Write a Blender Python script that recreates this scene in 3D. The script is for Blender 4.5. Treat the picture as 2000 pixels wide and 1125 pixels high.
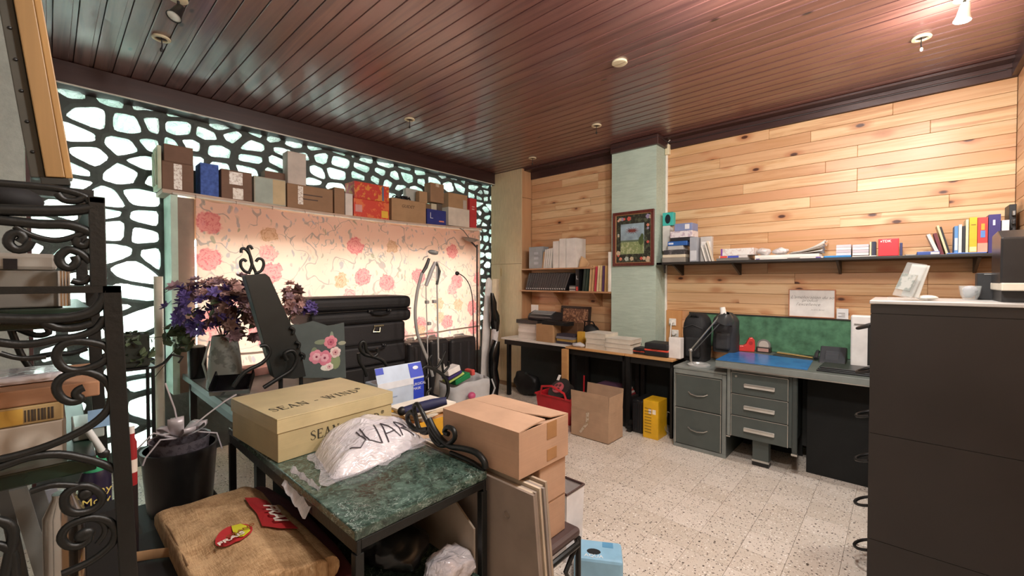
import bpy, bmesh, math, random
from mathutils import Vector, Matrix, noise as mnoise
R = random.Random(7)
PI = math.pi
sc = bpy.context.scene
C = sc.collection
for o in list(bpy.data.objects): bpy.data.objects.remove(o)

# ------------------------------------------------------------------ camera
VX1, VX2, HY, CAMH = 95.0, 1760.0, 548.0, 1.38        # vanishing points and horizon measured in the 2000x1125 photograph
CX, CY = 1000.0, 562.5
FPX = math.sqrt(-(VX1-CX)*(VX2-CX))
AZ = math.atan((VX2-CX)/FPX)
PIT = math.atan((CY-HY)/FPX)
RT = Vector((math.sin(AZ), -math.cos(AZ), 0))
FW = Vector((math.cos(AZ)*math.cos(PIT), math.sin(AZ)*math.cos(PIT), -math.sin(PIT)))
UP = RT.cross(FW)
EYE = Vector((0, 0, CAMH))
cam = bpy.data.cameras.new('camera'); camo = bpy.data.objects.new('camera', cam); C.objects.link(camo)
cam.sensor_fit = 'HORIZONTAL'; cam.sensor_width = 36.0; cam.lens = 36.0*FPX/2000.0; cam.clip_start = 0.02; cam.clip_end = 200
mw = Matrix.Identity(4)
for i in range(3):
    mw[i][0] = RT[i]; mw[i][1] = UP[i]; mw[i][2] = -FW[i]; mw[i][3] = EYE[i]
camo.matrix_world = mw
sc.camera = camo
def ray(x, y): return FW + RT*((x-CX)/FPX) - UP*((y-CY)/FPX)
def PZ(x, y, z): d = ray(x, y); return EYE + d*((z-CAMH)/d.z)
def PX(x, y, X): d = ray(x, y); return EYE + d*(X/d.x)
def PY(x, y, Y): d = ray(x, y); return EYE + d*(Y/d.y)
def proj(p):
    q = Vector(p)-EYE; w = q.dot(FW)
    return CX+FPX*q.dot(RT)/w, CY-FPX*q.dot(UP)/w, w

# ------------------------------------------------------------------ world, lights, exposure
wd = bpy.data.worlds.new('overcast'); sc.world = wd; wd.use_nodes = True
bg = wd.node_tree.nodes['Background']; bg.inputs[0].default_value = (0.95, 1.0, 0.99, 1); bg.inputs[1].default_value = 15.0
sc.view_settings.view_transform = 'Standard'; sc.view_settings.look = 'None'
sc.view_settings.gamma = 1; sc.view_settings.use_curve_mapping = False
sc.view_settings.exposure = 0.90

def lamp(name, loc, power, color=(1, .93, .84), size=.05, spot=None, target=None):
    l = bpy.data.lights.new(name, 'SPOT' if spot else 'POINT')
    l.energy = power; l.color = color; l.shadow_soft_size = size
    if spot: l.spot_size = math.radians(spot); l.spot_blend = .6
    o = bpy.data.objects.new(name, l); C.objects.link(o); o.location = loc
    if target is not None: o.rotation_euler = (Vector(target)-Vector(loc)).to_track_quat('-Z', 'Y').to_euler()
    return o
lamp('spot_or_fill_light', (3.12, -.17, 2.63), 25, (1, .965, .92), .06, 172, (3.12, -.10, 0))
lamp('spot_or_fill_light', (3.12, -.17, 2.63), 13, (1, .965, .92), .06)
lamp('spot_or_fill_light', (.85, .15, 2.62), 48, (1, .965, .92), .10)  # unseen fill lamp added over the trolley
lamp('spot_or_fill_light', (1.95, .35, 2.62), 50, (1, .965, .92), .10)  # second unseen fill lamp, added over the open floor

# ------------------------------------------------------------------ helpers
def lin(h):
    if isinstance(h, str):
        h = h.lstrip('#'); c = [int(h[i:i+2], 16)/255 for i in (0, 2, 4)]
    else: c = h
    return tuple((x/12.92 if x <= .04045 else ((x+.055)/1.055)**2.4) for x in c)+(1,)
class NT:
    def __init__(s, name):
        s.m = bpy.data.materials.new(name); s.m.use_nodes = True; s.t = s.m.node_tree
        s.b = s.t.nodes['Principled BSDF']; s.out = s.t.nodes['Material Output']
    def n(s, typ, props=None, **inp):
        k = s.t.nodes.new(typ)
        for a, b in (props or {}).items(): setattr(k, a, b)
        for a, b in inp.items():
            a = a.replace('_', ' ')
            sock = k.inputs[int(a[1:])] if a[0] == 'i' and a[1:].isdigit() else k.inputs[a]
            if hasattr(b, 'bl_rna') and hasattr(b, 'is_output'): s.t.links.new(b, sock)
            else: sock.default_value = b
        return k
    def set(s, **inp):
        for a, b in inp.items():
            sock = s.b.inputs[a.replace('_', ' ')]
            if hasattr(b, 'is_output'): s.t.links.new(b, sock)
            else: sock.default_value = b
    def math(s, op, a, b=0.0, c=0.0, clamp=False):
        return s.n('ShaderNodeMath', {'operation': op, 'use_clamp': clamp}, i0=a, i1=b, i2=c).outputs[0]
    def mix(s, f, a, b, mode='MIX'):
        k = s.n('ShaderNodeMix', {'data_type': 'RGBA', 'blend_type': mode}, i0=f, i6=a, i7=b); return k.outputs[2]
    def ramp(s, f, stops, interp='LINEAR'):
        k = s.n('ShaderNodeValToRGB', None, Fac=f); e = k.color_ramp; e.interpolation = interp
        while len(e.elements) < len(stops): e.elements.new(.5)
        for el, (p, c) in zip(e.elements, stops): el.position = p; el.color = c
        return k.outputs[0]
    def step(s, v, a, b): return s.n('ShaderNodeMapRange', {'interpolation_type': 'SMOOTHSTEP'}, i0=v, i1=a, i2=b, i3=0.0, i4=1.0).outputs[0]
    def coord(s, scale=(1, 1, 1), kind='Object', rnd=0.0):
        tc = s.n('ShaderNodeTexCoord').outputs[kind]
        if rnd:
            oi = s.n('ShaderNodeObjectInfo').outputs['Random']
            off = s.n('ShaderNodeCombineXYZ', None, X=s.math('MULTIPLY', oi, 37.0*rnd), Y=s.math('MULTIPLY', oi, 71.0*rnd), Z=s.math('MULTIPLY', oi, 53.0*rnd)).outputs[0]
            tc = s.n('ShaderNodeVectorMath', {'operation': 'ADD'}, i0=tc, i1=off).outputs[0]
        return s.n('ShaderNodeMapping', None, Vector=tc, Scale=scale).outputs[0]
    def noise(s, vec, scale, detail=3.0, rough=.55, dist=0.0, out='Fac'):
        return s.n('ShaderNodeTexNoise', None, Vector=vec, Scale=scale, Detail=detail, Roughness=rough, Distortion=dist).outputs[out]
    def bump(s, h, strength=.3, dist=.01):
        return s.n('ShaderNodeBump', None, Height=h, Strength=strength, Distance=dist).outputs[0]
MC = {}
def mat(col, rough=.55, metal=0.0, var=.06, scale=9.0, bump=0.0, bscale=60.0, spec=.5, emit=0.0, coat=0.0, sheen=0.0):
    """plain material: colour with a faint mottling and fine relief"""
    key = ('p', str(col), rough, metal, var, scale, bump, bscale, spec, emit, coat, sheen)
    if key in MC: return MC[key]
    t = NT('plain'); c = lin(col); v = t.coord()
    nz = t.noise(v, scale)
    d = tuple(max(0, x*(1-2.2*var)) for x in c[:3])+(1,); l = tuple(min(1, x*(1+1.5*var)+.002) for x in c[:3])+(1,)
    t.set(Base_Color=t.ramp(nz, [(.3, d), (.7, l)]), Roughness=rough, Metallic=metal)
    t.b.inputs['Specular IOR Level'].default_value = spec
    if coat: t.b.inputs['Coat Weight'].default_value = coat
    if sheen: t.b.inputs['Sheen Weight'].default_value = sheen
    if bump: t.set(Normal=t.bump(t.noise(v, bscale, 4), bump, .004))
    if emit: t.b.inputs['Emission Color'].default_value = c; t.b.inputs['Emission Strength'].default_value = emit
    MC[key] = t.m; return t.m
def T_(x=0, y=0, z=0): return Matrix.Translation((x, y, z))
def RZ(a): return Matrix.Rotation(a, 4, 'Z')
def RX(a): return Matrix.Rotation(a, 4, 'X')
def RY(a): return Matrix.Rotation(a, 4, 'Y')
MAT = {}
def mx(o): return MAT.get(o.name, Matrix.Identity(4)) if o is not None else Matrix.Identity(4)
class MB:
    """collects shapes; vertices are stored in world space (local coordinates go through T)"""
    def __init__(s, T=None):
        s.v = []; s.f = []
        s.T = T if isinstance(T, Matrix) else (mx(T) if T is not None else Matrix.Identity(4))
    def add(s, vs, fs, M=None):
        b = len(s.v); A = s.T @ M if M is not None else s.T
        s.v += [A @ Vector(p) for p in vs]; s.f += [tuple(i+b for i in q) for q in fs]; return s
    def box(s, x0, x1, y0, y1, z0, z1, M=None):
        if x0 > x1: x0, x1 = x1, x0
        if y0 > y1: y0, y1 = y1, y0
        if z0 > z1: z0, z1 = z1, z0
        return s.add([(x0,y0,z0),(x1,y0,z0),(x1,y1,z0),(x0,y1,z0),(x0,y0,z1),(x1,y0,z1),(x1,y1,z1),(x0,y1,z1)],
                     [(0,3,2,1),(4,5,6,7),(0,1,5,4),(1,2,6,5),(2,3,7,6),(3,0,4,7)], M)
    def tube(s, pts, r, n=8, closed=False, M=None, flat=None):
        """round bar through pts; r a number or list; flat=(a,b) makes an oval section a*r by b*r"""
        P = [Vector(p) for p in pts]; k = len(P); rr = r if isinstance(r, (list, tuple)) else [r]*k
        vs = []; fs = []; up = None
        for i in range(k):
            a = P[(i-1) % k] if (closed or i > 0) else P[i]; b = P[(i+1) % k] if (closed or i < k-1) else P[i]
            t = (b-a); t = t.normalized() if t.length > 1e-9 else Vector((0, 0, 1))
            if up is None:
                up = Vector((0, 0, 1)) if abs(t.z) < .9 else Vector((1, 0, 0))
            u = up - t*up.dot(t); u = u.normalized() if u.length > 1e-6 else t.orthogonal().normalized(); up = u
            w = t.cross(u); fa, fb = flat or (1, 1)
            for j in range(n):
                q = 2*PI*j/n
                vs.append(P[i] + u*(math.cos(q)*rr[i]*fa) + w*(math.sin(q)*rr[i]*fb))
        for i in range(k if closed else k-1):
            i2 = (i+1) % k
            for j in range(n):
                j2 = (j+1) % n
                fs.append((i*n+j, i*n+j2, i2*n+j2, i2*n+j))
        if not closed: fs += [tuple(range(n-1, -1, -1)), tuple((k-1)*n+j for j in range(n))]
        return s.add(vs, fs, M)
    def cyl(s, p0, p1, r0, r1=None, n=16, M=None): return s.tube([p0, p1], [r0, r0 if r1 is None else r1], n, M=M)
    def lathe(s, prof, n=20, c=(0, 0, 0), M=None, cap=True):
        vs = []; fs = []
        for (r, z) in prof:
            for j in range(n):
                a = 2*PI*j/n; vs.append((c[0]+r*math.cos(a), c[1]+r*math.sin(a), c[2]+z))
        for i in range(len(prof)-1):
            for j in range(n):
                j2 = (j+1) % n; fs.append((i*n+j, i*n+j2, (i+1)*n+j2, (i+1)*n+j))
        if cap: fs += [tuple(range(n-1, -1, -1)), tuple((len(prof)-1)*n+j for j in range(n))]
        return s.add(vs, fs, M)
    def prism(s, poly, z0, z1, M=None):
        n = len(poly)
        vs = [(p[0], p[1], z0) for p in poly]+[(p[0], p[1], z1) for p in poly]
        fs = [tuple(range(n-1, -1, -1)), tuple(range(n, 2*n))]+[(i, (i+1) % n, n+(i+1) % n, n+i) for i in range(n)]
        return s.add(vs, fs, M)
    def ell(s, c, rx, ry, rz, nu=14, nv=8, M=None):
        vs = [(c[0], c[1], c[2]-rz)]; fs = []
        for i in range(1, nv):
            a = -PI/2+PI*i/nv
            for j in range(nu):
                b = 2*PI*j/nu; vs.append((c[0]+rx*math.cos(a)*math.cos(b), c[1]+ry*math.cos(a)*math.sin(b), c[2]+rz*math.sin(a)))
        vs.append((c[0], c[1], c[2]+rz)); L = len(vs)-1
        for j in range(nu):
            j2 = (j+1) % nu; fs.append((0, 1+j2, 1+j)); fs.append((L, L-nu+j, L-nu+j2))
            for i in range(nv-2): fs.append((1+i*nu+j, 1+i*nu+j2, 1+(i+1)*nu+j2, 1+(i+1)*nu+j))
        return s.add(vs, fs, M)
    def grid(s, fn, nu, nv, M=None):
        vs = [fn(i/nu, j/nv) for j in range(nv+1) for i in range(nu+1)]
        fs = [(j*(nu+1)+i, j*(nu+1)+i+1, (j+1)*(nu+1)+i+1, (j+1)*(nu+1)+i) for j in range(nv) for i in range(nu)]
        return s.add(vs, fs, M)
    def wob(s, amp, scale=8.0, seed=0.0):
        for p in s.v:
            d = mnoise.noise_vector(p*scale+Vector((seed, seed*1.7, seed*.3))); p += d*amp
        return s
    def build(s, name, m, parent=None, smooth=False, bevel=0.0, solid=0.0, sub=0, ang=40, seg=2):
        me = bpy.data.meshes.new(name)
        if parent is None:
            xs = [p.x for p in s.v]; ys = [p.y for p in s.v]; zs = [p.z for p in s.v]
            A = Matrix.Translation(((min(xs)+max(xs))/2, (min(ys)+max(ys))/2, min(zs)))
        else: A = mx(parent)
        I = A.inverted()
        me.from_pydata([I @ p for p in s.v], [], s.f)
        bm = bmesh.new(); bm.from_mesh(me); bmesh.ops.recalc_face_normals(bm, faces=bm.faces); bm.to_mesh(me); bm.free()
        if smooth:
            for p in me.polygons: p.use_smooth = True
            me.set_sharp_from_angle(angle=math.radians(ang))
        me.materials.append(m)
        o = bpy.data.objects.new(name, me); C.objects.link(o)
        if parent is not None: o.parent = parent
        else: o.location = A.translation
        MAT[o.name] = A
        if solid:
            k = o.modifiers.new('thickness', 'SOLIDIFY'); k.thickness = solid; k.offset = 0
        if bevel:
            k = o.modifiers.new('edge', 'BEVEL'); k.width = bevel; k.segments = seg; k.limit_method = 'ANGLE'; k.angle_limit = math.radians(35)
        if sub:
            k = o.modifiers.new('smooth', 'SUBSURF'); k.levels = sub; k.render_levels = sub
            for p in me.polygons: p.use_smooth = True
        return o
def tag(o, label, cat, group=None):
    o['label'] = label; o['category'] = cat
    if group: o['group'] = group
    return o
def struct(o): o['kind'] = 'structure'; return o
def stuff(o): o['kind'] = 'stuff'; return o
def thing(name, label, cat, loc=(0, 0, 0), rz=0.0, group=None, M=None):
    o = bpy.data.objects.new(name, None); C.objects.link(o); o.empty_display_size = .05
    A = M if M is not None else T_(*loc) @ RZ(rz)
    o.matrix_world = A; MAT[o.name] = A
    return tag(o, label, cat, group)
def text(s, size, m, M, parent, name='lettering', depth=.0006, align='CENTER', bold=0.0, sx=1.0, shear=0.0):
    cu = bpy.data.curves.new('t', 'FONT'); cu.body = s; cu.size = size; cu.extrude = depth; cu.align_x = align; cu.align_y = 'CENTER'
    cu.offset = bold; cu.shear = shear; cu.resolution_u = 3
    o = bpy.data.objects.new('t', cu); C.objects.link(o)
    me = bpy.data.meshes.new_from_object(o); bpy.data.objects.remove(o); bpy.data.curves.remove(cu)
    A = mx(parent).inverted() @ M @ Matrix.Diagonal((sx, 1, 1, 1))
    me.transform(A); me.materials.clear(); me.materials.append(m)
    k = bpy.data.objects.new(name, me); C.objects.link(k); k.parent = parent
    return k
def faceM(o, xdir, ydir):
    """matrix whose xy plane is the print plane at o"""
    x = Vector(xdir).normalized(); y = Vector(ydir); y = (y-x*y.dot(x)).normalized(); z = x.cross(y); A = Matrix.Identity(4)
    for i in range(3): A[i][0] = x[i]; A[i][1] = y[i]; A[i][2] = z[i]; A[i][3] = o[i]
    return A
def copy_tree(o, parent=None, world=None):
    c = o.copy(); C.objects.link(c)
    if parent is not None: c.parent = parent
    if world is not None: c.matrix_world = world; MAT[c.name] = world
    for ch in o.children: copy_tree(ch, c)
    return c
# ------------------------------------------------------------------ surface materials
def m_pine(axis=1, dark=False):
    t = NT('pine_boards'); sca = [26, 26, 26]; sca[axis] = 1.3
    v = t.coord(tuple(sca), rnd=1.0); fine = [150, 150, 150]; fine[axis] = 3
    v2 = t.coord(tuple(fine), rnd=1.0); kn = [11, 11, 11]; kn[axis] = 5.5; kn[0 if axis == 1 else 1] = 0
    v3 = t.coord(tuple(kn), rnd=1.0)
    g = t.noise(v, .55, 4, .6, 1.6); g2 = t.noise(v2, 1.0, 2)
    oi = t.n('ShaderNodeObjectInfo').outputs['Random']
    a = t.ramp(oi, [(0, lin('#cfa47c')), (.3, lin('#dfc096')), (.5, lin('#d3a980')), (.75, lin('#c4926c')), (1, lin('#dcb88c'))])
    b = t.ramp(oi, [(0, lin('#bd8d63')), (.5, lin('#c99d6f')), (1, lin('#b58359'))])
    col = t.mix(t.step(g, .42, .68), a, b)
    col = t.mix(t.math('MULTIPLY', t.step(g2, .5, .8), .22), col, lin('#a0734e'))
    vo = t.n('ShaderNodeTexVoronoi', None, Vector=v3, Scale=.75); d = vo.outputs['Distance']
    sel = t.step(t.n('ShaderNodeSeparateColor', None, Color=vo.outputs['Color']).outputs[0],   .6, .62)
    k1 = t.math('MULTIPLY', t.math('SUBTRACT', 1.0, t.step(d, .075, .15)), sel)
    k2 = t.math('MULTIPLY', t.math('SUBTRACT', 1.0, t.step(d, .12, .42)), sel)
    col = t.mix(t.math('MULTIPLY', k2, .6), col, lin('#a8643a')); col = t.mix(k1, col, lin('#4e2a1c'))
    t.set(Base_Color=col, Roughness=.36, Normal=t.bump(g, .12, .003)); t.b.inputs['Specular IOR Level'].default_value = .4
    return t.m
def m_mahog():
    t = NT('varnished_ceiling_boards'); v = t.coord((24, 1.1, 24), rnd=1.0); v2 = t.coord((10, 4, 0), rnd=1.0)
    g = t.noise(v, .6, 4, .6, 1.4); oi = t.n('ShaderNodeObjectInfo').outputs['Random']
    a = t.ramp(oi, [(0, lin('#6a4742')), (.5, lin('#7a524b')), (1, lin('#704a45'))])
    col = t.mix(t.step(g, .4, .7), a, lin('#573635'))
    vo = t.n('ShaderNodeTexVoronoi', None, Vector=v2, Scale=.8)
    sel = t.step(t.n('ShaderNodeSeparateColor', None, Color=vo.outputs['Color']).outputs[0], .6, .62)
    k1 = t.math('MULTIPLY', t.math('SUBTRACT', 1.0, t.step(vo.outputs['Distance'], .04, .12)), sel)
    col = t.mix(k1, col, lin('#23110f'))
    wv = t.noise(t.coord((7, .9, 7), rnd=1.0), 1.0, 3)
    t.set(Base_Color=col, Roughness=t.n('ShaderNodeMapRange', None, i0=g, i1=0.0, i2=1.0, i3=.26, i4=.42).outputs[0], Normal=t.bump(wv, .22, .006))
    t.b.inputs['Specular IOR Level'].default_value = .7; t.b.inputs['Coat Weight'].default_value = .7; t.b.inputs['Coat Roughness'].default_value = .17
    return t.m
def m_terrazzo():
    t = NT('terrazzo'); v = t.coord((1, 1, 1), rnd=.5)
    big = t.noise(v, 6, 4)
    base = t.ramp(big, [(.3, lin('#cfc4b6')), (.7, lin('#e0d6ca'))])
    oi = t.n('ShaderNodeObjectInfo').outputs['Random']
    base = t.mix(.5, base, t.ramp(oi, [(0, lin('#cabfb0')), (1, lin('#e2d9ce'))]))
    for sc_, thr, colr in ((75, .18, '#6a6057'), (48, .155, '#51473f'), (110, .2, '#b3a493'), (60, .18, '#f1ece4')):
        w = t.n('ShaderNodeVectorMath', {'operation': 'ADD'}, i0=t.coord((1, 1, 1), rnd=.5+sc_*.01), i1=t.n('ShaderNodeVectorMath', {'operation': 'SCALE'}, i0=t.noise(v, 40, 2, out='Color'), Scale=.012).outputs[0]).outputs[0]
        vo = t.n('ShaderNodeTexVoronoi', None, Vector=w, Scale=float(sc_))
        cc = t.n('ShaderNodeSeparateColor', None, Color=vo.outputs['Color']).outputs[1]
        r = t.math('MULTIPLY', cc, thr*1.8)
        f = t.math('MULTIPLY', t.math('LESS_THAN', vo.outputs['Distance'], r), t.step(cc, .30, .36))
        base = t.mix(f, base, lin(colr))
    t.set(Base_Color=base, Roughness=.42); return t.m
def m_plaster(col, bump=.5, sc_=35.0, stretch=(1, 1, 1), rough=.85):
    t = NT('wall_covering'); c = lin(col); v = t.coord(stretch); n1 = t.noise(v, sc_, 5, .65); n2 = t.noise(t.coord(), 3, 3)
    f = t.math('ADD', t.math('MULTIPLY', n1, .6), t.math('MULTIPLY', n2, .4))
    t.set(Base_Color=t.ramp(f, [(.3, tuple(x*.78 for x in c[:3])+(1,)), (.7, tuple(min(1, x*1.1) for x in c[:3])+(1,))]), Roughness=rough, Normal=t.bump(n1, bump, .006))
    return t.m
def m_wood(c1, c2, axis=0, sc_=20.0, rough=.5, knots=False):
    key = ('w', c1, c2, axis, sc_, rough)
    if key in MC: return MC[key]
    t = NT('wood'); s = [sc_]*3; s[axis] = sc_*.06; v = t.coord(tuple(s)); g = t.noise(v, 1, 4, .6, .8)
    t.set(Base_Color=t.ramp(g, [(.3, lin(c1)), (.68, lin(c2))]), Roughness=rough, Normal=t.bump(g, .1, .002)); MC[key] = t.m; return t.m
PINE = m_pine(1); PINEX = m_pine(0); MAHOG = m_mahog(); TERR = m_terrazzo()
DARKTRIM = m_wood('#33201f', '#48302c', 1, 18, .32)
DARKBEAM = m_wood('#2a1817', '#3b2422', 0, 18, .35)
WHITEP = mat('#e6e3dc', .5); 
# room limits in metres
WB, WA, YR, XL, ZC = 4.25, 4.15, -.54, -.62, 2.80
# ------------------------------------------------------------------ floor
fl = struct(MB().box(XL-.1, WB+.1, YR-.1, WA+.1, -.12, -.008).build('floor', mat('#a79c90', .8)))
tile_mesh = None; far = MB(); seen = []
for i in range(-4, 22):
    for j in range(-3, 21):
        x, y = i*.2, j*.2
        if x < XL or x+.2 > WB+.05 or y < YR-.1 or y+.2 > WA+.05: continue
        px, py, w = proj((x+.1, y+.1, 0))
        if w > .3 and 1040 < px < 2010 and 730 < py < 1250 and not (px < 1100 and py > 900): seen.append((x, y, w))
        else: far.box(x+.0008, x+.1992, y+.0008, y+.1992, -.012, 0)
seen.sort(key=lambda q: q[2])
for q in seen[300:]: far.box(q[0]+.0008, q[0]+.1992, q[1]+.0008, q[1]+.1992, -.012, 0)
for k, (x, y, w) in enumerate(seen[:300]):
    if k == 0:
        o = MB(T_(x, y, 0)).box(.0008, .1992, .0008, .1992, -.012, 0).build('floor_tile', TERR, fl)
        o.data.transform(T_(-x, -y, 0) @ mx(fl)); tile_mesh = o.data
    else: o = bpy.data.objects.new('floor_tile', tile_mesh); C.objects.link(o); o.parent = fl
    o.location = mx(fl).inverted() @ Vector((x, y, 0))
stuff(far.build('floor_tiling', TERR, fl))
# ------------------------------------------------------------------ ceiling of varnished boards
ce = struct(MB().box(XL-.1, WB+.1, YR-.1, WA+.15, ZC+.014, ZC+.14).build('ceiling', mat('#241412', .7)))
pit = .0935; y0, y1 = YR, 4.03
pm = None; k = 0; x = XL
while x < WB-.06:
    if pm is None:
        m = MB(); prof = [(0, .012), (0, .001), (.002, 0), (.068, 0), (.0705, .0035), (.0895, .0035), (.0905, .012)]
        n = len(prof); vs = [(a, y0, b) for a, b in prof]+[(a, y1, b) for a, b in prof]
        m.add(vs, [tuple(range(n)), tuple(range(2*n-1, n-1, -1))]+[(i, n+i, n+(i+1) % n, (i+1) % n) for i in range(n)])
        o = m.build('ceiling_board', MAHOG, ce); o.data.transform(mx(ce)); pm = o.data
    else: o = bpy.data.objects.new('ceiling_board', pm); C.objects.link(o); o.parent = ce
    o.location = mx(ce).inverted() @ Vector((x, 0, ZC)); x += pit
# ------------------------------------------------------------------ pine wall (far right) with fascia
wb = struct(MB().box(WB, WB+.12, YR-.1, WA+.15, -.1, ZC+.1).build('wall_far', mat('#8a6a48', .8)))
ROW = .0895; BASE = {}
def board(L, m, parent, loc, ax):
    key = (round(L, 2), ax)
    if key not in BASE:
        a = MB(); h = ROW
        prof = [(0, .0), (0, .003), (.0025, .0), (.0025, .0)]
        if ax == 1: a.box(-.012, 0, 0, L-.0012, .0009, h-.0009)
        else: a.box(0, L-.0012, 0, .012, .0009, h-.0009)
        o = a.build('pine_board', m, parent); o.data.transform(mx(parent)); BASE[key] = o.data
        b = o.modifiers.new('edge', 'BEVEL'); b.width = .002; b.segments = 1
    else:
        o = bpy.data.objects.new('pine_board', BASE[key]); C.objects.link(o); o.parent = parent
        b = o.modifiers.new('edge', 'BEVEL'); b.width = .002; b.segments = 1
    o.location = mx(parent).inverted() @ Vector(loc); return o
rr = random.Random(3)
def courses(segments, m, parent, ztop, zlow):
    z = ztop-ROW
    while z > zlow:
        for (a, b) in segments:
            p = a; first = True
            while p < b-.02:
                L = round(rr.choice([.5, .8, 1.1, 1.4, 1.7, 2.0])*(rr.uniform(.3, 1) if first else 1), 1); L = max(.3, L)
                if p+L > b-.25: L = b-p
                board(L, m, parent, (WB-.0005, p, z), 1); p += L; first = False
        z -= ROW
courses([(YR+.001, 1.765)], PINE, wb, 2.695, .35)
courses([(2.256, 3.54)], PINE, wb, 2.695, .35)
struct(MB().box(WB-.03, WB, YR, 1.78, 2.696, ZC).box(WB-.14, WB-.03, YR, 1.78, ZC-.022, ZC-.002).box(WB-.05, WB-.03, YR, 1.78, ZC-.05, ZC-.02).build('trim_1', DARKTRIM, bevel=.004))
struct(MB().box(WB-.03, WB, 2.256, 3.54, 2.68, ZC).box(WB-.16, WB-.03, 2.256, 3.54, ZC-.03, ZC-.002).build('trim_2', DARKTRIM, bevel=.004))
# right wall (a sliver shows) and the two walls behind the camera
wr = struct(MB().box(XL-.1, WB+.1, YR-.12, YR-.013, -.1, ZC+.1).build('wall_right', mat('#a07a52', .7)))
z = 2.70-ROW
while z > .9:
    L = rr.choice([.7, .9, 1.1])
    board(L, PINEX, wr, (WB-.02-L, YR-.012, z), 0); board(1.2, PINEX, wr, (WB-.02-L-1.2, YR-.012, z), 0); z -= ROW
struct(MB().box(2.6, WB-.03, YR, YR+.03, 2.70, ZC).build('trim_3', DARKTRIM))
struct(MB().box(XL-.12, XL, YR-.1, WA+.1, -.1, ZC+.1).build('wall_left', m_plaster('#c9c4ba', .4)))
# plaster pillar at the left edge, brown door post and glazed door beyond it
struct(MB().box(XL, PY(46, 300, 3.3).x, 3.3, 3.55, 0, ZC).build('wall_return', m_plaster('#a9b0aa', .7, 28)))
dr = struct(MB().box(PY(48, 300, 4.0).x-.01, PY(58, 300, 4.0).x, 3.98, 4.06, 0, 2.75).build('door_1', mat('#4a2422', .5)))
# ------------------------------------------------------------------ cupboard in the corner
CUPX, CUPY = 4.047, 3.545
t = thing('corner_cupboard', 'tall pale beige panelled cupboard reaching the ceiling in the room corner', 'cupboard', (4.14, 3.8, 0))
CUP = m_plaster('#cdb692', .15, 22, (3, 3, .4), .55); CUP2 = m_wood('#b88c66', '#c79c74', 2, 14, .5)
m = MB(); m.box(CUPX+.014, WB-.005, CUPY+.014, 4.09, 0, 2.735); m.build('body', mat('#8f7152', .7), t)
zc = PX(1000, 515, CUPX).z
ym = PX(978, 700, CUPX).y
m = MB(); m.box(CUPX, CUPX+.014, CUPY, 4.02, zc, ZC-.003); m.box(CUPX, CUPX+.014, 4.02, 4.09, zc, 2.65); m.build('front_panel', CUP, t, bevel=.002)
for a, b in ((CUPY, ym-.002), (ym+.002, 4.09)):
    d = MB().box(CUPX, CUPX+.014, a, b, .06, zc-.004).build('door', CUP, t, bevel=.002)
    if a == CUPY:
        MB().tube([(CUPX-.012, ym-.018, zc-.06), (CUPX-.016, ym-.018, zc-.11), (CUPX-.012, ym-.018, zc-.16)], .004, 8).build('handle', mat('#a98a4e', .3, .8), d, True)
zs = PX(1023, 384, CUPX).z
MB().box(CUPX+.014, WB-.005, CUPY, CUPY+.014, zs+.002, ZC-.003).build('side_panel', CUP2, t, bevel=.002)
MB().box(CUPX+.014, WB-.005, CUPY, CUPY+.014, .06, zs-.002).build('side_panel', CUP2, t, bevel=.002)
MB().box(CUPX+.02, WB-.01, CUPY+.02, 4.08, 0, .06).build('plinth', mat('#3d3027', .7), t)
# ------------------------------------------------------------------ column with green covering
COLX, COLY0, COLY1 = 4.009, 1.768, 2.252
struct(MB().box(COLX, WB-.001, COLY0, COLY1, 0, 2.70).build('column', m_plaster('#b3c4b6', .55, 30, (1, .25, 2.2))))
struct(MB().box(COLX-.035, WB, COLY0-.03, COLY1, 2.70, ZC-.004).build('trim_4', DARKTRIM, bevel=.006))
struct(MB().box(WB-.035, WB-.013, COLY0-.022, COLY0-.002, .55, 2.67).build('trim_5', mat('#ece8df', .4), bevel=.003))
o = MB().box(WB-.06, WB-.014, COLY0-.05, COLY0-.004, 2.64, 2.74)
t = thing('junction_box', 'small cream plastic junction box where the green column meets the ceiling trim', 'junction box', (WB-.04, COLY0-.03, 2.64))
o.build('housing', mat('#e4d6b4', .45), t, bevel=.006)
MB().tube([(WB-.04, COLY0-.03, 2.74), (WB-.045, COLY0-.035, 2.765), (WB-.06, COLY0-.07, 2.79)], .005, 8).build('cable', mat('#dcd6c8', .4), t, True)
MB().tube([(COLX-.04, COLY1-.02, 2.745), (COLX-.045, COLY0+.05, 2.765), (COLX-.03, COLY0-.03, 2.77), (WB-.06, COLY0-.04, 2.755), (WB-.036, COLY0-.15, 2.75), (WB-.036, .5, 2.748), (WB-.036, YR+.05, 2.75)], .005, 8).build('cable', mat('#2c2124', .4), t, True)
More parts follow.
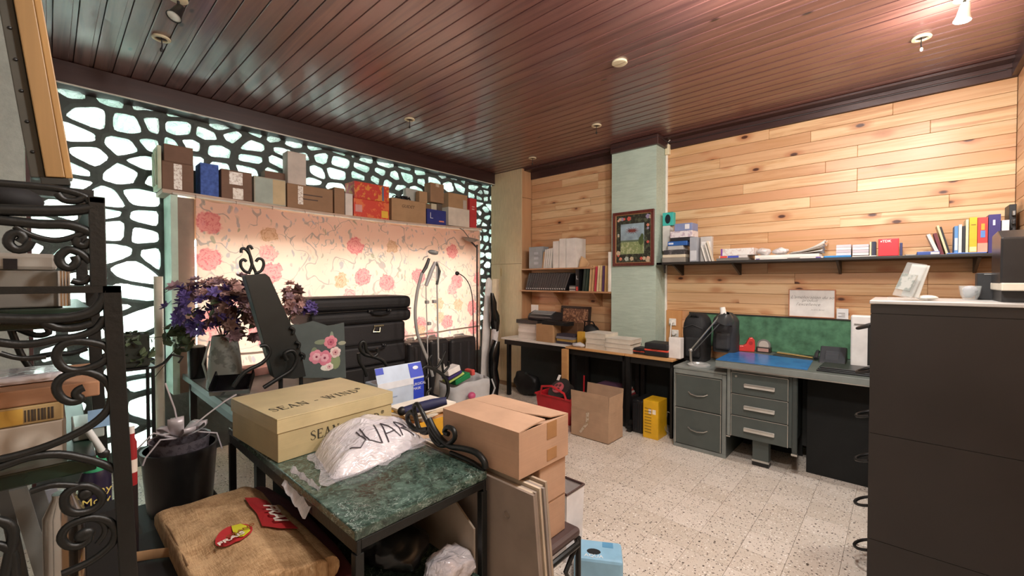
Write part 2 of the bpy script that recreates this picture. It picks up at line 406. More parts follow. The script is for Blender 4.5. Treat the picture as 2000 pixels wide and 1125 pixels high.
# ------------------------------------------------------------------ ceiling fittings
IVORY = mat('#cfc2a4', .5); BLK = mat('#141414', .45); CHR = mat('#c9c9c9', .2, 1.0)
def fitting(px, py, kind, label):
    p = PZ(px, py, ZC); x, y = p.x, p.y
    t = thing('ceiling_spot', label, 'ceiling lamp', (x, y, ZC-.012), 0, 'ceiling fittings')
    if kind == 'plate':
        MB(t).lathe([(.048, .012), (.05, .004), (.046, 0), (.012, -.001)], 24).build('rose', IVORY, t, True)
        MB(t).box(-.002, .002, -.04, .04, -.003, .0005).build('seam', mat('#8a7a62'), t)
        return t
    MB(t).lathe([(.042, .012), (.046, .005), (.044, 0), (.03, -.001), (.028, .008)], 20, cap=False).build('ring', IVORY, t, True)
    MB(t).lathe([(.028, .010), (.028, .0115)], 16).build('socket_plate', mat('#3a2c28'), t)
    MB(t).tube([(0, 0, .01), (.004, .002, -.03), (.002, 0, -.055)], .003, 6).build('wire', BLK, t, True)
    MB(t).lathe([(.004, -.05), (.008, -.056), (.007, -.068), (.003, -.072)], 10).build('socket', mat('#d8d2c4', .3) if kind == 'chrome' else BLK, t, True)
    return t
fitting(315, 73, 'wire', 'open lamp ring with a black wire dangling, on the ceiling boards by the leaning timber')
fitting(800, 232, 'wire', 'open lamp ring with a dangling wire, on the ceiling boards before the window beam')
fitting(1040, 308, 'wire', 'open lamp ring in the ceiling boards above the corner cupboard')
fitting(1165, 244, 'wire', 'open lamp ring in the ceiling boards in front of the green column')
fitting(1210, 121, 'plate', 'round cream ceiling rose without lamp in the middle of the ceiling')
fitting(1800, 72, 'chrome', 'lamp ring with a chrome-tipped wire near the lit ceiling spot')
def spot(x, y, tilt, az, lit, label):
    t = thing('ceiling_spot', label, 'ceiling lamp', (x, y, ZC-.012), 0, 'ceiling fittings')
    MB(t).lathe([(.04, .012), (.042, .003), (.036, 0), (.01, -.004)], 20).build('rose', IVORY, t, True)
    A = T_(0, 0, -.05) @ RZ(az) @ RX(tilt)
    MB(t).cyl((0, 0, -.002), (0, 0, -.05), .006).build('stem', BLK, t, True)
    MB(t).lathe([(.016, .03), (.02, .02), (.026, -.03), (.034, -.055), (.031, -.055), (.024, -.03)], 18, M=A, cap=False).build('shade', mat('#20201f', .35) if not lit else mat('#d8d8d4', .3), t, True)
    MB(t).lathe([(.030, -.050), (.022, -.054), (.002, -.056)], 16, M=A).build('bulb', mat('#fff6e6', .3, emit=30.0) if lit else mat('#e8ece8', .15), t, True)
p = PZ(1884, -6, ZC); spot(p.x, p.y, .15, .4, True, 'lit white ceiling spot shining on the pine wall')
p = PZ(348, -4, ZC); spot(p.x, p.y, .5, 2.2, False, 'unlit black ceiling spot with a pale bulb')
spot(.85, .15, 0, 0, True, 'added unseen fill lamp over the marble trolley'); spot(1.95, .35, 0, 0, True, 'added unseen fill lamp over the open floor')  # fittings for the two added fill lamps, out of view
# ------------------------------------------------------------------ wall of glass blocks in dark mortar
def m_glassblock():
    t = NT('cast_glass'); v = t.coord((1, 1, 1), rnd=1.0)
    n1 = t.noise(v, 9, 4, .6, .8); oi = t.n('ShaderNodeObjectInfo').outputs['Random']
    c1 = t.ramp(oi, [(0, lin('#f2f7f5')), (.45, lin('#fafdfb')), (.8, lin('#e8f1ed')), (1, lin('#d3e4dc'))])
    col = t.mix(t.step(n1, .48, .62), c1, lin('#cfe0d9'))
    cr = t.n('ShaderNodeTexVoronoi', {'feature': 'DISTANCE_TO_EDGE'}, Vector=t.coord((1, .4, 1.6), rnd=1.0), Scale=17.0).outputs['Distance']
    fc = t.n('ShaderNodeSeparateColor', None, Color=t.n('ShaderNodeTexVoronoi', None, Vector=t.coord((1, .4, 1.6), rnd=1.0), Scale=13.0).outputs['Color']).outputs[0]
    col = t.mix(t.step(fc, .55, .8), col, lin('#c0d4cd')); col = t.mix(t.math('SUBTRACT', .6, t.step(cr, .0, .05)), col, lin('#a6bdb5'))  # facet tints put the play of light inside the glass into its colour
    nb = t.bump(t.noise(t.coord((1, 1, 1), rnd=1.0), 26, 3, .6, 1.5), .9, .02)
    tr = t.n('ShaderNodeBsdfTranslucent', None, Color=col, Normal=nb)
    gl = t.n('ShaderNodeBsdfGlossy', None, Color=(1, 1, 1, 1), Roughness=.08, Normal=nb)
    tp = t.n('ShaderNodeBsdfTransparent', None, Color=lin('#dfe7e3'))
    a = t.n('ShaderNodeMixShader', None, i0=.16, i1=tr.outputs[0], i2=tp.outputs[0])
    fr = t.n('ShaderNodeFresnel', None, IOR=1.45, Normal=nb).outputs[0]
    b = t.n('ShaderNodeMixShader', None, i0=fr, i1=a.outputs[0], i2=gl.outputs[0])
    t.t.links.new(b.outputs[0], t.out.inputs['Surface']); return t.m
GLB = m_glassblock()
MORT = m_plaster('#555a58', .8, 30, (1, 1, 1), .9)
def clip(poly, a, b, c):            # keep a*x+b*y<=c
    out = []
    for i in range(len(poly)):
        p, q = poly[i-1], poly[i]; dp, dq = a*p[0]+b*p[1]-c, a*q[0]+b*q[1]-c
        if (dp <= 0) != (dq <= 0):
            s = dp/(dp-dq); out.append((p[0]+(q[0]-p[0])*s, p[1]+(q[1]-p[1])*s))
        if dq <= 0: out.append(q)
    return out
YW0, YW1 = 4.15, 4.27
wa = struct(MB().box(XL-.1, WB+.1, YW0, YW1, -.1, .12).box(XL-.1, WB+.1, YW0, YW1, 2.742, ZC+.1).build('wall_window', MORT))
mort = MB(); rg = random.Random(11)
def region(x0, x1, z0, z1, cw, ch):
    nx = max(1, round((x1-x0)/cw)); nz = max(1, round((z1-z0)/ch)); S = []
    for j in range(nz):
        off = rg.uniform(-.5, .5)
        for i in range(-1, nx+1):
            sx = x0+(i+.5+off+rg.uniform(-.36, .36))*(x1-x0)/nx; sz = z0+(j+.5+rg.uniform(-.34, .34))*(z1-z0)/nz
            if x0+.02 < sx < x1-.02: S.append((sx, sz))
    for k, s in enumerate(S):
        poly = [(x0, z0), (x1, z0), (x1, z1), (x0, z1)]
        W = 2.1                                          # blocks are wider than high
        for l, q in enumerate(S):
            if l == k: continue
            dx, dz = q[0]-s[0], (q[1]-s[1])
            if abs(dx) > 5*cw or abs(dz) > 5*ch: continue
            a, b = 2*dx, 2*dz*W
            c = q[0]**2+W*q[1]**2-s[0]**2-W*s[1]**2
            poly = clip(poly, a, b, c)
            if len(poly) < 3: break
        if len(poly) < 3: continue
        cx = sum(p[0] for p in poly)/len(poly); cz = sum(p[1] for p in poly)/len(poly)
        outer = []
        for i in range(len(poly)):
            p, q = poly[i], poly[(i+1) % len(poly)]
            e = math.hypot(q[0]-p[0], q[1]-p[1])
            if e < 1e-4: continue
            for f in ((0, .25, .5, .75) if e > .05 else (0,)): outer.append((p[0]+(q[0]-p[0])*f, p[1]+(q[1]-p[1])*f))
        n = len(outer)
        if n < 4: continue
        g = rg.uniform(.013, .032); rad = [math.hypot(p[0]-cx, p[1]-cz) for p in outer]
        rm = [max(.012, r-g*(1.0+.9*max(0, r/ (sum(rad)/n)-1.0)) - rg.uniform(0, .006)) for r in rad]
        rm = [(rm[i-1]+2*rm[i]+rm[(i+1) % n])/4 for i in range(n)]
        rm = [min(a, r-.006) for a, r in zip(rm, rad)]
        inner = [(cx+(p[0]-cx)*a/r, cz+(p[1]-cz)*a/r) for p, a, r in zip(outer, rm, rad)]
        solid = (sum(rm)/n < .02) or (rg.random() < .015)
        fy = YW0+rg.uniform(-.006, .006)
        if solid:
            mort.add([(p[0], YW0, p[1]) for p in outer]+[(p[0], YW1, p[1]) for p in outer], [tuple(range(n)), tuple(range(n, 2*n))]); continue
        vs = [(p[0], YW0, p[1]) for p in outer]+[(p[0], YW0+.006, p[1]) for p in inner]+[(p[0], YW1, p[1]) for p in inner]+[(p[0], YW1, p[1]) for p in outer]
        fs = []
        for i in range(n):
            j = (i+1) % n
            for b in range(3): fs.append((b*n+i, b*n+j, (b+1)*n+j, (b+1)*n+i))
        mort.add(vs, fs)
        m = MB(); h = rg.uniform(.008, .03); fc = (cx+rg.uniform(-.02, .02), cz+rg.uniform(-.012, .012)); tl, tz = rg.uniform(-.15, .15), rg.uniform(-.2, .2)
        q = .975
        ring0 = [(cx+(p[0]-cx)*q, YW1-.01, cz+(p[1]-cz)*q) for p in inner]
        ring1 = [(cx+(p[0]-cx)*q, YW0+.012, cz+(p[1]-cz)*q) for p in inner]
        ring2 = [(fc[0]+(p[0]-fc[0])*.62, YW0-h+tl*(p[0]-cx)+tz*(p[1]-cz)+rg.uniform(-.006, .006), fc[1]+(p[1]-fc[1])*.62) for p in inner]
        vs = ring0+ring1+ring2+[(fc[0], YW0-h*1.1, fc[1])]; fs = [tuple(range(n))]
        for i in range(n):
            j = (i+1) % n
            fs += [(i, j, n+j, n+i), (n+i, n+j, 2*n+j, 2*n+i), (2*n+i, 2*n+j, 3*n)]
        m.add(vs, fs); m.build('glass_block', GLB, wa)
WX0, WX1, WZ0, WZ1 = .60, 3.66, .62, 2.0
region(XL, WX0, .12, 2.742, .225, .135)
region(WX0, WX1, WZ1, 2.742, .19, .118)
region(WX1, WB, .7, 2.742, .13, .105)
mort.box(WX0, WX1, YW0, YW1, .12, WZ0); mort.box(WX1, WB, YW0, YW1, .12, .7)
mort.build('mortar', MORT, wa)
# roof edge, ground and hedge outside
struct(MB().box(XL-2, WB+2, YW1, 5.7, 2.80, 3.0).build('roof_overhang', mat('#5a5550', .8)))
struct(MB().box(-6, 10, YW1, 16, -.4, -.12).build('ground_outside', mat('#8d948a', .9)))
# beam under the ceiling along the glass wall
struct(MB().box(XL, 4.02, 3.99, 4.16, 2.655, ZC-.001).build('trim_6', DARKBEAM, bevel=.004))
struct(MB().box(XL, 4.02, 3.985, 4.0, 2.649, 2.656).build('trim_7', mat('#cfc5ba', .3)))
# ------------------------------------------------------------------ window with surround
wn = struct(MB().box(WX0, WX0+.04, 3.88, 4.15, .55, 2.0).build('window_1', mat('#b9cfc0', .5)))   # left cheek
MB().box(3.63, 3.665, 3.90, 4.15, .55, 2.0).build('window_cheek', mat('#cdb9a6', .5), wn)
MB().box(WX0+.04, .742, 3.90, 3.93, .55, 1.99).build('window_panel', mat('#8c7a6c', .7), wn)
MB().box(3.60, 3.632, 3.90, 3.93, .55, 1.99).build('window_panel', mat('#c7b7a6', .6), wn)
MB().box(.742, 3.60, 3.99, 4.15, 1.70, 2.0).build('lintel', mat('#b6977b', .7), wn)
MB().box(.742, 3.60, 3.95, 4.22, .55, .64).build('window_sill', mat('#cfc9bf', .5), wn)
for i in range(4):
    x = .742+i*(2.858/3)
    MB().box(max(.742, x-.03), min(3.60, x+.03), 4.08, 4.14, .64, 1.70).build('window_frame', WHITEP, wn)
MB().box(.742, 3.60, 4.08, 4.14, .64, .70).build('window_frame', WHITEP, wn)
gm = NT('window_glass'); tp = gm.n('ShaderNodeBsdfTransparent', None, Color=(.95, .98, .97, 1)); gg = gm.n('ShaderNodeBsdfGlossy', None, Roughness=.02)
gmx = gm.n('ShaderNodeMixShader', None, i0=.06, i1=tp.outputs[0], i2=gg.outputs[0]); gm.t.links.new(gmx.outputs[0], gm.out.inputs['Surface']); WGLASS = gm.m
for i in range(3):
    x = .742+i*(2.858/3); MB().box(x+.03, x+2.858/3-.03, 4.108, 4.113, .70, 1.70).build('pane', WGLASS, wn)
# shelf board over the window, bending under its load
def sag(x): u = (x-2.13)/1.53; return -.034*max(0, 1-u*u)
ZSH = 2.035
def zsh(x): return ZSH+sag(x)
n = 24; m = MB()
vs = []; fs = []
for i in range(n+1):
    x = .555+(3.672-.555)*i/n; z = zsh(x)
    vs += [(x, 3.88, z-.028), (x, 4.148, z-.028), (x, 4.148, z), (x, 3.88, z)]
for i in range(n):
    for j in range(4): fs.append((4*i+j, 4*i+(j+1) % 4, 4*i+4+(j+1) % 4, 4*i+4+j))
fs += [(0, 1, 2, 3), (4*n+3, 4*n+2, 4*n+1, 4*n)]
m.add(vs, fs); m.build('window_head', mat('#c3ab98', .55), wn)
# curtain rod, rings, floral blind
def m_floral():
    t = NT('floral_curtain'); v = t.coord((1, 1, 1))
    base = t.ramp(t.noise(v, 2.2, 2), [(.3, lin('#e3b7a2')), (.7, lin('#eac4b0'))])
    w = t.n('ShaderNodeVectorMath', {'operation': 'SCALE'}, i0=t.noise(v, 5, 2, out='Color'), Scale=.16).outputs[0]
    vw = t.n('ShaderNodeVectorMath', {'operation': 'ADD'}, i0=v, i1=w).outputs[0]
    def line(vec, scale, wdt, lo, col, base):
        n = t.noise(vec, scale, 1.5, .5, .5); ab = t.math('ABSOLUTE', t.math('SUBTRACT', n, .5))
        f = t.math('SUBTRACT', 1.0, t.step(ab, wdt*.5, wdt)); msk = t.step(t.noise(v, 3.1, 2), lo, lo+.08)
        return t.mix(t.math('MULTIPLY', f, msk), base, col)
    c = line(vw, 3.6, .014, .38, lin('#b39c92'), base)
    c = line(t.coord((1.3, 1, 1)), 6.5, .012, .5, lin('#b5a298'), c)
    # leaves: stretched cells
    vl = t.n('ShaderNodeMapping', None, Vector=vw, Rotation=(0, .8, 0), Scale=(22, 22, 8)).outputs[0]
    vo = t.n('ShaderNodeTexVoronoi', None, Vector=vl, Scale=1.0); cs = t.n('ShaderNodeSeparateColor', None, Color=vo.outputs['Color'])
    lf = t.math('MULTIPLY', t.math('SUBTRACT', 1.0, t.step(vo.outputs['Distance'], .20, .30)), t.step(t.noise(v, 3.4, 2), .44, .52))
    c = t.mix(t.math('MULTIPLY', lf, .75), c, t.mix(cs.outputs[0], lin('#a39aa4'), lin('#9d9679')))
    vl = t.n('ShaderNodeMapping', None, Vector=vw, Rotation=(0, -.7, 0), Scale=(24, 24, 9), Location=(3, 0, 7)).outputs[0]
    vo = t.n('ShaderNodeTexVoronoi', None, Vector=vl, Scale=1.0); cs = t.n('ShaderNodeSeparateColor', None, Color=vo.outputs['Color'])
    lf = t.math('MULTIPLY', t.math('SUBTRACT', 1.0, t.step(vo.outputs['Distance'], .18, .28)), t.step(t.noise(v, 2.6, 2), .47, .55))
    c = t.mix(t.math('MULTIPLY', lf, .7), c, t.mix(cs.outputs[1], lin('#b09a80'), lin('#9da0b4')))
    # blossoms
    for scl, loc, thr, ca, cb in ((2.6, (0, 0, 0), .45, '#de8a86', '#cc5f68'), (3.1, (5, 0, 3), .6, '#e6a096', '#d4747a'), (3.4, (2, 0, 8), .72, '#d3a688', '#bb8863')):
        vv = t.n('ShaderNodeMapping', None, Vector=v, Location=loc, Scale=(1, .001, 1)).outputs[0]
        sx = t.n('ShaderNodeSeparateXYZ', None, Vector=vv); fl2 = t.n('ShaderNodeCombineXYZ', None, X=sx.outputs[0], Y=sx.outputs[2]).outputs[0]
        wv = t.n('ShaderNodeVectorMath', {'operation': 'ADD'}, i0=fl2, i1=t.n('ShaderNodeVectorMath', {'operation': 'SCALE'}, i0=t.noise(v, 26, 2, out='Color'), Scale=.085).outputs[0]).outputs[0]
        vo = t.n('ShaderNodeTexVoronoi', {'voronoi_dimensions': '2D'}, Vector=wv, Scale=scl, Randomness=.9); cs = t.n('ShaderNodeSeparateColor', None, Color=vo.outputs['Color'])
        sel = t.step(cs.outputs[0], thr, thr+.01); d = vo.outputs['Distance']
        f = t.math('MULTIPLY', t.math('SUBTRACT', 1.0, t.step(d, .20, .24)), sel)
        rings = t.math('SINE', t.math('MULTIPLY', t.math('ADD', d, t.math('MULTIPLY', t.noise(v, 34, 2), .1)), 85.0))
        c = t.mix(t.math('MULTIPLY', f, .88), c, t.mix(t.math('MULTIPLY', t.step(rings, -.3, .6), t.step(t.noise(v, 40, 2), .35, .6)), lin(ca), lin(cb)))
    df = t.n('ShaderNodeBsdfDiffuse', None, Color=c); tl = t.n('ShaderNodeBsdfTranslucent', None, Color=c)
    mxs = t.n('ShaderNodeMixShader', None, i0=.155, i1=df.outputs[0], i2=tl.outputs[0])
    t.t.links.new(mxs.outputs[0], t.out.inputs['Surface']); return t.m
CUX0, CUX1, CZB = .745, 3.615, .52
ct = thing('floral_curtain', 'cream curtain printed with pink flowers and grey twigs hanging across the window', 'curtain', (2.18, 3.86, CZB))
rings = 11
def curt(u, v):
    x = CUX0+(CUX1-CUX0)*u; a = (u*rings) % 1.0
    top = zsh(x)-.034-.016*math.sin(PI*a)
    z = top+(CZB-top)*v
    y = 3.862+.006*math.sin(u*47)*(.4+v)+.010*math.sin(u*13+v*2)+.012*math.sin(v*9+u*3)*(v)
    return Vector((x, y, z))
MB().grid(curt, 132, 24).build('fabric', m_floral(), ct, True, ang=180)
rod = []
for i in range(25):
    x = .61+(3.655-.61)*i/24; rod.append((x, 3.868, zsh(x)-.026))
MB().tube(rod, .007, 8).build('rod', mat('#ded6cc', .35), ct, True)
for i in range(rings+1):
    x = CUX0+(CUX1-CUX0)*i/rings; z = zsh(x)-.026
    MB().tube([(x, 3.868+.012*math.cos(a), z+.012*math.sin(a)) for a in [k*PI/5 for k in range(10)]], .0025, 6, True).build('ring', mat('#a79a90', .35, .5), ct, True)
# hem line near the bottom
MB().grid(lambda u, v: curt(u, .80+.012*v+.01*math.sin(u*4))+Vector((0, -.006, 0)), 60, 1).build('hem', mat('#d9bfae', .8), ct, True)
# ------------------------------------------------------------------ cartons and boxes on the shelf over the window
KR = {}
def m_card(c='#a8835f', rough=.75):
    if c in KR: return KR[c]
    t = NT('cardboard'); k = lin(c); v = t.coord((1, 1, 1), rnd=1.0); a = t.noise(v, 7, 4); b = t.noise(t.coord((4, 4, 190)), 1.0, 1)
    t.set(Base_Color=t.ramp(t.math('ADD', t.math('MULTIPLY', a, .8), t.math('MULTIPLY', b, .2)), [(.3, tuple(x*.84 for x in k[:3])+(1,)), (.7, tuple(min(1, x*1.1) for x in k[:3])+(1,))]), Roughness=rough, Normal=t.bump(b, .08, .002))
    KR[c] = t.m; return t.m
def m_foil(base, tint, sc_=22.0, rough=.45):
    key = ('foil', base, tint, sc_)
    if key in MC: return MC[key]
    t = NT('printed_box'); v = t.coord((1, 1, 1), rnd=1.0); f = t.step(t.noise(v, sc_, 3, .7), .5, .58)
    t.set(Base_Color=t.mix(f, lin(base), lin(tint)), Roughness=rough); MC[key] = t.m; return t.m
TAPE = m_foil('#c9b9a4', '#a58b6c', 40, .3); TAPEW = m_foil('#e3dad0', '#a88f7c', 60, .3)
def carton(name, label, x0, x1, y0, y1, z0, z1, m=None, tape=None, rz=0.0, cat='box', group=None, seam='x', front_tape=None, side='-y', T=None):
    """closed box: body, two lid flaps with a seam, tape; seam runs along x or y"""
    cx, cy = (x0+x1)/2, (y0+y1)/2; w, d, h = x1-x0, y1-y0, z1-z0
    m = m or m_card()
    t = thing(name, label, cat, (cx, cy, z0), rz, group, M=T)
    e = min(.003, h*.04)
    MB(t).box(-w/2, w/2, -d/2, d/2, 0, h-e).build('body', m, t, bevel=min(.004, h*.05))
    if seam == 'x':
        MB(t).box(-w/2, w/2, -d/2, -.0015, h-e, h).build('flap', m, t); MB(t).box(-w/2, w/2, .0015, d/2, h-e, h).build('flap', m, t)
        if tape: MB(t).box(-w/2-.0012, w/2+.0012, -min(.025, d*.15), min(.025, d*.15), h-.04 if h > .06 else h*.6, h+.0012).build('tape', tape, t)
    else:
        MB(t).box(-w/2, -.0015, -d/2, d/2, h-e, h).build('flap', m, t); MB(t).box(.0015, w/2, -d/2, d/2, h-e, h).build('flap', m, t)
        if tape: MB(t).box(-min(.025, w*.15), min(.025, w*.15), -d/2-.0012, d/2+.0012, h-.04 if h > .06 else h*.6, h+.0012).build('tape', tape, t)
    for ft in (front_tape or []):
        u0, u1, v0, v1, fm = ft                      # fractions of the front face
        if side == '-y': MB(t).box(-w/2+w*u0, -w/2+w*u1, -d/2-.0015, -d/2+.001, h*v0, h*v1).build('tape', fm, t)
        else: MB(t).box(-w/2-.0015, -w/2+.001, d/2-d*u0, d/2-d*u1, h*v0, h*v1).build('tape', fm, t)
    return t
GSH = 'boxes on the shelf over the window'
def sh(name, label, xa, xb, yt, yb=None, base=None, dep=.16, yf=3.91, m=None, **k):
    """box on the window shelf from its front face in the photograph (left, right, top; it rests on the shelf or at base)"""
    a = PY(xa, yt, yf); b = PY(xb, yt, yf); xm = (a.x+b.x)/2
    z0 = max(zsh(a.x), zsh(b.x), zsh(xm))+.001 if base is None else base
    z1 = PY((xa+xb)/2, yt, yf).z
    if z1 < z0+.02: z1 = z0+.02
    return carton(name, label, a.x, b.x, yf, min(yf+dep, 4.128), z0, z1, m, group=GSH, **k), z1
BRD = m_card('#7d5f4e'); BRM = m_card('#99775a'); BRL = m_card('#ad8a66')
t1, zt = sh('cardboard_box', 'dark brown carton with shiny tape under a plain carton on the window shelf', 316, 378, 318, m=BRD, tape=None, front_tape=[(.36, .62, .05, .95, TAPEW)])
sh('cardboard_box', 'plain brown carton on top of the taped carton at the end of the shelf', 320, 377, 285, base=zt+.001, m=BRD)
# pale foam tray standing on edge at the end of the shelf
fa = PY(300, 330, 3.94); t = thing('foam_tray', 'pale green-white foam tray standing on edge at the end of the shelf', 'foam packaging', (.655, 4.0, zsh(.6)+.001))
xf1 = PY(316, 318, 3.91).x-.003; xf0 = xf1-.024; zf1 = PY(308, 284, 3.92).z
MB().box(xf0, xf1, 3.90, 4.09, zsh(.6)+.001, zf1).build('shell', mat('#cdd6bd', .7), t, bevel=.006)
for i in range(3): MB().box(xf0-.010, xf0, 3.93+i*.05, 3.955+i*.05, zsh(.6)+.03, zf1-.04).build('rib', mat('#d8dfca', .7), t, bevel=.003)
sh('blue_box', 'blue felt-covered box with a lid on the shelf over the window', 391, 427, 320, m=mat('#4f6bb8', .9, var=.15, scale=40), seam='y')
sh('cardboard_box', 'brown carton with two tape patches between the blue box and the pale box', 432, 492, 334, m=BRD, front_tape=[(.25, .68, .52, .95, TAPEW), (.36, .7, .02, .4, TAPE)], dep=.2)
t1, zt = sh('cardboard_box', 'box with grey-green and cream halves on the front', 496, 558, 348, m=mat('#b6b3a2', .7), dep=.1)
w = t1; a = PY(496, 380, 3.91).x; b = PY(558, 380, 3.91).x
MB().box(a+.01, (a+b)/2+.02, 3.9085, 3.911, zsh(a)+.012, zt-.008).build('label_panel', mat('#a9b5ab', .6), t1)
MB().box((a+b)/2+.02, b-.004, 3.9085, 3.911, zsh(a)+.012, zt-.008).build('label_panel', mat('#c9b48d', .6), t1)
sh('cardboard_box', 'brown carton half hidden behind the two-tone box', 517, 557, 336, dep=.1, yf=4.02, m=BRD)
t1, zt = sh('cardboard_box', 'long low brown carton with print, carrying the upright white box', 561, 650, 364, m=BRM, dep=.2, front_tape=[(.22, .33, .2, .95, TAPEW)])
a = PY(585, 385, 3.91)
for i in range(2): MB().box(a.x+.03, a.x+.20-.04*i, 3.9085, 3.911, zt-.085-.04*i, zt-.075-.04*i).build('print', mat('#4a3328'), t1)
carton('white_box', 'tall white box standing upright on the long brown carton', PY(562, 330, 3.95).x, PY(598, 330, 3.95).x, 3.95, 4.07, zt+.001, PY(580, 298, 3.95).z, mat('#cbbfb5', .6), group=GSH)
sh('cardboard_box', 'narrow brown carton beside the red boxes', 653, 673, 367, m=BRM, dep=.2)
sh('white_box', 'slim white box squeezed between a brown carton and the red boxes', 674.5, 689, 378, m=mat('#ddd3cb', .6), dep=.2)
RED1 = m_foil('#c8392c', '#d98b3a', 18); RED2 = m_foil('#d2412f', '#e0703f', 14)
t1, zt = sh('red_box', 'red and gold printed box, the lower of the pair on the shelf', 691, 760, 391, m=RED2, dep=.2)
a = PY(745, 405, 3.91); MB().box(a.x, a.x+.075, 3.908, 3.911, zsh(a.x)+.02, zsh(a.x)+.09).build('price_star', mat('#e3b43c', .5), t1)
a = PY(694, 405, 3.91); MB().box(a.x, a.x+.07, 3.908, 3.911, zsh(a.x)+.05, zsh(a.x)+.12).build('label_panel', mat('#d99a93', .5), t1)
t2, zt2 = sh('red_box', 'red and gold printed box lying on the other red box', 692, 760, 359, base=zt+.001, m=RED1, dep=.19)
a = PY(746, 375, 3.91); MB().box(a.x, a.x+.02, 3.908, 3.911, zt+.01, zt2-.01).build('stripe', mat('#5b6a86', .5), t2)
t1, zt = sh('cardboard_box', 'wide brown carton with handwriting, right of the red boxes', 765, 832, 391, m=BRL, dep=.17)
a = PY(797, 404, 3.91); text('GUIDET', .045, mat('#4d3526'), faceM((a.x, 3.909, a.z), (1, 0, 0), (0, 0, 1)), t1, 'handwriting', shear=.2)
# odds and ends heaped on that carton
t = thing('tangled_adapter', 'black cable and adapter lying on the wide brown carton', 'cable', (PY(788, 380, 3.95).x, 3.98, zt))
c = PY(788, 384, 3.97)
MB().tube([(c.x+.10*math.cos(a)*(1+.2*math.sin(3*a)), 3.99+.05*math.sin(a), zt+.012+.03*abs(math.sin(a*2.5))) for a in [i*.35 for i in range(22)]], .006, 6).build('cable', BLK, t, True)
MB().box(c.x-.02, c.x+.05, 3.96, 4.0, zt+.001, zt+.05).build('adapter', mat('#22242a', .5), t, bevel=.004)
a = PY(797, 370, 4.0); b = PY(822, 370, 4.0)
carton('grey_box', 'pale grey open packet leaning on the wide carton', a.x, b.x, 4.04, 4.1, zt+.001, PY(810, 368, 4.0).z, mat('#b9bbb4', .6), group=GSH)
a = PY(818, 378, 3.94); b = PY(834, 378, 3.94); carton('cardboard_box', 'small brown and black packet on the edge of the wide carton', a.x, b.x-.004, 3.93, 4.0, zt+.001, PY(825, 374, 3.94).z, BRL, group=GSH)
# blue crate with letter L and its contents
xa = PY(834, 420, 3.91).x; xb = PY(871, 420, 3.91).x; z0 = max(zsh(xa), zsh(xb))+.001; z1 = PY(852, 410, 3.91).z
t = thing('blue_crate', 'small dark blue open crate with a white letter on the window shelf', 'crate', ((xa+xb)/2, 4.0, z0))
BLU = mat('#27327e', .5)
MB().box(xa, xb, 3.91, 4.09, z0, z0+.006).build('base', BLU, t)
for q in ((xa, xb, 3.91, 3.917), (xa, xb, 4.083, 4.09), (xa, xa+.007, 3.917, 4.083), (xb-.007, xb, 3.917, 4.083)): MB().box(*q, z0+.006, z1).build('side_wall', BLU, t)
text('L', .10, mat('#c9cdd8'), faceM((xa+.06, 3.9085, (z0+z1)/2+.01), (1, 0, 0), (0, 0, 1)), t, bold=-.001)
MB().box(xb-.10, xb-.03, 3.908, 3.911, z0+.035, z0+.05).build('stripe', mat('#e08f72'), t)
for i, (cc, lab) in enumerate((('#7a6148', 'brown packet standing in the blue crate'), ('#c8bfa6', 'cream packet standing in the blue crate'), ('#5c5046', 'dark packet at the end of the blue crate'))):
    w = (xb-xa-.03)/3; carton('small_packet', lab, xa+.012+i*w, xa+.008+(i+1)*w, 3.95, 4.05, z0+.007, z1+.065+.01*i, mat(cc, .6), group=GSH)
zc_ = z1+.09
carton('cardboard_box', 'small brown carton balanced on the packets of the blue crate', PY(842, 370, 3.93).x, PY(868, 370, 3.93).x, 3.94, 4.06, zc_+.001, PY(855, 360, 3.93).z+.01, BRM, tape=TAPE, group=GSH, seam='y')
t1, zt = sh('white_box', 'white carton next to the blue crate', 876, 917, 407, m=mat('#d8cdbf', .65), dep=.18)
a = PY(876, 390, 3.92); b = PY(913, 390, 3.92)
t1 = carton('cardboard_box', 'brown carton with a grey side lying on the white carton', a.x, b.x, 3.92, 4.08, zt+.001, PY(890, 378, 3.92).z, BRL, group=GSH)
MB().box(b.x-.07, b.x-.015, 3.918, 3.921, zt+.004, zt+.11).build('label_panel', mat('#b3a59c', .6), t1)
t1, _ = sh('red_box', 'slim red carton standing upright at the end of the shelf', 918, 931, 388, m=mat('#c23a3c', .5), dep=.14)
a = PY(924, 405, 3.91)
for i in range(2): MB().box(a.x-.02, a.x+.022, 3.908, 3.911, a.z-.03*i, a.z-.03*i+.012).build('print', mat('#e3b9b2'), t1)
# ------------------------------------------------------------------ picture on the green column
pf = thing('framed_picture', 'framed picture with flowered border and landscape hanging on the green column', 'picture', (COLX, 2.0, PX(1238, 520, COLX-.02).z))
ya, yb = PX(1197, 460, COLX-.02).y, PX(1277, 460, COLX-.02).y; zb, zt = PX(1237, 519, COLX-.02).z, PX(1237, 412, COLX-.02).z
FR = m_wood('#4a201c', '#6a332a', 2, 30, .3); XF = COLX
def frame_bars(x0, x1, w, m, parent, y0, y1, z0, z1, name='frame'):
    MB().box(x0, x1, y0, y1, z1-w, z1).build(name, m, parent, bevel=.003); MB().box(x0, x1, y0, y1, z0, z0+w).build(name, m, parent, bevel=.003)
    MB().box(x0, x1, y0, y0+w, z0+w, z1-w).build(name, m, parent, bevel=.003); MB().box(x0, x1, y1-w, y1, z0+w, z1-w).build(name, m, parent, bevel=.003)
frame_bars(XF-.026, XF-.001, .028, FR, pf, yb, ya, zb, zt)
frame_bars(XF-.020, XF-.001, .007, mat('#a57a52', .35), pf, yb+.028, ya-.028, zb+.028, zt-.028, 'fillet')
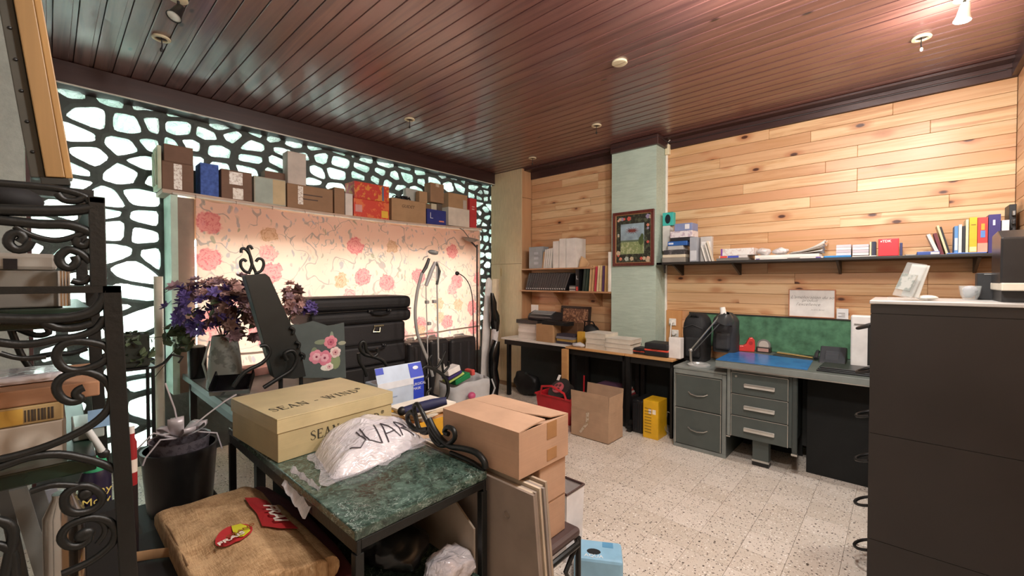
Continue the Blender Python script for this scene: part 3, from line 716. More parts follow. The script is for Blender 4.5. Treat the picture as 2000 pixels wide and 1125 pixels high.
MB().box(XF-.008, XF-.001, yb+.03, ya-.03, zb+.03, zt-.03).build('border_print', m_foil('#2a2a22', '#4c5340', 30, .4), pf)
iy0, iy1, iz0, iz1 = yb+.105, ya-.085, zb+.12, zt-.125
MB().box(XF-.011, XF-.008, iy0, iy1, iz0, iz1).build('sky_print', mat('#8fa3ae', .4, var=.2), pf)
MB().box(XF-.012, XF-.0105, iy0, iy1, iz0, iz0+(iz1-iz0)*.42).build('meadow_print', m_foil('#7c8a5c', '#a9ad86', 34, .4), pf)
MB().box(XF-.0125, XF-.0115, iy0, iy1, iz0+(iz1-iz0)*.40, iz0+(iz1-iz0)*.46).build('hill_print', mat('#5b6b58', .4), pf)
yc = (iy0+iy1)/2
m = MB()
for i in range(14):
    a = PI*2*i/14; m.tube([(XF-.0125, yc, iz1-.07), (XF-.0125, yc+.075*math.cos(a), iz1-.07+.035*math.sin(a))], [.006, .001], 5)
m.build('ornament_print', mat('#7a3f3a', .4), pf)
MB().box(XF-.0125, XF-.011, yc-.03, yc+.03, iz1-.085, iz1-.06).build('ornament_print', mat('#b5483f', .4), pf)
m = MB(); m.ell((XF-.012, iy0+.03, iz0+.13), .002, .028, .045).ell((XF-.012, iy0+.02, iz0+.17), .002, .018, .03).tube([(XF-.012, iy0+.03, iz0+.03), (XF-.012, iy0+.03, iz0+.11)], .003, 5); m.build('tree_print', mat('#4b5a34', .4), pf)
fls = []
rf = random.Random(5)
for i in range(22):
    u = rf.random(); s = i % 4
    yy, zz = ((yb+.035+u*(ya-yb-.07), zt-.072), (yb+.035+u*(ya-yb-.07), zb+.072), (ya-.058, zb+.05+u*(zt-zb-.1)), (yb+.066, zb+.05+u*(zt-zb-.1)))[s]
    r = rf.uniform(.012, .026); m = MB()
    for k in range(5):
        a = 2*PI*k/5; m.ell((XF-.0095, yy+r*.55*math.cos(a), zz+r*.55*math.sin(a)), .002, r*.5, r*.5, 8, 5)
    m.build('flower_print', mat(rf.choice(['#c97c62', '#b9a88c', '#8f86a0', '#d0a28a', '#8c9a78', '#a9b0a4', '#c2564a']), .45), pf)
# ------------------------------------------------------------------ two shelf boards with binders left of the column
SHW = m_wood('#a97c58', '#bd916a', 1, 16, .5)
LX = 4.0
z1s = PX(1100, 568, LX).z; z2s = PX(1100, 523, LX).z
def wshelf(label, ztop, y0, y1, th, br):
    t = thing('wall_shelf', label, 'shelf', (4.12, (y0+y1)/2, ztop-th))
    MB().box(LX, WB-.014, y0, y1, ztop-th, ztop).build('board', SHW, t, bevel=.002)
    for yy in br: MB().prism([(WB-.014, ztop-th-.001), (LX+.05, ztop-th-.001), (WB-.014, ztop-th-.16)], -.009, .009, Matrix(((1, 0, 0, 0), (0, 0, -1, yy), (0, 1, 0, 0), (0, 0, 0, 1)))).build('bracket', SHW, t)
    return t
wshelf('brown wooden wall shelf full of black folders', z1s, 2.262, 3.538, .018, (3.05, 2.5))
wshelf('shorter brown wooden wall shelf with white binders above the black folders', z2s, PX(1160, 523, LX).y, 3.50, .016, ())
PAGES = mat('#e2d9c8', .8)
def bookB(label, y1, wid, h, dep, z0, col, lean=0.0, xf=4.02, name='binder', cat='binder', group=None, rough=.5, parts=True):
    """upright volume on a wall-B shelf, spine to the room; y1 is its left lower corner, lean>0 tips its top towards +y"""
    M = T_(xf, y1, z0+wid*abs(math.sin(lean))*(1 if lean < 0 else 0)+.0006) @ RX(-lean)
    if lean > 0: M = T_(xf, y1-wid, z0+.0006) @ RX(-lean) @ T_(0, wid, 0) @ T_(0, 0, 0)
    t = thing(name, label, cat, M=M, group=group); c = mat(col, rough)
    a = min(.003, wid*.18)
    MB(t).box(0, .003, -wid, 0, 0, h).box(.003, dep, -wid, -wid+a, 0, h).box(.003, dep, -a, 0, 0, h).build('cover', c, t)
    if wid-2*a > .002: MB(t).box(.004, dep-.004, -wid+a, -a, .004, h-.006).build('pages', PAGES, t)
    return t
def ypx(x, y=545): return PX(x, y, 4.02).y
G1 = 'black folders leaning in a row on the lower shelf'
y = ypx(1026, 560); n = 18; w = (ypx(1026, 560)-ypx(1104, 560))/n
for i in range(n):
    t = bookB('black plastic folder leaning in the row on the brown wall shelf', y-i*w, w*.82, .215-.002*(i % 3), .19, z1s, '#17181b', -.30-.004*i, group=G1, rough=.35, name='folder', cat='folder')
    MB(t).box(-.0012, .0005, -w*.82+.0005, -w*.82+.0028, .004, .205).build('spine_edge', mat('#85878c', .4), t); MB(t).box(-.0013, .0005, -w*.7, -w*.2, .012, .024).build('spine_label', mat('#c9c9c9', .5), t)
GM = 'volumes on the lower brown shelf'
for i in range(5):
    a = ypx(1111, 560); b = ypx(1124, 560)
    o = MB().box(4.03, 4.15, b, a, z1s+.001+i*.0125, z1s+.0125+i*.0125).build('disc_case', mat(['#b9b4ad', '#39393d', '#c9c4bc', '#8d8a86', '#3c3c40'][i], .4)); tag(o, 'flat disc case in the small stack beside the black folders'+(', lowest', ', second from the bottom', ', in the middle', ', second from the top', ', topmost')[i], 'disc case', 'disc cases on the lower shelf')
t = bookB('black box file with red tab standing on the lower brown shelf', ypx(1124), .045, .255, .2, z1s, '#141416', .0, group=GM, name='box_file', cat='binder')
MB().box(4.018, 4.0205, ypx(1124)-.035, ypx(1124)-.008, z1s+.004, z1s+.05).build('tab', mat('#c23a34'), t)
text('L', .06, mat('#cfcfd4'), faceM((4.0185, ypx(1124)-.022, z1s+.15), (0, -1, 0), (0, 0, 1)), t)
bookB('dark green folder leaning on the lower brown shelf', ypx(1137), .03, .25, .2, z1s, '#24352f', -.1, group=GM, name='folder', cat='folder')
bookB('second dark green folder leaning on the lower brown shelf, nearer the kraft folders', ypx(1143), .02, .245, .2, z1s, '#2c3d33', -.1, group=GM, name='folder', cat='folder')
for xx, col, hh, ln, lab in ((1150, '#d0a97e', .285, -.07, 'tan kraft folder leaning, first of the kraft row'), (1155, '#c99f70', .28, -.07, 'kraft folder leaning, beside the first tan one'), (1160.5, '#c23d4e', .27, -.07, 'red folder among the kraft folders'), (1165, '#dcc69f', .28, -.07, 'cream folder behind the red one'), (1170, '#d8bd8e', .28, -.05, 'pale tan folder before the purple one'), (1176, '#54365f', .275, -.03, 'purple folder among the kraft folders'), (1180.5, '#b8925f', .28, -.03, 'brown kraft folder right of the purple one'), (1185, '#a9854f', .275, -.01, 'last brown kraft folder before the white board')):
    bookB(lab, ypx(xx), .020, hh, .2, z1s, col, ln, group=GM, name='folder', cat='folder')
o = MB().box(4.0, 4.2, ypx(1194.5), ypx(1189.5), z1s+.001, PX(1190, 492, 4.0).z).build('white_board', mat('#eee9e0', .5), bevel=.002); tag(o, 'tall white panel standing on the shelf against the green column', 'panel')
# upper shelf
GU = 'volumes on the upper brown shelf'
t = thing('storage_folder', 'grey translucent plastic folder box at the cupboard end of the upper shelf', 'folder', (4.05, ypx(1045, 500), z2s))
MB().box(4.03, 4.16, ypx(1058, 500), ypx(1032, 500), z2s+.001, PX(1045, 482, 4.03).z).build('sleeve', mat('#9aa0a4', .3), t, bevel=.004)
for i in range(3): MB().box(4.027, 4.0305, ypx(1051, 500), ypx(1042, 500), z2s+.05+.06*i, z2s+.08+.06*i).build('pocket_print', mat('#b9bfc4', .3), t)
bookB('tan paper folder leaning between grey and white files', ypx(1058.5, 510), .012, .2, .18, z2s, '#c39a70', -.13, group=GU, name='folder', cat='folder')
for i in range(4): bookB('thin white magazine file leaning on the upper shelf, '+('next to the tan folder', 'second from the tan folder', 'third from the tan folder', 'next to the tall binders')[i], ypx(1061+i*3.9, 510), .021, .225+.004*i, .18, z2s, '#d9d6d0', -.13, group='thin white files on the upper shelf', name='magazine_file', cat='file')
for a, b, yt, lab in ((1080, 1091, 471, 'white binder, slimmest of the three tall ones'), (1092.5, 1105, 466, 'white binder in the middle of the three tall ones'), (1106, 1124, 465, 'widest white binder of the three tall ones')):
    bookB(lab, ypx(a, 500), ypx(a, 500)-ypx(b, 500), PX((a+b)/2, yt, 4.02).z-z2s-.001, .21, z2s, '#dedad5', 0, group=GU)
t = thing('kraft_envelope', 'open kraft envelope slumped at the end of the upper shelf', 'envelope', (4.06, ypx(1133, 510), z2s))
MB().grid(lambda u, v: Vector((4.05+.02*v+.02*math.sin(u*3), ypx(1127, 510)-.11*u-.02*v, z2s+.002+(.13-.06*u-.03*u*u)*v)), 6, 6).build('sheet', m_card('#c9a277'), t, True, solid=.003)
# ------------------------------------------------------------------ long dark shelf on the pine wall
LSX = 3.965; zL = PX(1600, 509.5, LSX).z+.022
yL0, yL1 = YR+.01, PX(1293, 512, LSX).y
ls = thing('long_shelf', 'long black shelf with brackets loaded with books and boxes along the pine wall', 'shelf', (4.1, .6, zL-.02))
SHB = mat('#26221f', .45)
MB().box(LSX, WB-.013, yL0, COLY0-.024, zL-.02, zL).box(LSX, COLX-.002, COLY0-.024, yL1, zL-.02, zL).build('board', SHB, ls, bevel=.003)
for px in (1324, 1438, 1638, 1908):
    yy = PX(px, 530, 4.1).y
    MB().prism([(WB-.013, zL-.02), (LSX+.02, zL-.02), (LSX+.022, zL-.032), (WB-.03, zL-.12), (WB-.013, zL-.12)], -.008, .008, Matrix(((1, 0, 0, 0), (0, 0, -1, yy), (0, 1, 0, 0), (0, 0, 0, 1)))).build('bracket', SHB, ls)
MB().prism([(LSX, zL-.02), (COLX-.002, zL-.02), (COLX-.002, zL-.10)], -.006, .006, Matrix(((1, 0, 0, 0), (0, 0, -1, yL1-.012), (0, 1, 0, 0), (0, 0, 0, 1)))).build('bracket', SHB, ls)
GL = 'things on the long black shelf'
def lb(name, label, xa, xb, yt, yb=None, xf=3.985, dep=.18, m=None, cat='box', z0=None, bev=.003, sp=None):
    """flat-sided item on the long shelf from its front face in the photograph; yb None means it stands on the shelf"""
    xm = (xa+xb)/2; Y0, Y1 = PX(xb, yt, xf).y, PX(xa, yt, xf).y
    zb_ = (zL+.0008 if z0 is None else z0) if yb is None else PX(xm, yb, xf).z
    zt_ = max(PX(xm, yt, xf).z, zb_+.006)
    t = thing(name, label, cat, ((2*xf+dep)/2, (Y0+Y1)/2, zb_), 0, GL)
    MB().box(xf, min(xf+dep, WB-.015), Y0, Y1, zb_, zt_).build('body', m, t, bevel=bev)
    t['zt'] = zt_; return t, (xf, Y0, Y1, zb_, zt_)
def patch(t, g, u0, u1, v0, v1, m, name='print'):
    xf, Y0, Y1, a, b = g; MB().box(xf-.0015, xf+.001, Y1-(Y1-Y0)*u0, Y1-(Y1-Y0)*u1, a+(b-a)*v0, a+(b-a)*v1).build(name, m, t)
GRY = mat('#77736e', .5); WHT = mat('#e4e0da', .55); DK = mat('#26262a', .45)
t, g0 = lb('flat_box', 'flat grey box at the bottom of the pile by the green column', 1293, 1338, 503, m=mat('#8b857c', .6)); z = g0[4]
t, g = lb('flat_box', 'cream flat box second in the pile by the column on the long shelf', 1294, 1338, 497, z0=z+.0005, m=mat('#cfc4ae', .6)); z = g[4]
t, g = lb('dark_box', 'dark marbled box in the pile at the column end of the long shelf', 1296, 1336, 488, z0=z+.0005, m=m_foil('#3c3a3c', '#6a6668', 30)); z = g[4]; zq = z
t, g = lb('flat_box', 'pale grey flat box under the blue one', 1304, 1334, 480, z0=z+.0005, xf=3.99, m=mat('#b4b4b2', .5), dep=.14); z = g[4]
t, g = lb('blue_flat_box', 'bright blue flat box in the pile on the long shelf', 1304, 1342, 471, z0=z+.0005, xf=3.985, m=mat('#2f5fa8', .4), dep=.15); patch(t, g, .05, .3, .3, .7, mat('#cfd8e6')); z = g[4]
t, g = lb('dark_box', 'black box above the blue flat box', 1310, 1346, 464, z0=z+.0005, xf=3.99, m=DK, dep=.15); z = g[4]
t, g = lb('white_box', 'white printed box in the upper pile on the long shelf', 1309, 1352, 451, z0=z+.0005, xf=3.985, m=m_foil('#dcd6d8', '#b9a9b6', 26), dep=.16); z = g[4]
t, g = lb('lilac_box', 'lilac-blue box with a white label on top of the pile', 1317, 1352, 436, z0=z+.0005, xf=3.985, m=mat('#7f8cb4', .5), dep=.15); patch(t, g, .6, .85, .2, .85, mat('#e2e2e6'), 'label_panel'); z = g[4]
tA, gA = lb('white_box', 'white upright box beside the column carrying the teal box', 1294, 1308, 441, z0=zq+.0006, xf=4.08, m=mat('#d5d2cc', .55), dep=.1)
tB, gB = lb('teal_box', 'teal box with a dark oval window on top of the pile by the column', 1294, 1315, 415, z0=gA[4]+.0006, xf=4.08, m=mat('#3fb7ae', .5), dep=.06)
MB().ell((gB[0]-.001, (gB[1]+gB[2])/2, (gB[3]+gB[4])/2), .0025, .028, .045).build('window', mat('#1f2c33', .2), tB, True)
t, g = lb('grey_box', 'slim grey upright box beside the pile on the long shelf', 1347, 1362, 463, m=mat('#9a9ea6', .5), dep=.14); patch(t, g, .1, .9, .05, .45, mat('#c9ccd0', .5))
t, g = lb('clear_packet', 'clear blister packet standing beside the grey upright box', 1368, 1390, 462, xf=4.03, m=mat('#c3bfbb', .25), dep=.05); patch(t, g, .1, .9, .55, .8, mat('#e6e2de'))
GP = 'leaning leaflets on the long shelf'
for i, (xx, lab) in enumerate(((1366, 'white leaflet leaning against the blister packet'), (1374, 'second white leaflet leaning against the blister packet'), (1379, 'cream leaflet leaning against the blister packet'))):
    bookB(lab, PX(xx+12, 500, 3.995).y, .010, .15+.02*i, .034, zL, ['#e6e2db', '#ded9d2', '#d9cfbd'][i], .28, xf=3.992, name='leaflet', cat='leaflet', group=GP)
# flat magazines, papers and packets in the middle
t, g = lb('magazine_pile', 'grey folder at the bottom of the papers on the long shelf', 1399, 1462, 504, m=GRY, dep=.2, cat='folder'); z = g[4]
t, g = lb('paper_pad', 'pad with red and blue edge under the striped envelope', 1404, 1460, 499, z0=z+.0005, m=mat('#cfcac8'), dep=.2, cat='pad'); patch(t, g, .05, .3, .1, .9, mat('#d0453d')); patch(t, g, .32, .7, .1, .9, mat('#3d4db0')); z = g[4]
t, g = lb('envelope_bundle', 'bundle of white printed envelopes with purple edge on the long shelf', 1408, 1472, 485, z0=z+.0005, m=m_foil('#dcd9d6', '#c9b9b6', 20), dep=.17, cat='envelopes'); patch(t, g, 0, .05, 0, 1, mat('#7a3f9a')); z = g[4]
t, g = lb('paper_stack', 'wide white printed magazine stack along the middle of the long shelf', 1474, 1608, 503, m=WHT, dep=.22, cat='magazines'); patch(t, g, .02, .08, .2, .8, mat('#5b4f9a')); patch(t, g, .5, .68, .3, .7, mat('#55504c')); patch(t, g, .9, .97, .1, .9, mat('#5a4aa0')); z = g[4]
t, g = lb('paper_stack', 'thin white paper pile lying on the wide magazine stack', 1474, 1600, 497, z0=z+.0005, m=mat('#e9e6e0', .6), dep=.2, cat='papers'); z = g[4]
FILM = NT('clear_film'); FILM.set(Base_Color=lin('#e3e0e2'), Roughness=.22, Alpha=.8); FILM.set(Normal=FILM.bump(FILM.noise(FILM.coord(), 25, 3, .6, 1.0), .7, .02)); FILM = FILM.m
for xa, xb, yt, lab in ((1475, 1502, 484, 'crumpled clear plastic packet on the papers of the long shelf'), (1505, 1538, 484, 'second clear plastic packet with silver print on the papers')):
    a, b = PX(xa, yt, 4.0).y, PX(xb, yt, 4.0).y; zt_ = PX(xa, yt, 4.0).z
    m = MB().ell((4.07, (a+b)/2, (z+zt_)/2+.002), .07, abs(a-b)/2, max(.02, (zt_-z)/2), 16, 10); m.wob(.012, 22, 3)
    for p in m.v: p.z = max(p.z, z+.001)
    o = m.build('plastic_packet', FILM, None, True); tag(o, lab, 'plastic packet', GL)
# loose curled papers rising to the right
for i in range(4):
    a, b = PX(1536+4*i, 490, 4.0).y, PX(1606+2*i, 490, 4.0).y
    def fn(u, v, i=i, a=a, b=b): return Vector((3.99+.2*v, a+(b-a)*u, z+.002+.006*i+(.02+.02*i)*u*u+.012*math.sin(v*5+i)*u))
    o = MB().grid(fn, 10, 5).build('paper_sheet', mat(['#e6e2dc', '#dcd6cf', '#ece9e4', '#d9d4ce'][i], .6), None, True, solid=.0015); tag(o, ('lowest', 'second lowest', 'second highest', 'highest')[i]+' loose white sheet curling up on the paper pile of the long shelf', 'paper', 'curled sheets on the long shelf')
t, g = lb('blue_folder', 'bright blue flat folder under the white blocks on the long shelf', 1609, 1662, 499, m=mat('#2f86c8', .4), dep=.2, cat='folder'); z = g[4]
GC = 'white card blocks on the blue folder'
def ORD_(i, n): return ', lowest of its stack' if i == 0 else ', topmost of its stack' if i == n-1 else ', '+('second', 'third', 'fourth')[i-1]+' from the bottom'
for xa, xb in ((1633, 1662), (1665, 1697)):
    zz = z if xa < 1650 else zL+.012
    for k in range(4):
        y0, y1_ = PX(xb, 490, 4.0).y, PX(xa, 490, 4.0).y
        o = MB().box(4.0, 4.13, y0, y1_, zz+.0006, zz+.0195).build('card_block', mat(['#d9d2d6', '#c3bcc6', '#e3dee0', '#cfc7cf'][k], .5), bevel=.002); zz += .02
        tag(o, 'pale lilac-white block of cards '+('on the blue folder' if xa < 1650 else 'on the thin white box')+ORD_(k, 4), 'card block', GC)
t, g = lb('flat_box', 'thin white box lying under the second card stack', 1664, 1712, 503.5, m=WHT, dep=.2)
for i, (xx, cc) in enumerate(((1698.5, '#cfc7a9'), (1702, '#3c3f52'), (1706, '#262b45'))):
    bookB(['cream slim case before the red box', 'dark slim case before the red box', 'navy slim case touching the red box'][i], PX(xx, 490, 4.0).y, .012, .1, .13, g[4], cc, 0, xf=4.0, name='slim_case', cat='disc case', group='slim cases beside the red box')
t, g = lb('red_box', 'bright red square box with white lettering on the long shelf', 1715.5, 1756, 466, xf=3.975, m=mat('#d8303c', .4), dep=.13)
text('TDK', .024, mat('#f0e4e2'), faceM((3.974, g[2]-.045, g[4]-.018), (0, -1, 0), (0, 0, 1)), t, bold=.0006)
MB().box(3.9745, 3.976, g[2]-.02, g[2]-.012, g[4]-.023, g[4]-.014).build('logo', mat('#f0e4e2'), t)
lb('navy_case', 'navy case standing right of the red square box', 1757.5, 1763, 474, xf=3.99, m=mat('#343a6a', .4), dep=.12, cat='disc case')
t, g = lb('grey_tray', 'flat dark case with silver edge lying on the long shelf', 1767, 1790, 497, m=mat('#6f6d70', .4), dep=.15, cat='case'); patch(t, g, .1, .9, .3, .7, mat('#d5d2d0'))
t, g = lb('blue_flat_box', 'navy and white flat carton lying near the leaning books', 1791, 1836, 491, m=mat('#3a56a0', .4), dep=.16); patch(t, g, .6, .98, .15, .8, mat('#d8d5d8')); zz = g[4]
# leaning books at the right
GB = 'books at the right end of the long shelf'
bookB('white paperback leaning far over beside a maroon book', PX(1826, 492, 4.0).y, .018, .125, .14, zz+.001, '#d6d0cf', .35, xf=4.0, name='book', cat='book', group=GB)
bookB('maroon book leaning against the pale books', PX(1837, 495, 4.0).y, .016, .15, .14, zL, '#6d2a35', .24, xf=4.0, name='book', cat='book', group=GB)
bookB('cream book leaning against the row of upright books', PX(1848, 495, 4.0).y, .011, .2, .15, zL, '#d7c9a3', .24, xf=4.0, name='book', cat='book', group=GB)
bookB('black thin book behind the leaning cream book', PX(1853, 495, 4.0).y, .010, .19, .15, zL, '#1f1e24', .24, xf=4.0, name='book', cat='book', group=GB)
t, g = lb('blue_flat_box', 'long blue flat box under the upright books at the right end of the shelf', 1849, 1928, 493, xf=3.975, m=mat('#4d74bd', .4), dep=.16); zb2 = g[4]
for xa, xb, yt, col, lab in ((1864, 1871, 441, '#5b90c9', 'sky blue upright book with a white label'), (1872, 1878.5, 438, '#cfd0cf', 'white upright book next to the sky blue one'), (1879.5, 1885, 441, '#23262e', 'black upright book in the row'), (1886, 1891.5, 428, '#d9cfae', 'cream tall upright book in the row'), (1893, 1908, 424, '#e2b62c', 'thick yellow upright book'), (1909, 1929, 424, '#cf3f3d', 'thick red upright book with blue and yellow print'), (1930.5, 1954, 419, '#3a2f72', 'thick purple upright book')):
    a = PX(xa, 470, 3.985).y; b = PX(xb, 470, 3.985).y; h = PX((xa+xb)/2, yt, 3.985).z-zb2-.002
    base = zb2 if xa < 1929 else zL
    if xa > 1929: h = PX(xa, yt, 3.985).z-zL-.002
    t = bookB(lab, a, a-b, h, .14, base, col, 0, xf=3.985, name='book', cat='book', group=GB)
    gg = (3.985, b, a, base, base+h)
    if col == '#5b90c9': patch(t, gg, .1, .9, .1, .55, WHT)
    if col == '#cf3f3d': patch(t, gg, .3, .75, .42, .62, mat('#5f8ccc')); patch(t, gg, .35, .7, .64, .82, mat('#e2a83a')); patch(t, gg, .0, 1, .0, .26, mat('#e0a08a'))
    if col == '#e2b62c': patch(t, gg, .2, .85, .78, .8, mat('#8a6a20')); patch(t, gg, .05, .95, .02, .16, mat('#ecd9a4'))
    if col == '#3a2f72': patch(t, gg, .35, .55, .72, .86, mat('#d6d4e8'))
bookB('white soft-cover volume with dark print leaning at the end of the row', PX(1957, 480, 3.985).y+.002, .03, .2, .14, zL, '#dcd8dc', 0, xf=3.985, name='book', cat='book', group=GB)
# ------------------------------------------------------------------ worktops on black frames along the wall
TOPZ = .70
def tops(name, label, xf, x1, y0, y1, mtop, legs, th=.02, panel=None):
    t = thing(name, label, 'table', ((xf+x1)/2, (y0+y1)/2, 0))
    MB().box(xf, x1, y0, y1, TOPZ-th, TOPZ).build('tabletop', mtop, t, bevel=.003)
    for (a, b) in legs: MB().box(a-.02, a+.02, b-.02, b+.02, 0, TOPZ-th-.0005).build('leg', BLK, t)
    MB().box(xf+.03, xf+.05, y0+.03, y1-.03, TOPZ-th-.06, TOPZ-th-.0005).build('apron', BLK, t)
    if panel: MB().box(*panel).build('side_panel', BLK, t)
    return t
PA = PZ(988, 657, TOPZ); PB = PZ(1103, 677, TOPZ); PC_ = PZ(1221, 691, TOPZ); PD = PZ(1311, 704, TOPZ)
XT = 3.60
tops('white_worktop', 'white-topped worktop on black legs beside the corner cupboard', 3.66, WB-.014, PB.y+.01, CUPY-.012, mat('#dedad4', .4), ((3.75, PB.y+.06), (3.75, CUPY-.06), (4.2, CUPY-.06), (4.2, PB.y+.06)))
BEECH = m_wood('#c08f5c', '#cfa06a', 1, 16, .42)
tops('wooden_worktop', 'beech-topped worktop on black legs carrying the book piles', XT, COLX-.006, PC_.y+.008, PB.y+.006, BEECH, ((3.68, PC_.y+.035), (3.68, PB.y-.05), (3.945, PC_.y+.035), (3.945, PB.y-.05)))
tops('wooden_side_table', 'small beech-topped table on black panels beside the filing cabinet', XT, COLX-.006, PD.y, PC_.y+.002, BEECH, ((3.64, PC_.y-.022), (3.945, PC_.y-.022)), panel=(XT+.05, 3.97, PD.y+.02, PD.y+.04, 0, TOPZ-.021))
# loose beech plank propped under the junction of the tops
a = PX(1104, 681, XT-.03); b = PX(1100, 746, XT-.03)
o = MB().box(XT-.05, XT-.012, a.y-.032, a.y+.032, b.z, TOPZ-.022).build('table_apron_board', BEECH); tag(o, 'short beech board hanging upright below the joint of the two worktops', 'board')
o = MB().box(3.985, 4.0, 1.5, 3.5, .001, .62).build('infill_sheet', mat('#1d211f', .8)); tag(o, 'dark hardboard sheet standing at the back under the worktops', 'infill')  # plain dark sheet closing the back under the tops
# things on the white worktop
def tb(name, label, xa, xb, yt, xf, dep, m, z0=TOPZ+.0006, cat='box', group=None, rz=0, bev=.004):
    xm = (xa+xb)/2; Y0, Y1 = PX(xb, yt, xf).y, PX(xa, yt, xf).y; zt_ = max(PX(xm, yt, xf).z, z0+.008)
    t = thing(name, label, cat, (xf+dep/2, (Y0+Y1)/2, z0), 0, group)
    MB().box(xf, xf+dep, Y0, Y1, z0, zt_).build('body', m, t, bevel=bev); return t, (xf, Y0, Y1, z0, zt_)
def ORD(i, n): return ', lowest of its pile' if i == 0 else ', topmost of its pile' if i == n-1 else ', '+('second', 'third', 'fourth', 'fifth')[i-1]+' from the bottom'
def ream(label, xa, xb, yt, xf, dep, n, z0=TOPZ+.0006, cols=('#d9d4cc', '#c9c3ba', '#e2ded7')):
    xm = (xa+xb)/2; Y0, Y1 = PX(xb, yt, xf).y, PX(xa, yt, xf).y; zt_ = PX(xm, yt, xf).z; h = (zt_-z0)/n
    for i in range(n):
        d = R.uniform(-.006, .006)
        o = MB().box(xf+abs(d), xf+dep, Y0+d, Y1+d, z0+i*h+.0004, z0+(i+1)*h-.0002).build('paper_pad', mat(cols[i % 3], .7)); tag(o, label+ORD(i, n), 'paper', label)
    return zt_
z = ream('white paper pad in the pile under the black scanner', 1012, 1048, 632, 3.80, .24, 5)
t, g = tb('flat_scanner', 'flat black scanner lying on the pile of paper pads', 1008, 1050, 625, 3.78, .28, mat('#191a1c', .35), z0=z+.0006, cat='scanner')
zz = g[4]
# cylinder-fronted printer on the scanner
Yp0, Yp1 = PX(1078, 610, 3.84).y, PX(1030, 610, 3.84).y
t = thing('photo_printer', 'small silver and black printer with rounded front standing on the scanner', 'printer', (3.95, (Yp0+Yp1)/2, zz))
prof = [(3.85, 0), (4.05, 0), (4.05, .085), (3.95, .10), (3.87, .07), (3.845, .03)]
Mp = Matrix(((1, 0, 0, 0), (0, 0, -1, 0), (0, 1, 0, zz+.0006), (0, 0, 0, 1)))
MB().prism(prof, -Yp1, -Yp0, Mp).build('body', mat('#222427', .35), t, bevel=.006)
MB().prism([(3.848, .035), (3.93, .103), (3.95, .106), (3.872, .072)], -Yp1+.03, -Yp0-.03, Mp).build('silver_cover', mat('#9a9ea0', .3, .3), t, bevel=.003)
MB().box(3.97, 3.975, Yp1-.06, Yp1+.05, zz+.05, zz+.17, RX(0)).build('paper_sheet', WHT, t)
t, g = tb('cardboard_box', 'small kraft carton on the white worktop carrying a black laptop', 1047, 1080, 634, 3.70, .15, m_card('#b08a62'), cat='box')
t2, g2 = tb('black_notebook', 'thin black notebook lying across the small kraft carton', 1058, 1108, 628, 3.70, .125, mat('#17181a', .3), z0=g[4]+.0006, cat='notebook')
# ornate little easel picture at the back
ya, yb_ = PX(1092, 610, 4.12).y, PX(1150, 610, 4.12).y
pt = thing('ornate_picture', 'small picture of reddish flowers in a dark frame leaning on the pine wall', 'picture', (4.15, (ya+yb_)/2, TOPZ))
zt_, zb_ = PX(1120, 598, 4.12).z, TOPZ+.02
Ml = T_(4.13, 0, zb_) @ RY(.12)
for q in ((yb_, ya, 0, .03), (yb_, ya, zt_-zb_-.03, zt_-zb_), (yb_, yb_+.03, .03, zt_-zb_-.03), (ya-.03, ya, .03, zt_-zb_-.03)): MB().box(-.01, .01, *q, M=Ml).build('frame', mat('#2b1e18', .35), pt, bevel=.003)
MB().box(-.002, .008, yb_+.03, ya-.03, .03, zt_-zb_-.03, M=Ml).build('print', m_foil('#6e4a38', '#b88a6a', 40), pt)
# camera bag
m = MB().ell((4.05, PX(1150, 625, 4.0).y, TOPZ+.10), .08, .10, .10, 16, 10)
for p in m.v: p.z = max(p.z, TOPZ+.001)
t = thing('camera_bag', 'small black camera bag behind the book piles on the worktop', 'bag', (4.05, PX(1150, 625, 4.0).y, TOPZ))
m.build('pouch', mat('#1a1a1b', .7), t, True, bevel=0)
MB().tube([(4.05, PX(1150, 625, 4.0).y+.09, TOPZ+.12), (4.0, PX(1150, 625, 4.0).y+.05, TOPZ+.23), (4.0, PX(1150, 625, 4.0).y-.05, TOPZ+.23), (4.05, PX(1150, 625, 4.0).y-.09, TOPZ+.12)], .008, 6).build('strap', BLK, t, True)
z = ream('thin magazine in the heap at the end of the white worktop', 1086, 1118, 653, 3.72, .12, 4, cols=('#3b3440', '#b08d45', '#7c7a82'))
tb('wooden_box', 'dark wooden box behind the kraft carton', 1090, 1128, 631, 3.86, .12, m_wood('#4f392a', '#6c4e38', 1, 20), cat='box')
for i, (px, py) in enumerate(((1142, 638), (1153, 637))):
    c = PX(px, py, 3.86); o = thing('yellow_cup', ('pale yellow beaker beside the mustard packet', 'pale yellow beaker beside the camera bag')[i], 'cup', (3.86, c.y, TOPZ+.0006), 0, 'yellow beakers')
    MB(o).lathe([(.026, 0), (.032, .11), (.0285, .11), (.024, .004)], 20, cap=False).build('wall', mat('#e8d67c', .4), o, True); MB(o).lathe([(.025, .0), (.025, .004)], 20).build('base', mat('#e8d67c', .4), o)
tb('mustard_box', 'small mustard yellow packet beside the beakers', 1127, 1138, 648, 3.76, .055, mat('#d0a03a', .5))
# crumpled tissue at the joint
m = MB().ell((3.66, PX(1130, 668, 3.66).y, TOPZ+.02), .04, .08, .025, 14, 8); m.wob(.014, 30, 2)
for p in m.v: p.z = max(p.z, TOPZ+.001)
tag(m.build('crumpled_wrap', FILM, None, True), 'crumpled clear wrapping at the joint of the worktops', 'wrapping')
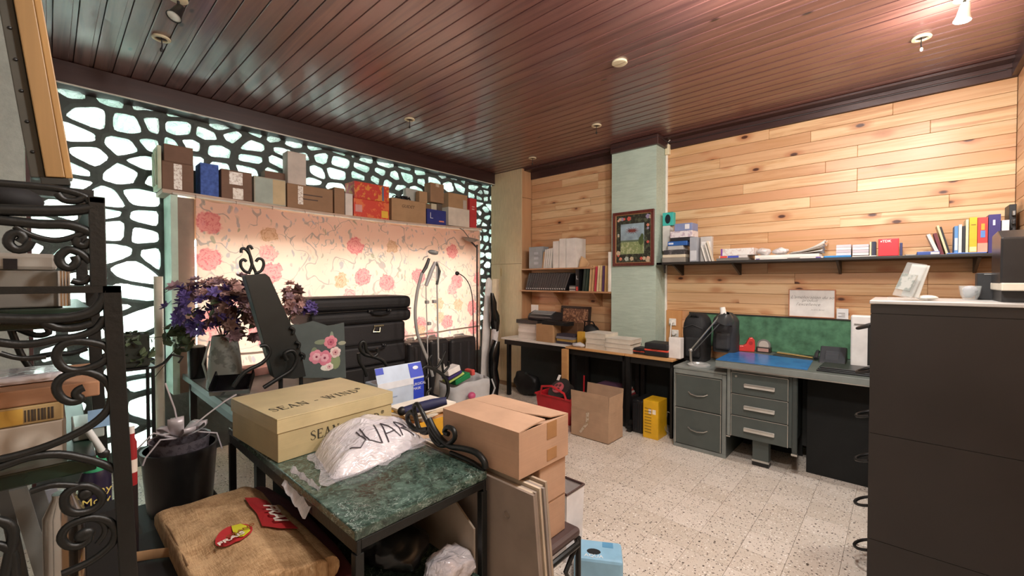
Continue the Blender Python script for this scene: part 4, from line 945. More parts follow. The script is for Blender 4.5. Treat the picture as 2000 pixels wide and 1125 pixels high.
# book piles
def pile(label, xa, xb, yt, xf, dep, n, dy=0.0):
    Y0, Y1 = PX(xb, yt, xf).y, PX(xa, yt, xf).y; zt_ = PX((xa+xb)/2, yt, xf).z; h = (zt_-TOPZ-.001)/n
    for i in range(n):
        d = R.uniform(-.008, .008); z0 = TOPZ+.0006+i*h
        t = thing('book', label+ORD(i, n), 'book', (xf+dep/2, (Y0+Y1)/2+d, z0), R.uniform(-.03, .03), label)
        W, D = Y1-Y0, dep; c = mat('#d8d1c5', .6)
        MB(t).box(-D/2, D/2, -W/2, W/2, .0003, .003).box(-D/2, D/2, -W/2, W/2, h-.0033, h-.0005).box(D/2-.003, D/2, -W/2, W/2, .003, h-.0033).build('cover', c, t)
        MB(t).box(-D/2+.003, D/2-.0032, -W/2+.003, W/2-.003, .0031, h-.0034).build('pages', mat('#cfc6b6', .8), t)
pile('thick white book in the taller pile on the beech worktop', 1143, 1184, 651, 3.64, .24, 3)
pile('thick white book in the lower pile on the beech worktop', 1182, 1232, 662, 3.63, .22, 3)
# small figurines behind the piles
c = PX(1246, 660, 3.9); t = thing('wire_figures', 'tiny dark metal figures behind the book piles', 'ornament', (3.9, c.y, TOPZ))
for i in range(3):
    MB().tube([(3.9, c.y+.03-.03*i, TOPZ+.0006), (3.9, c.y+.03-.03*i, TOPZ+.05)], .004, 6).build('stem', GRY, t, True); MB().ell((3.9, c.y+.03-.03*i, TOPZ+.06), .01, .01, .012, 8, 6).build('head', GRY, t, True)
# two black zipped cases with orange piping
for xa, xb, yt, lab, xf, dp in ((1236, 1259, 680, 'smaller black zipped case with orange piping', 3.66, .14), (1258, 1304, 671, 'larger black zipped case with orange piping', 3.65, .2)):
    Y0, Y1 = PX(xb, yt, xf).y, PX(xa, yt, xf).y; h = max(.04, PX((xa+xb)/2, yt, xf).z-TOPZ)
    t = thing('zip_case', lab, 'case', (xf+dp/2, (Y0+Y1)/2, TOPZ+.0006), 0, 'zipped cases on the beech side table')
    w = (Y1-Y0)/2; cs = mat('#1d1d20', .55)
    MB(t).box(-dp/2, dp/2, -w, w, 0, h*.42).build('lower_shell', cs, t, bevel=.012, seg=3); MB(t).box(-dp/2, dp/2, -w, w, h*.5, h).build('upper_shell', cs, t, bevel=.014, seg=3)
    MB(t).box(-dp/2+.002, dp/2-.002, -w+.002, w-.002, h*.40, h*.52).build('piping', mat('#d9503c', .5), t)
    MB(t).tube([(-dp/2-.0, w*.3, h*.6), (-dp/2-.02, w*.2, h*.66), (-dp/2-.02, -w*.2, h*.66), (-dp/2, -w*.3, h*.6)], .005, 6).build('handle', BLK, t, True)
tb('white_box', 'white cube box on the beech side table under the wall sockets', 1306, 1329, 660, 3.68, .08, mat('#e9e5e1', .5))
# plywood backing with two sockets and white plugs by the column
yy0, yy1 = PX(1330, 640, 4.2).y, COLY0-.026
bp = thing('socket_board', 'small wooden panel with two white sockets and plugs beside the green column', 'socket', (4.2, (yy0+yy1)/2, .70))
MB().box(4.205, WB-.014, yy0, yy1, .72, PX(1310, 606, 4.2).z).build('panel', m_wood('#c38a55', '#d39b64', 2, 16), bp)
for px, py in ((1313, 629), (1318, 651)):
    c = PX(px, py, 4.19); MB().box(4.19, 4.2045, c.y-.035, c.y+.035, c.z-.035, c.z+.035).build('socket', mat('#eae6de', .4), bp, bevel=.006)
    MB().cyl((4.19, c.y, c.z), (4.155, c.y, c.z), .02, .016, 14).build('plug', mat('#efece6', .4), bp, True)
c = PX(1313, 629, 4.16)
MB().tube([(4.155, c.y, c.z), (4.13, c.y, c.z-.03), (4.14, c.y+.01, c.z-.12), (4.1, c.y, c.z-.2), (3.9, c.y-.01, TOPZ+.012)], .006, 8).build('cable', mat('#efece6', .4), bp, True)
# ------------------------------------------------------------------ on the floor under and before the worktops
# open carton with flaps
A = PZ(1188, 869, 0); B = PZ(1113, 849, 0)
bx0, by0, by1 = A.x, A.y, B.y; D = .25; Hh = PX(1188, 775, bx0).z
oc = thing('open_carton', 'open kraft carton with raised flaps and a tape strip, on the floor before the worktop', 'box', (bx0+D/2, (by0+by1)/2, 0)); K = m_card('#b5967a')
hb = Hh*.62
for q in ((bx0, bx0+.005, by0, by1), (bx0+D-.005, bx0+D, by0, by1), (bx0+.005, bx0+D-.005, by0, by0+.005), (bx0+.005, bx0+D-.005, by1-.005, by1)): MB().box(*q, .001, hb).build('side_wall', K, oc)
MB().box(bx0, bx0+D, by0, by1, .0005, .005).build('base', K, oc)
MB().box(0, .004, by0+.002, by1-.002, 0, Hh-hb, M=T_(bx0, 0, hb) @ RY(-.06)).build('flap', K, oc)
MB().box(-.004, 0, by0+.002, by1-.002, 0, Hh-hb+.02, M=T_(bx0+D, 0, hb) @ RY(.10)).build('flap', K, oc)
MB().box(bx0+.004, bx0+D-.004, 0, .004, 0, Hh-hb-.01, M=T_(0, by0, hb) @ RX(.05)).build('flap', K, oc)
c0 = PX(1148, 805, bx0); c1 = PX(1137, 845, bx0)
MB().tube([(bx0-.004, c0.y, c0.z), (bx0-.006, c0.y+.004, (c0.z+c1.z)/2), (bx0-.004, c1.y+.02, c1.z)], [.016, .014, .01], 8, flat=(.12, 1)).build('tape', TAPE, oc, True)
text('C85 M8 5', .035, mat('#5a4330'), faceM((bx0+D*.5, by0-.002, Hh*.86), (1, 0, 0), (0, 0, 1)), oc)
# magazines stuck in behind it
z = .0
mg = thing('magazine_box', 'low dark box of magazines behind the open carton', 'box', (3.80, PX(1195, 790, 3.75).y, 0))
yA, yB = PX(1232, 770, 3.75).y, PX(1150, 770, 3.75).y
MB().box(3.73, 3.91, yA, yB, .001, .26).build('body', mat('#1d1b1a', .7), mg)
for i in range(5):
    o = MB().box(3.74, 3.91, yA+.03+.01*i, yB-.06-.01*i, .2605+i*.016, .276+i*.016).build('magazine', mat(['#8d2f33', '#d8cfc4', '#b8433c', '#cfc7bd', '#6a4a62'][i], .4)); tag(o, ['dark red magazine at the bottom of the heap behind the open carton', 'white magazine second in the heap behind the open carton', 'red magazine in the middle of the heap behind the open carton', 'pale magazine in the heap behind the open carton', 'purple magazine on top of the heap behind the open carton'][i], 'magazine', 'magazines behind the open carton')
# red shopping basket with cable reel
rb = PZ(1090, 840, 0); rx0, ry0 = 3.28, PX(1112, 800, 3.28).y
rd = thing('red_basket', 'red plastic shopping basket with raised handle holding a cable reel', 'basket', (3.45, ry0+.22, 0)); RP = mat('#c0272f', .35)
w, d, h = .42, .3, .25; X0, Y0 = 3.3, ry0
def ring(z, e): return [(X0-e, Y0-e, z), (X0+d+e, Y0-e, z), (X0+d+e, Y0+w+e, z), (X0-e, Y0+w+e, z)]
bm_ = MB(); lo, hi = ring(.002, -.025), ring(h, 0); lo2, hi2 = ring(.008, -.032), ring(h, -.007)
bm_.add(lo+hi+lo2+hi2, [(0, 1, 2, 3), (8, 9, 10, 11)]+[(i, (i+1) % 4, 4+(i+1) % 4, 4+i) for i in range(4)]+[(8+i, 8+(i+1) % 4, 12+(i+1) % 4, 12+i) for i in range(4)]+[(4+i, 4+(i+1) % 4, 12+(i+1) % 4, 12+i) for i in range(4)])
bm_.build('tub', RP, rd)
MB().tube([(X0-.004, Y0-.004, h), (X0+d+.004, Y0-.004, h), (X0+d+.004, Y0+w+.004, h), (X0-.004, Y0+w+.004, h)], .009, 8, True).build('rim', RP, rd, True)
MB().tube([(X0-.004, Y0+w-.06, h), (X0-.03, Y0+w-.10, h+.09), (X0-.03, Y0+.20, h+.11), (X0-.02, Y0+.06, h+.06), (X0-.004, Y0+.05, h)], .011, 8).build('handle', RP, rd, True)
MB().tube([(X0+d, Y0+.05, h), (X0+d-.04, Y0+.02, h+.19)], .008, 8).build('handle', RP, rd, True)
# cable reel
rc = (X0+.14, Y0+.21, h*.62)
rl = thing('cable_reel', 'black cable reel with pink four-socket plate sitting in the red basket', 'cable reel', rc); tl = T_(0, 0, .12) @ RY(-.75) @ RX(-.15)
MB(rl).lathe([(.12, -.05), (.125, -.045), (.125, -.04), (.06, -.036), (.06, .03), (.125, .036), (.125, .045), (.07, .05)], 28, M=tl).build('drum', mat('#1d1d1f', .5), rl, True)
MB(rl).lathe([(.058, .048), (.062, .052), (.062, .066), (.05, .07)], 24, M=tl).build('socket_plate', mat('#b3565f', .45), rl, True)
for i in range(4):
    a = PI/4+i*PI/2; MB(rl).lathe([(.016, .0695), (.016, .0725), (.01, .0725)], 14, c=(.03*math.cos(a), .03*math.sin(a), 0), M=tl).build('socket', mat('#5a1f26', .5), rl)
for i in range(5): MB(rl).tube([(( .075+.006*(i % 2))*math.cos(b), (.075+.006*(i % 2))*math.sin(b), -.028+i*.013) for b in [k*2*PI/20 for k in range(20)]], .007, 6, True, M=tl).build('cable_turn', BLK, rl, True)
MB(rl).box(-.03, .03, -.015, .015, .0, .002, M=T_(.03, .05, .245) @ RY(-.9)).build('paper_tag', WHT, rl)
# hard case and yellow box
A = PZ(1241, 858, 0)
hc = thing('hard_case', 'black ribbed hard case standing upright under the side table', 'case', (3.7, PX(1243, 820, 3.6).y, 0))
yc0, yc1 = PX(1254, 840, 3.56).y+.004, PX(1232, 840, 3.56).y; zt_ = PX(1243, 783, 3.56).z
MB().box(3.58, 3.92, yc0, yc1, .004, zt_).build('shell', mat('#1a1b1d', .4), hc, bevel=.012, seg=3)
for i in range(4): MB().box(3.574, 3.582, yc0+.012+i*.022, yc0+.022+i*.022, .03, zt_-.03).build('rib', mat('#24262a', .35), hc)
MB().cyl((3.57, yc1+.03, .03), (3.57, yc1-.0, .03), .03, n=18).build('wheel', BLK, hc, True)
MB().box(3.60, 3.66, yc1, yc1+.045, .02, .10).build('wheel_bracket', BLK, hc, bevel=.006)
yA, yB = PX(1285, 830, 3.53).y, PX(1256, 830, 3.53).y; zt_ = PX(1270, 783, 3.53).z
yb2 = thing('yellow_box', 'tall yellow software-style box with printed lines standing beside the black hard case', 'box', (3.6, (yA+yB)/2, 0))
YL = mat('#e2b01f', .45)
MB().box(3.53, 3.72, yA, yB, .001, zt_).build('body', YL, yb2, bevel=.002)
for i in range(9): MB().box(3.5285, 3.531, yB-.015, yB-.075, zt_*.78-i*.026, zt_*.78-i*.026+.006).build('print', mat('#8a6a18'), yb2)
MB().box(3.5285, 3.531, yA+.02, yA+.05, zt_*.66, zt_*.78).build('print', mat('#efe6d2'), yb2); MB().box(3.5285, 3.531, yA+.06, yA+.085, zt_*.66, zt_*.78).build('print', mat('#ddd3cc'), yb2)
# grey cable loop beside it
c = PX(1306, 850, 3.7)
o = MB().tube([(3.7+.02*math.sin(a*3), c.y+.03*math.cos(a), .12+.1*math.sin(a)) for a in [i*.3 for i in range(40)]], .004, 6).build('cable_coil', mat('#8a8880', .5), None, True); tag(o, 'grey cable coil hanging between the yellow box and the filing cabinet', 'cable')
# black bin bags in the dark under the white worktop
for i, (px, py, s, lab) in enumerate(((1020, 735, .2, 'black bin bag in the dark under the white worktop'),)):
    c = PX(px, py, 3.8); m = MB().ell((3.875, c.y, s*.7), .08, s, s*.7, 20, 14); m.wob(.035, 11, i)
    for p in m.v: p.z = max(p.z, .002); p.x = min(max(p.x, 3.79), 3.96)
    tag(m.build('bin_bag', mat('#0f1011', .5), None, True), lab, 'bin bag')
# lens-like grey tube lying in front of the dark space
o = MB().box(3.2, 3.5, PX(1010, 770, 3.3).y, PX(985, 770, 3.3).y, .001, .03).build('flat_black_case', mat('#2a2a28', .5)); tag(o, 'flat black case lying on the floor behind the kraft cartons', 'case')
# ------------------------------------------------------------------ two-drawer filing cabinet
STEEL = mat('#4b5350', .42, 0, .04); STEELD = mat('#3b4240', .45); STEELT = mat('#7d837f', .4); ALU = mat('#c3c3be', .3, .9)
fx, fy0, fy1, fz = 3.52, .985, 1.392, .672
t = thing('filing_cabinet', 'grey steel filing cabinet with two drawers beside the desk', 'cabinet', (3.8, 1.19, 0))
MB().box(fx+.012, 4.1, fy0, fy1, .0, fz-.02).build('body', STEEL, t, bevel=.004)
MB().box(fx-.004, 4.1, fy0-.003, fy1+.003, fz-.02, fz).build('top_panel', STEELT, t, bevel=.004)
MB().box(fx, fx+.02, fy0, fy0+.03, .03, fz-.025).build('front_post', STEELT, t, bevel=.003); MB().box(fx, fx+.02, fy1-.012, fy1, .03, fz-.025).build('front_post', STEELT, t, bevel=.003)
MB().box(fx, fx+.02, fy0, fy1, .0, .03).build('plinth', STEELT, t, bevel=.003)
MB().box(fx, fx+.02, fy0+.03, fy1-.012, fz-.06, fz-.022).build('header', STEELT, t, bevel=.003)
zm = .335
for z0, z1 in ((.036, zm-.003), (zm+.003, fz-.065)):
    d = MB().box(fx-.004, fx+.012, fy0+.034, fy1-.016, z0, z1).build('drawer', STEEL, t, bevel=.003)
    for q in ((fy0+.034, fy1-.016, z1-.005, z1), (fy1-.021, fy1-.016, z0, z1-.005), (fy0+.034, fy0+.039, z0, z1-.005)): MB().box(fx-.0055, fx-.003, *q).build('edge_strip', ALU, d)
    zc = z0+(z1-z0)*.46; yc = fy0+.21
    MB().tube([(fx-.004, yc+.075, zc+.012), (fx-.018, yc+.05, zc), (fx-.022, yc, zc-.006), (fx-.018, yc-.05, zc), (fx-.004, yc-.075, zc+.012)], .005, 8).build('handle', ALU, d, True)
# ------------------------------------------------------------------ steel desk
dx, dz = 3.45, .765
dk = thing('steel_desk', 'grey steel office desk with three drawers and a light top edge', 'desk', (3.83, .3, 0))
dy1 = PX(1397, 705, dx).y; dy0 = YR+.02
MB().box(dx+.01, 4.19, dy0, dy1, dz-.045, dz-.003).build('top_frame', STEEL, dk, bevel=.004)
MB().box(dx+.006, 4.192, dy0, dy1+.002, dz-.003, dz).build('top_sheet', mat('#5a625d', .5), dk)
MB().box(dx, dx+.01, dy0, dy1+.002, dz-.05, dz-.043).build('edge_strip', ALU, dk); MB().box(dx+.002, dx+.01, dy0, dy1, dz-.043, dz-.002).build('front_edge', STEELT, dk, bevel=.002)
py1, py0 = PX(1428, 800, 3.51).y, PX(1540, 800, 3.51).y
zb = PX(1428, 850, 3.51).z
MB().box(3.52, 4.15, py0-.02, py1+.003, zb, dz-.046).build('pedestal', STEEL, dk, bevel=.003)
MB().box(3.50, 3.52, py1+.004, py1+.03, zb-.005, dz-.05).build('corner_post', STEELT, dk, bevel=.008); MB().box(3.50, 3.52, py0-.055, py0-.021, zb-.03, dz-.05).build('corner_post', STEELD, dk, bevel=.008)
MB().box(3.498, 3.522, py0-.056, py0-.020, zb-.045, zb-.03).build('post_cap', ALU, dk); MB().box(3.498, 3.522, py1+.003, py1+.031, zb-.012, zb-.004).build('post_cap', ALU, dk)
hz = (dz-.075-zb)/3
MB().box(3.508, 3.52, py0, py1, dz-.072, dz-.05).build('header', STEELT, dk)
for i in range(3):
    z0 = zb+i*hz+.002; z1 = zb+(i+1)*hz-.002
    d = MB().box(3.502, 3.52, py0, py1, z0, z1).build('drawer', STEEL, dk, bevel=.003)
    for q in ((py0, py1, z1-.004, z1), (py0, py0+.004, z0, z1), (py1-.004, py1, z0, z1)): MB().box(3.5, 3.503, *q).build('edge_strip', ALU, d)
    yc = (py0+py1)/2-.005; zc = (z0+z1)/2-.01; w = .1
    MB().box(3.482, 3.502, yc-w, yc+w, zc-.014, zc+.014).build('handle', mat('#d5d3cc', .35, .3), d, bevel=.005)
    MB().box(3.479, 3.484, yc-w+.004, yc+w-.004, zc+.004, zc+.0135).build('handle_lip', ALU, d)
    if i == 2: MB().cyl((3.502, py1-.035, z1-.03), (3.496, py1-.035, z1-.03), .008, n=14).build('lock', ALU, d, True)
fa, fb = PZ(1470, 906, 0), PZ(1502, 914, 0)
MB().box(3.55, 3.62, fb.y, fa.y, .03, zb).build('foot_column', STEEL, dk, bevel=.003); MB().box(3.546, 3.624, fb.y-.003, fa.y+.003, .03, .045).build('foot_trim', ALU, dk); MB().box(3.548, 3.622, fb.y-.001, fa.y+.001, .0, .03).build('foot', BLK, dk)
MB().box(3.60, 4.1, dy0+.02, dy0+.06, 0, dz-.046).build('side_panel', STEELD, dk)
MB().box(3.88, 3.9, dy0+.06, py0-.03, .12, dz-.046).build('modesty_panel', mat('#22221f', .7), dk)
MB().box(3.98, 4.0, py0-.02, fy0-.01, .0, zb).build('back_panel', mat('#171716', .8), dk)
# near-black box put in to keep the space under the desk dark
o = MB().box(3.67, 3.86, -.45, .49, .001, .68).build('knee_space_box', mat('#0e0f0d', .85), None, bevel=.004); tag(o, 'near-black box added to darken the desk knee space', 'case')
# green felt board behind the desk
ga = PX(1345, 650, 4.2).y; zt_ = PX(1500, 617, 4.2).z
t = thing('felt_board', 'long green felt board with dark edge standing behind the desk on the pine wall', 'board', (4.22, .6, dz))
MB().box(4.215, WB-.014, -.05, ga, dz+.001, zt_).build('felt', mat('#4e7a5c', .95, var=.18, scale=14, bump=.3), t)
MB().box(4.208, 4.215, -.05, ga, zt_-.008, zt_+.002).build('edge', mat('#2d2a24', .5), t)
# certificate
ya, yb = PX(1540, 590, 4.2).y, PX(1632, 590, 4.2).y; z1, z0 = PX(1585, 565, 4.2).z, PX(1585, 617, 4.2).z
t = thing('framed_certificate', 'white certificate with script lettering in a thin copper frame above the felt board', 'certificate', (4.2, (ya+yb)/2, zt_+.003))
z0 = zt_+.004
MB().box(4.205, 4.214, yb+.006, ya-.006, z0+.006, z1-.006).build('sheet', mat('#dcd8d2', .4), t)
CO = mat('#b97a58', .35, .4)
for q in ((yb, ya, z0, z0+.007), (yb, ya, z1-.007, z1), (yb, yb+.007, z0+.007, z1-.007), (ya-.007, ya, z0+.007, z1-.007)): MB().box(4.2, 4.214, *q).build('frame', CO, t)
INK = mat('#77726c', .7); ym = (ya+yb)/2
for s, dzv, dyv, sz in (("L'amélioration du sol", .058, -.01, .027), ('produit', .08, .02, .027), ("l'excellence", .108, .04, .027), ('Jacques Bertin', .145, -.07, .012)):
    text(s, sz*1.3, INK, faceM((4.2045, ym+dyv*.6, z1-dzv*1.15), (0, -1, 0), (0, 0, 1)), t, shear=.35, bold=-.0004)
ya, yb = PX(1634, 605, 4.2).y, PX(1657, 605, 4.2).y
t = thing('note_card', 'small white typed card leaning beside the certificate', 'card', (4.2, (ya+yb)/2, zt_+.003))
MB().box(4.205, 4.208, yb, ya, zt_+.004, PX(1645, 603, 4.2).z).build('card', mat('#d9d9da', .5), t)
for i in range(3): MB().box(4.2035, 4.2052, yb+.02, ya-.01-.02*(i % 2), zt_+.02+i*.014, zt_+.024+i*.014).build('print', INK, t)
# ------------------------------------------------------------------ bags on the cabinet and behind the lamp
BAGM = mat('#1b1c1e', .75, bump=.4, bscale=90)
def softbag(name, label, c, hx, hy, h, seed, m=BAGM, strap=None):
    t = thing(name, label, 'bag', (c[0], c[1], c[2])); mb = MB(t)
    n = 22; prof = []
    for j in range(11):
        v = j/10; r = (1-max(0, (v-.78)/.22)**2.4*.42)*(.93+.07*math.sin(v*PI)); prof.append((r, v*h))
    vs = []
    for r, z in prof:
        for i in range(n):
            a = 2*PI*i/n; ca, sa = math.cos(a), math.sin(a); e = .45
            vs.append((hx*r*math.copysign(abs(ca)**e, ca), hy*r*math.copysign(abs(sa)**e, sa), z))
    k = len(prof); fs = [(j*n+i, j*n+(i+1) % n, (j+1)*n+(i+1) % n, (j+1)*n+i) for j in range(k-1) for i in range(n)]+[tuple(range(n-1, -1, -1)), tuple((k-1)*n+i for i in range(n))]
    mb.add(vs, fs); mb.wob(.014, 9, seed)
    for p in mb.v: p.z = max(p.z, c[2]+.0008)
    mb.build('body', m, t, True, ang=60)
    mb = MB(t).box(-hx-.02, -hx*.8, -hy*.65, hy*.65, h*.08, h*.52); mb.wob(.006, 12, seed+1); mb.build('pocket', m, t, bevel=.02, seg=3)
    MB(t).tube([(-hx*.7, hy*.35, h*.93), (-hx*.85, hy*.2, h*.97), (-hx*.85, -hy*.2, h*.97), (-hx*.7, -hy*.35, h*.93)], .009, 8).build('handle', BLK, t, True)
    MB(t).tube([(-hx*.98, hy*.8, h*.7), (-hx-.01, 0, h*.78), (-hx*.98, -hy*.8, h*.7)], .004, 6).build('zip', mat('#3a3b3d', .4), t, True)
    return t
za = fz+.001
y0 = PX(1358, 650, 3.9).y
hbag = PX(1358, 612, 3.9).z-za
softbag('backpack', 'black fabric backpack standing on the filing cabinet', (3.92, PX(1357, 650, 3.85).y, za), .12, .10, hbag, 1)
yq = PX(1412, 650, 3.9).y
softbag('satchel', 'rounded dark grey satchel standing on the desk behind the lamp', (3.97, PX(1415, 650, 3.92).y, dz+.001), .10, .092, PX(1412, 612, 3.9).z-dz, 4, mat('#303133', .6, bump=.2, bscale=70))
# desk lamp
lp = thing('desk_lamp', 'silver articulated desk lamp with dark round shade standing on the filing cabinet', 'lamp', (3.64, PX(1365, 706, 3.64).y, fz+.001))
by = PX(1365, 706, 3.64).y; bx = 3.64
MB().lathe([(.086, 0), (.088, .012), (.07, .022), (.045, .02), (.04, .012)], 30, c=(bx, by, fz+.001)).build('base', mat('#c9ccca', .3, .4), lp, True)
e0 = PX(1350, 702, bx); e1 = PX(1345, 688, bx)
j0 = Vector((bx, PX(1350, 690, bx).y, fz+.02)); j1 = PX(1349, 684, bx); j2 = PX(1410, 612, 3.72)
MB().tube([j0, j1], .010, 10).build('post', ALU, lp, True)
MB().tube([j1, j2], .0065, 8).build('arm', ALU, lp, True); MB().tube([j1+Vector((0, -.03, 0)), j2+Vector((0, -.035, -.02))], .004, 8).build('arm', mat('#4a4c4c', .4), lp, True)
MB().ell(j1, .016, .016, .016).build('joint', mat('#b4b4b0', .3, .6), lp, True)
c = PX(1417, 622, 3.74); ax = faceM(c, (0, 1, 0), (1, 0, .5))
MB().lathe([(.018, .055), (.028, .045), (.055, .018), (.068, -.02), (.064, -.02), (.05, .014), (.02, .04)], 26, M=T_(*c) @ RY(-.5) @ RX(.35), cap=False).build('shade', mat('#3b3e40', .3), lp, True)
MB().cyl(PX(1411, 600, 3.73), PX(1413, 613, 3.73), .020, .024, 16).build('cap', mat('#e6e6e2', .3), lp, True)
# ------------------------------------------------------------------ things on the desk
q = [PZ(x, y, dz+.004) for x, y in ((1398, 702), (1432, 685), (1588, 704), (1577, 722))]
m = MB(); m.add([(p.x, p.y, dz+.0008) for p in q]+[(p.x, p.y, dz+.004) for p in q], [(0, 1, 2, 3), (4, 5, 6, 7)]+[(i, (i+1) % 4, 4+(i+1) % 4, 4+i) for i in range(4)])
o = m.build('desk_mat', m_foil('#2f74b8', '#2a68ac', 6, .25)); tag(o, 'bright blue desk mat lying along the desk front', 'desk mat')
a = PZ(1459, 686, dz); c = (a.x, a.y, dz+.001)
t = thing('tape_dispenser', 'red plastic tape dispenser on the desk beside the satchel', 'tape dispenser', c, .3)
prof = [(-.065, 0), (.055, 0), (.06, .05), (.056, .10), (.04, .122), (.015, .118), (.0, .09), (-.012, .062), (-.03, .05), (-.062, .048)]
MB(t).prism(prof, -.03, .03, Matrix(((0, 0, 1, 0), (-1, 0, 0, 0), (0, 1, 0, 0), (0, 0, 0, 1)))).build('body', mat('#d33a33', .35), t, bevel=.006)
MB(t).cyl((-.031, -.025, .075), (.031, -.025, .075), .016, n=16).build('hub', mat('#a82a26', .4), t, True)
a = PZ(1492, 688, dz); t = thing('desk_clock', 'small round-topped gauge on a dark wooden base on the desk', 'clock', (a.x, a.y, dz+.001), .0)
MB(t).box(-.03, .03, -.055, .055, 0, .045).build('base', mat('#2d2622', .4), t, bevel=.004); MB(t).box(-.032, -.03, -.04, .04, .008, .036).build('plate', mat('#b98f86', .4), t)
MB(t).lathe([(.05, -.012), (.052, 0), (.05, .012)], 28, M=T_(0, 0, .06) @ RY(PI/2)).build('dial', mat('#8f8d86', .3, .3), t, True); MB(t).lathe([(.038, .0125), (.036, .014)], 24, M=T_(0, 0, .06) @ RY(-PI/2)).build('dial_face', mat('#c3b9ae', .3), t)
# pens and scissors on pen tray
t = thing('pen_tray', 'narrow tray of pens and tools lying at the back of the desk', 'tray', (PZ(1550, 690, dz).x, PZ(1550, 690, dz).y, dz+.001))
a, b = PZ(1515, 690, dz+.005), PZ(1590, 701, dz+.005)
MB().box(min(a.x, b.x)-.02, max(a.x, b.x)+.03, b.y, a.y, dz+.001, dz+.006).build('tray', mat('#3c3a37', .5), t)
for i, cc in enumerate(('#b79a5a', '#2a2a2a', '#8a8a86', '#c9b074')):
    MB().tube([(a.x+.012*i, a.y-.01, dz+.012), (b.x+.014*i, b.y+.01+.02*i, dz+.013)], .005, 6).build('pen', mat(cc, .4), t, True)
# cable knot
c = PZ(1572, 684, dz+.03); m = MB()
pts = [(c.x+.05+.05*math.cos(a*1.3)*math.cos(a*.37), c.y+.10*math.sin(a)*math.cos(a*.21), dz+.035+.026*math.sin(a*2.1)) for a in [i*.4 for i in range(46)]]
o = m.tube(pts, .005, 6).build('cable_tangle', BLK, None, True); tag(o, 'tangle of black cables on the desk before the felt board', 'cable')
# phone / router wedge and folders
y0, y1 = PX(1652, 680, 3.95).y, PX(1600, 680, 3.95).y
t = thing('desk_phone', 'dark wedge-shaped phone at the back of the desk before the felt board', 'phone', (3.98, (y0+y1)/2, dz+.001))
MB().prism([(3.90, 0), (4.10, 0), (4.10, .10), (4.04, .11)], -y1, -y0, Matrix(((1, 0, 0, 0), (0, 0, -1, 0), (0, 1, 0, dz+.001), (0, 0, 0, 1)))).build('body', mat('#33363a', .45), t, bevel=.008)
MB().tube([(3.95, y1+.02, dz+.02), (3.99, y1+.02, dz+.05), (4.06, y1+.02, dz+.06)], .014, 8).build('handset', mat('#2a2c30', .4), t, True)
for i in range(3): MB().box(3.93+i*.02, 3.945+i*.02, y0+.04, y1-.04, dz+.025+.011*i*1.5, dz+.05+.011*i*1.5).build('key_row', mat('#4a4d52', .5), t)
a, b = PZ(1597, 722, dz), PZ(1700, 722, dz)
for i in range(3):
    o = MB().box(3.52, 3.74, b.y-.1, a.y-.01*i, dz+.001+i*.011, dz+.0115+i*.011).build('black_folder', mat(['#1c1d1f', '#232527', '#191a1c'][i], .35), None, bevel=.002); tag(o, ('lowest', 'middle', 'topmost')[i]+' black flat folder in the pile at the front of the desk', 'folder', 'black folders on the desk')
# white flatbed lid standing with dark screen beside
y1 = PX(1661, 660, 3.88).y; zt_ = PX(1680, 616, 3.88).z
t = thing('white_scanner', 'white flatbed scanner standing on edge on the desk beside the tall cabinet', 'scanner', (3.9, y1-.15, dz+.001))
MB().box(3.88, 3.93, y1-.32, y1, dz+.001, zt_).build('housing', mat('#d9d8d6', .4), t, bevel=.012, seg=3)
MB().box(3.877, 3.882, y1-.31, y1-.095, dz+.02, zt_-.06).build('glass_frame', mat('#1f1f20', .4), t); MB().box(3.8755, 3.878, y1-.30, y1-.112, dz+.032, zt_-.075).build('panel', mat('#e8e6e2', .4), t)
MB().box(3.8765, 3.881, y1-.085, y1-.02, zt_-.07, zt_-.06).build('print', INK, t)
# ------------------------------------------------------------------ tall dark cabinet in front at the right
TX = 2.38; tz = PX(1701, 592, TX).z; ty1 = PX(1699, 700, TX).y
tc = thing('tall_cabinet', 'tall dark brown steel drawer cabinet with ring handles standing at the right', 'cabinet', (TX+.25, ty1-.32, 0))
TB = mat('#211c19', .42, 0, .06, 3.0); ty0 = YR+.02
s1, s2 = PX(1700, 845, TX).z, PX(1700, 1052, TX).z
MB().box(TX+.004, TX+.50, ty0, ty1-.02, 0, tz-.004).build('body', mat('#211d1a', .5), tc)
zs_ = [0.0, s2, s1, PX(1701, 612, TX).z, tz-.003]
for a, b in zip(zs_[:-1], zs_[1:]): MB().box(TX, TX+.004, ty0, ty1, a+.001, b-.001).build('side_panel', TB, tc)
MB().box(TX-.006, TX+.505, ty0, ty1+.004, tz-.003, tz+.012).build('top_panel', mat('#b5b3af', .35, .2), tc, bevel=.003)
nD = 6; hD = (tz-.02)/nD
for i in range(nD):
    d = MB().box(TX+.012, TX+.49, ty1-.02, ty1-.002, .012+i*hD, .006+(i+1)*hD).build('drawer', TB, tc, bevel=.002)
    zc = .012+(i+.5)*hD
    MB().tube([(TX+.25+.055*math.cos(a), ty1+.008+.05*abs(math.sin(a)), zc-.02*abs(math.sin(a))) for a in [k*PI/8 for k in range(9)]], .007, 8).build('ring_handle', BLK, d, True)
    MB().box(TX+.17, TX+.33, ty1-.002, ty1+.006, zc-.012, zc+.012).build('handle_plate', BLK, d, bevel=.002)
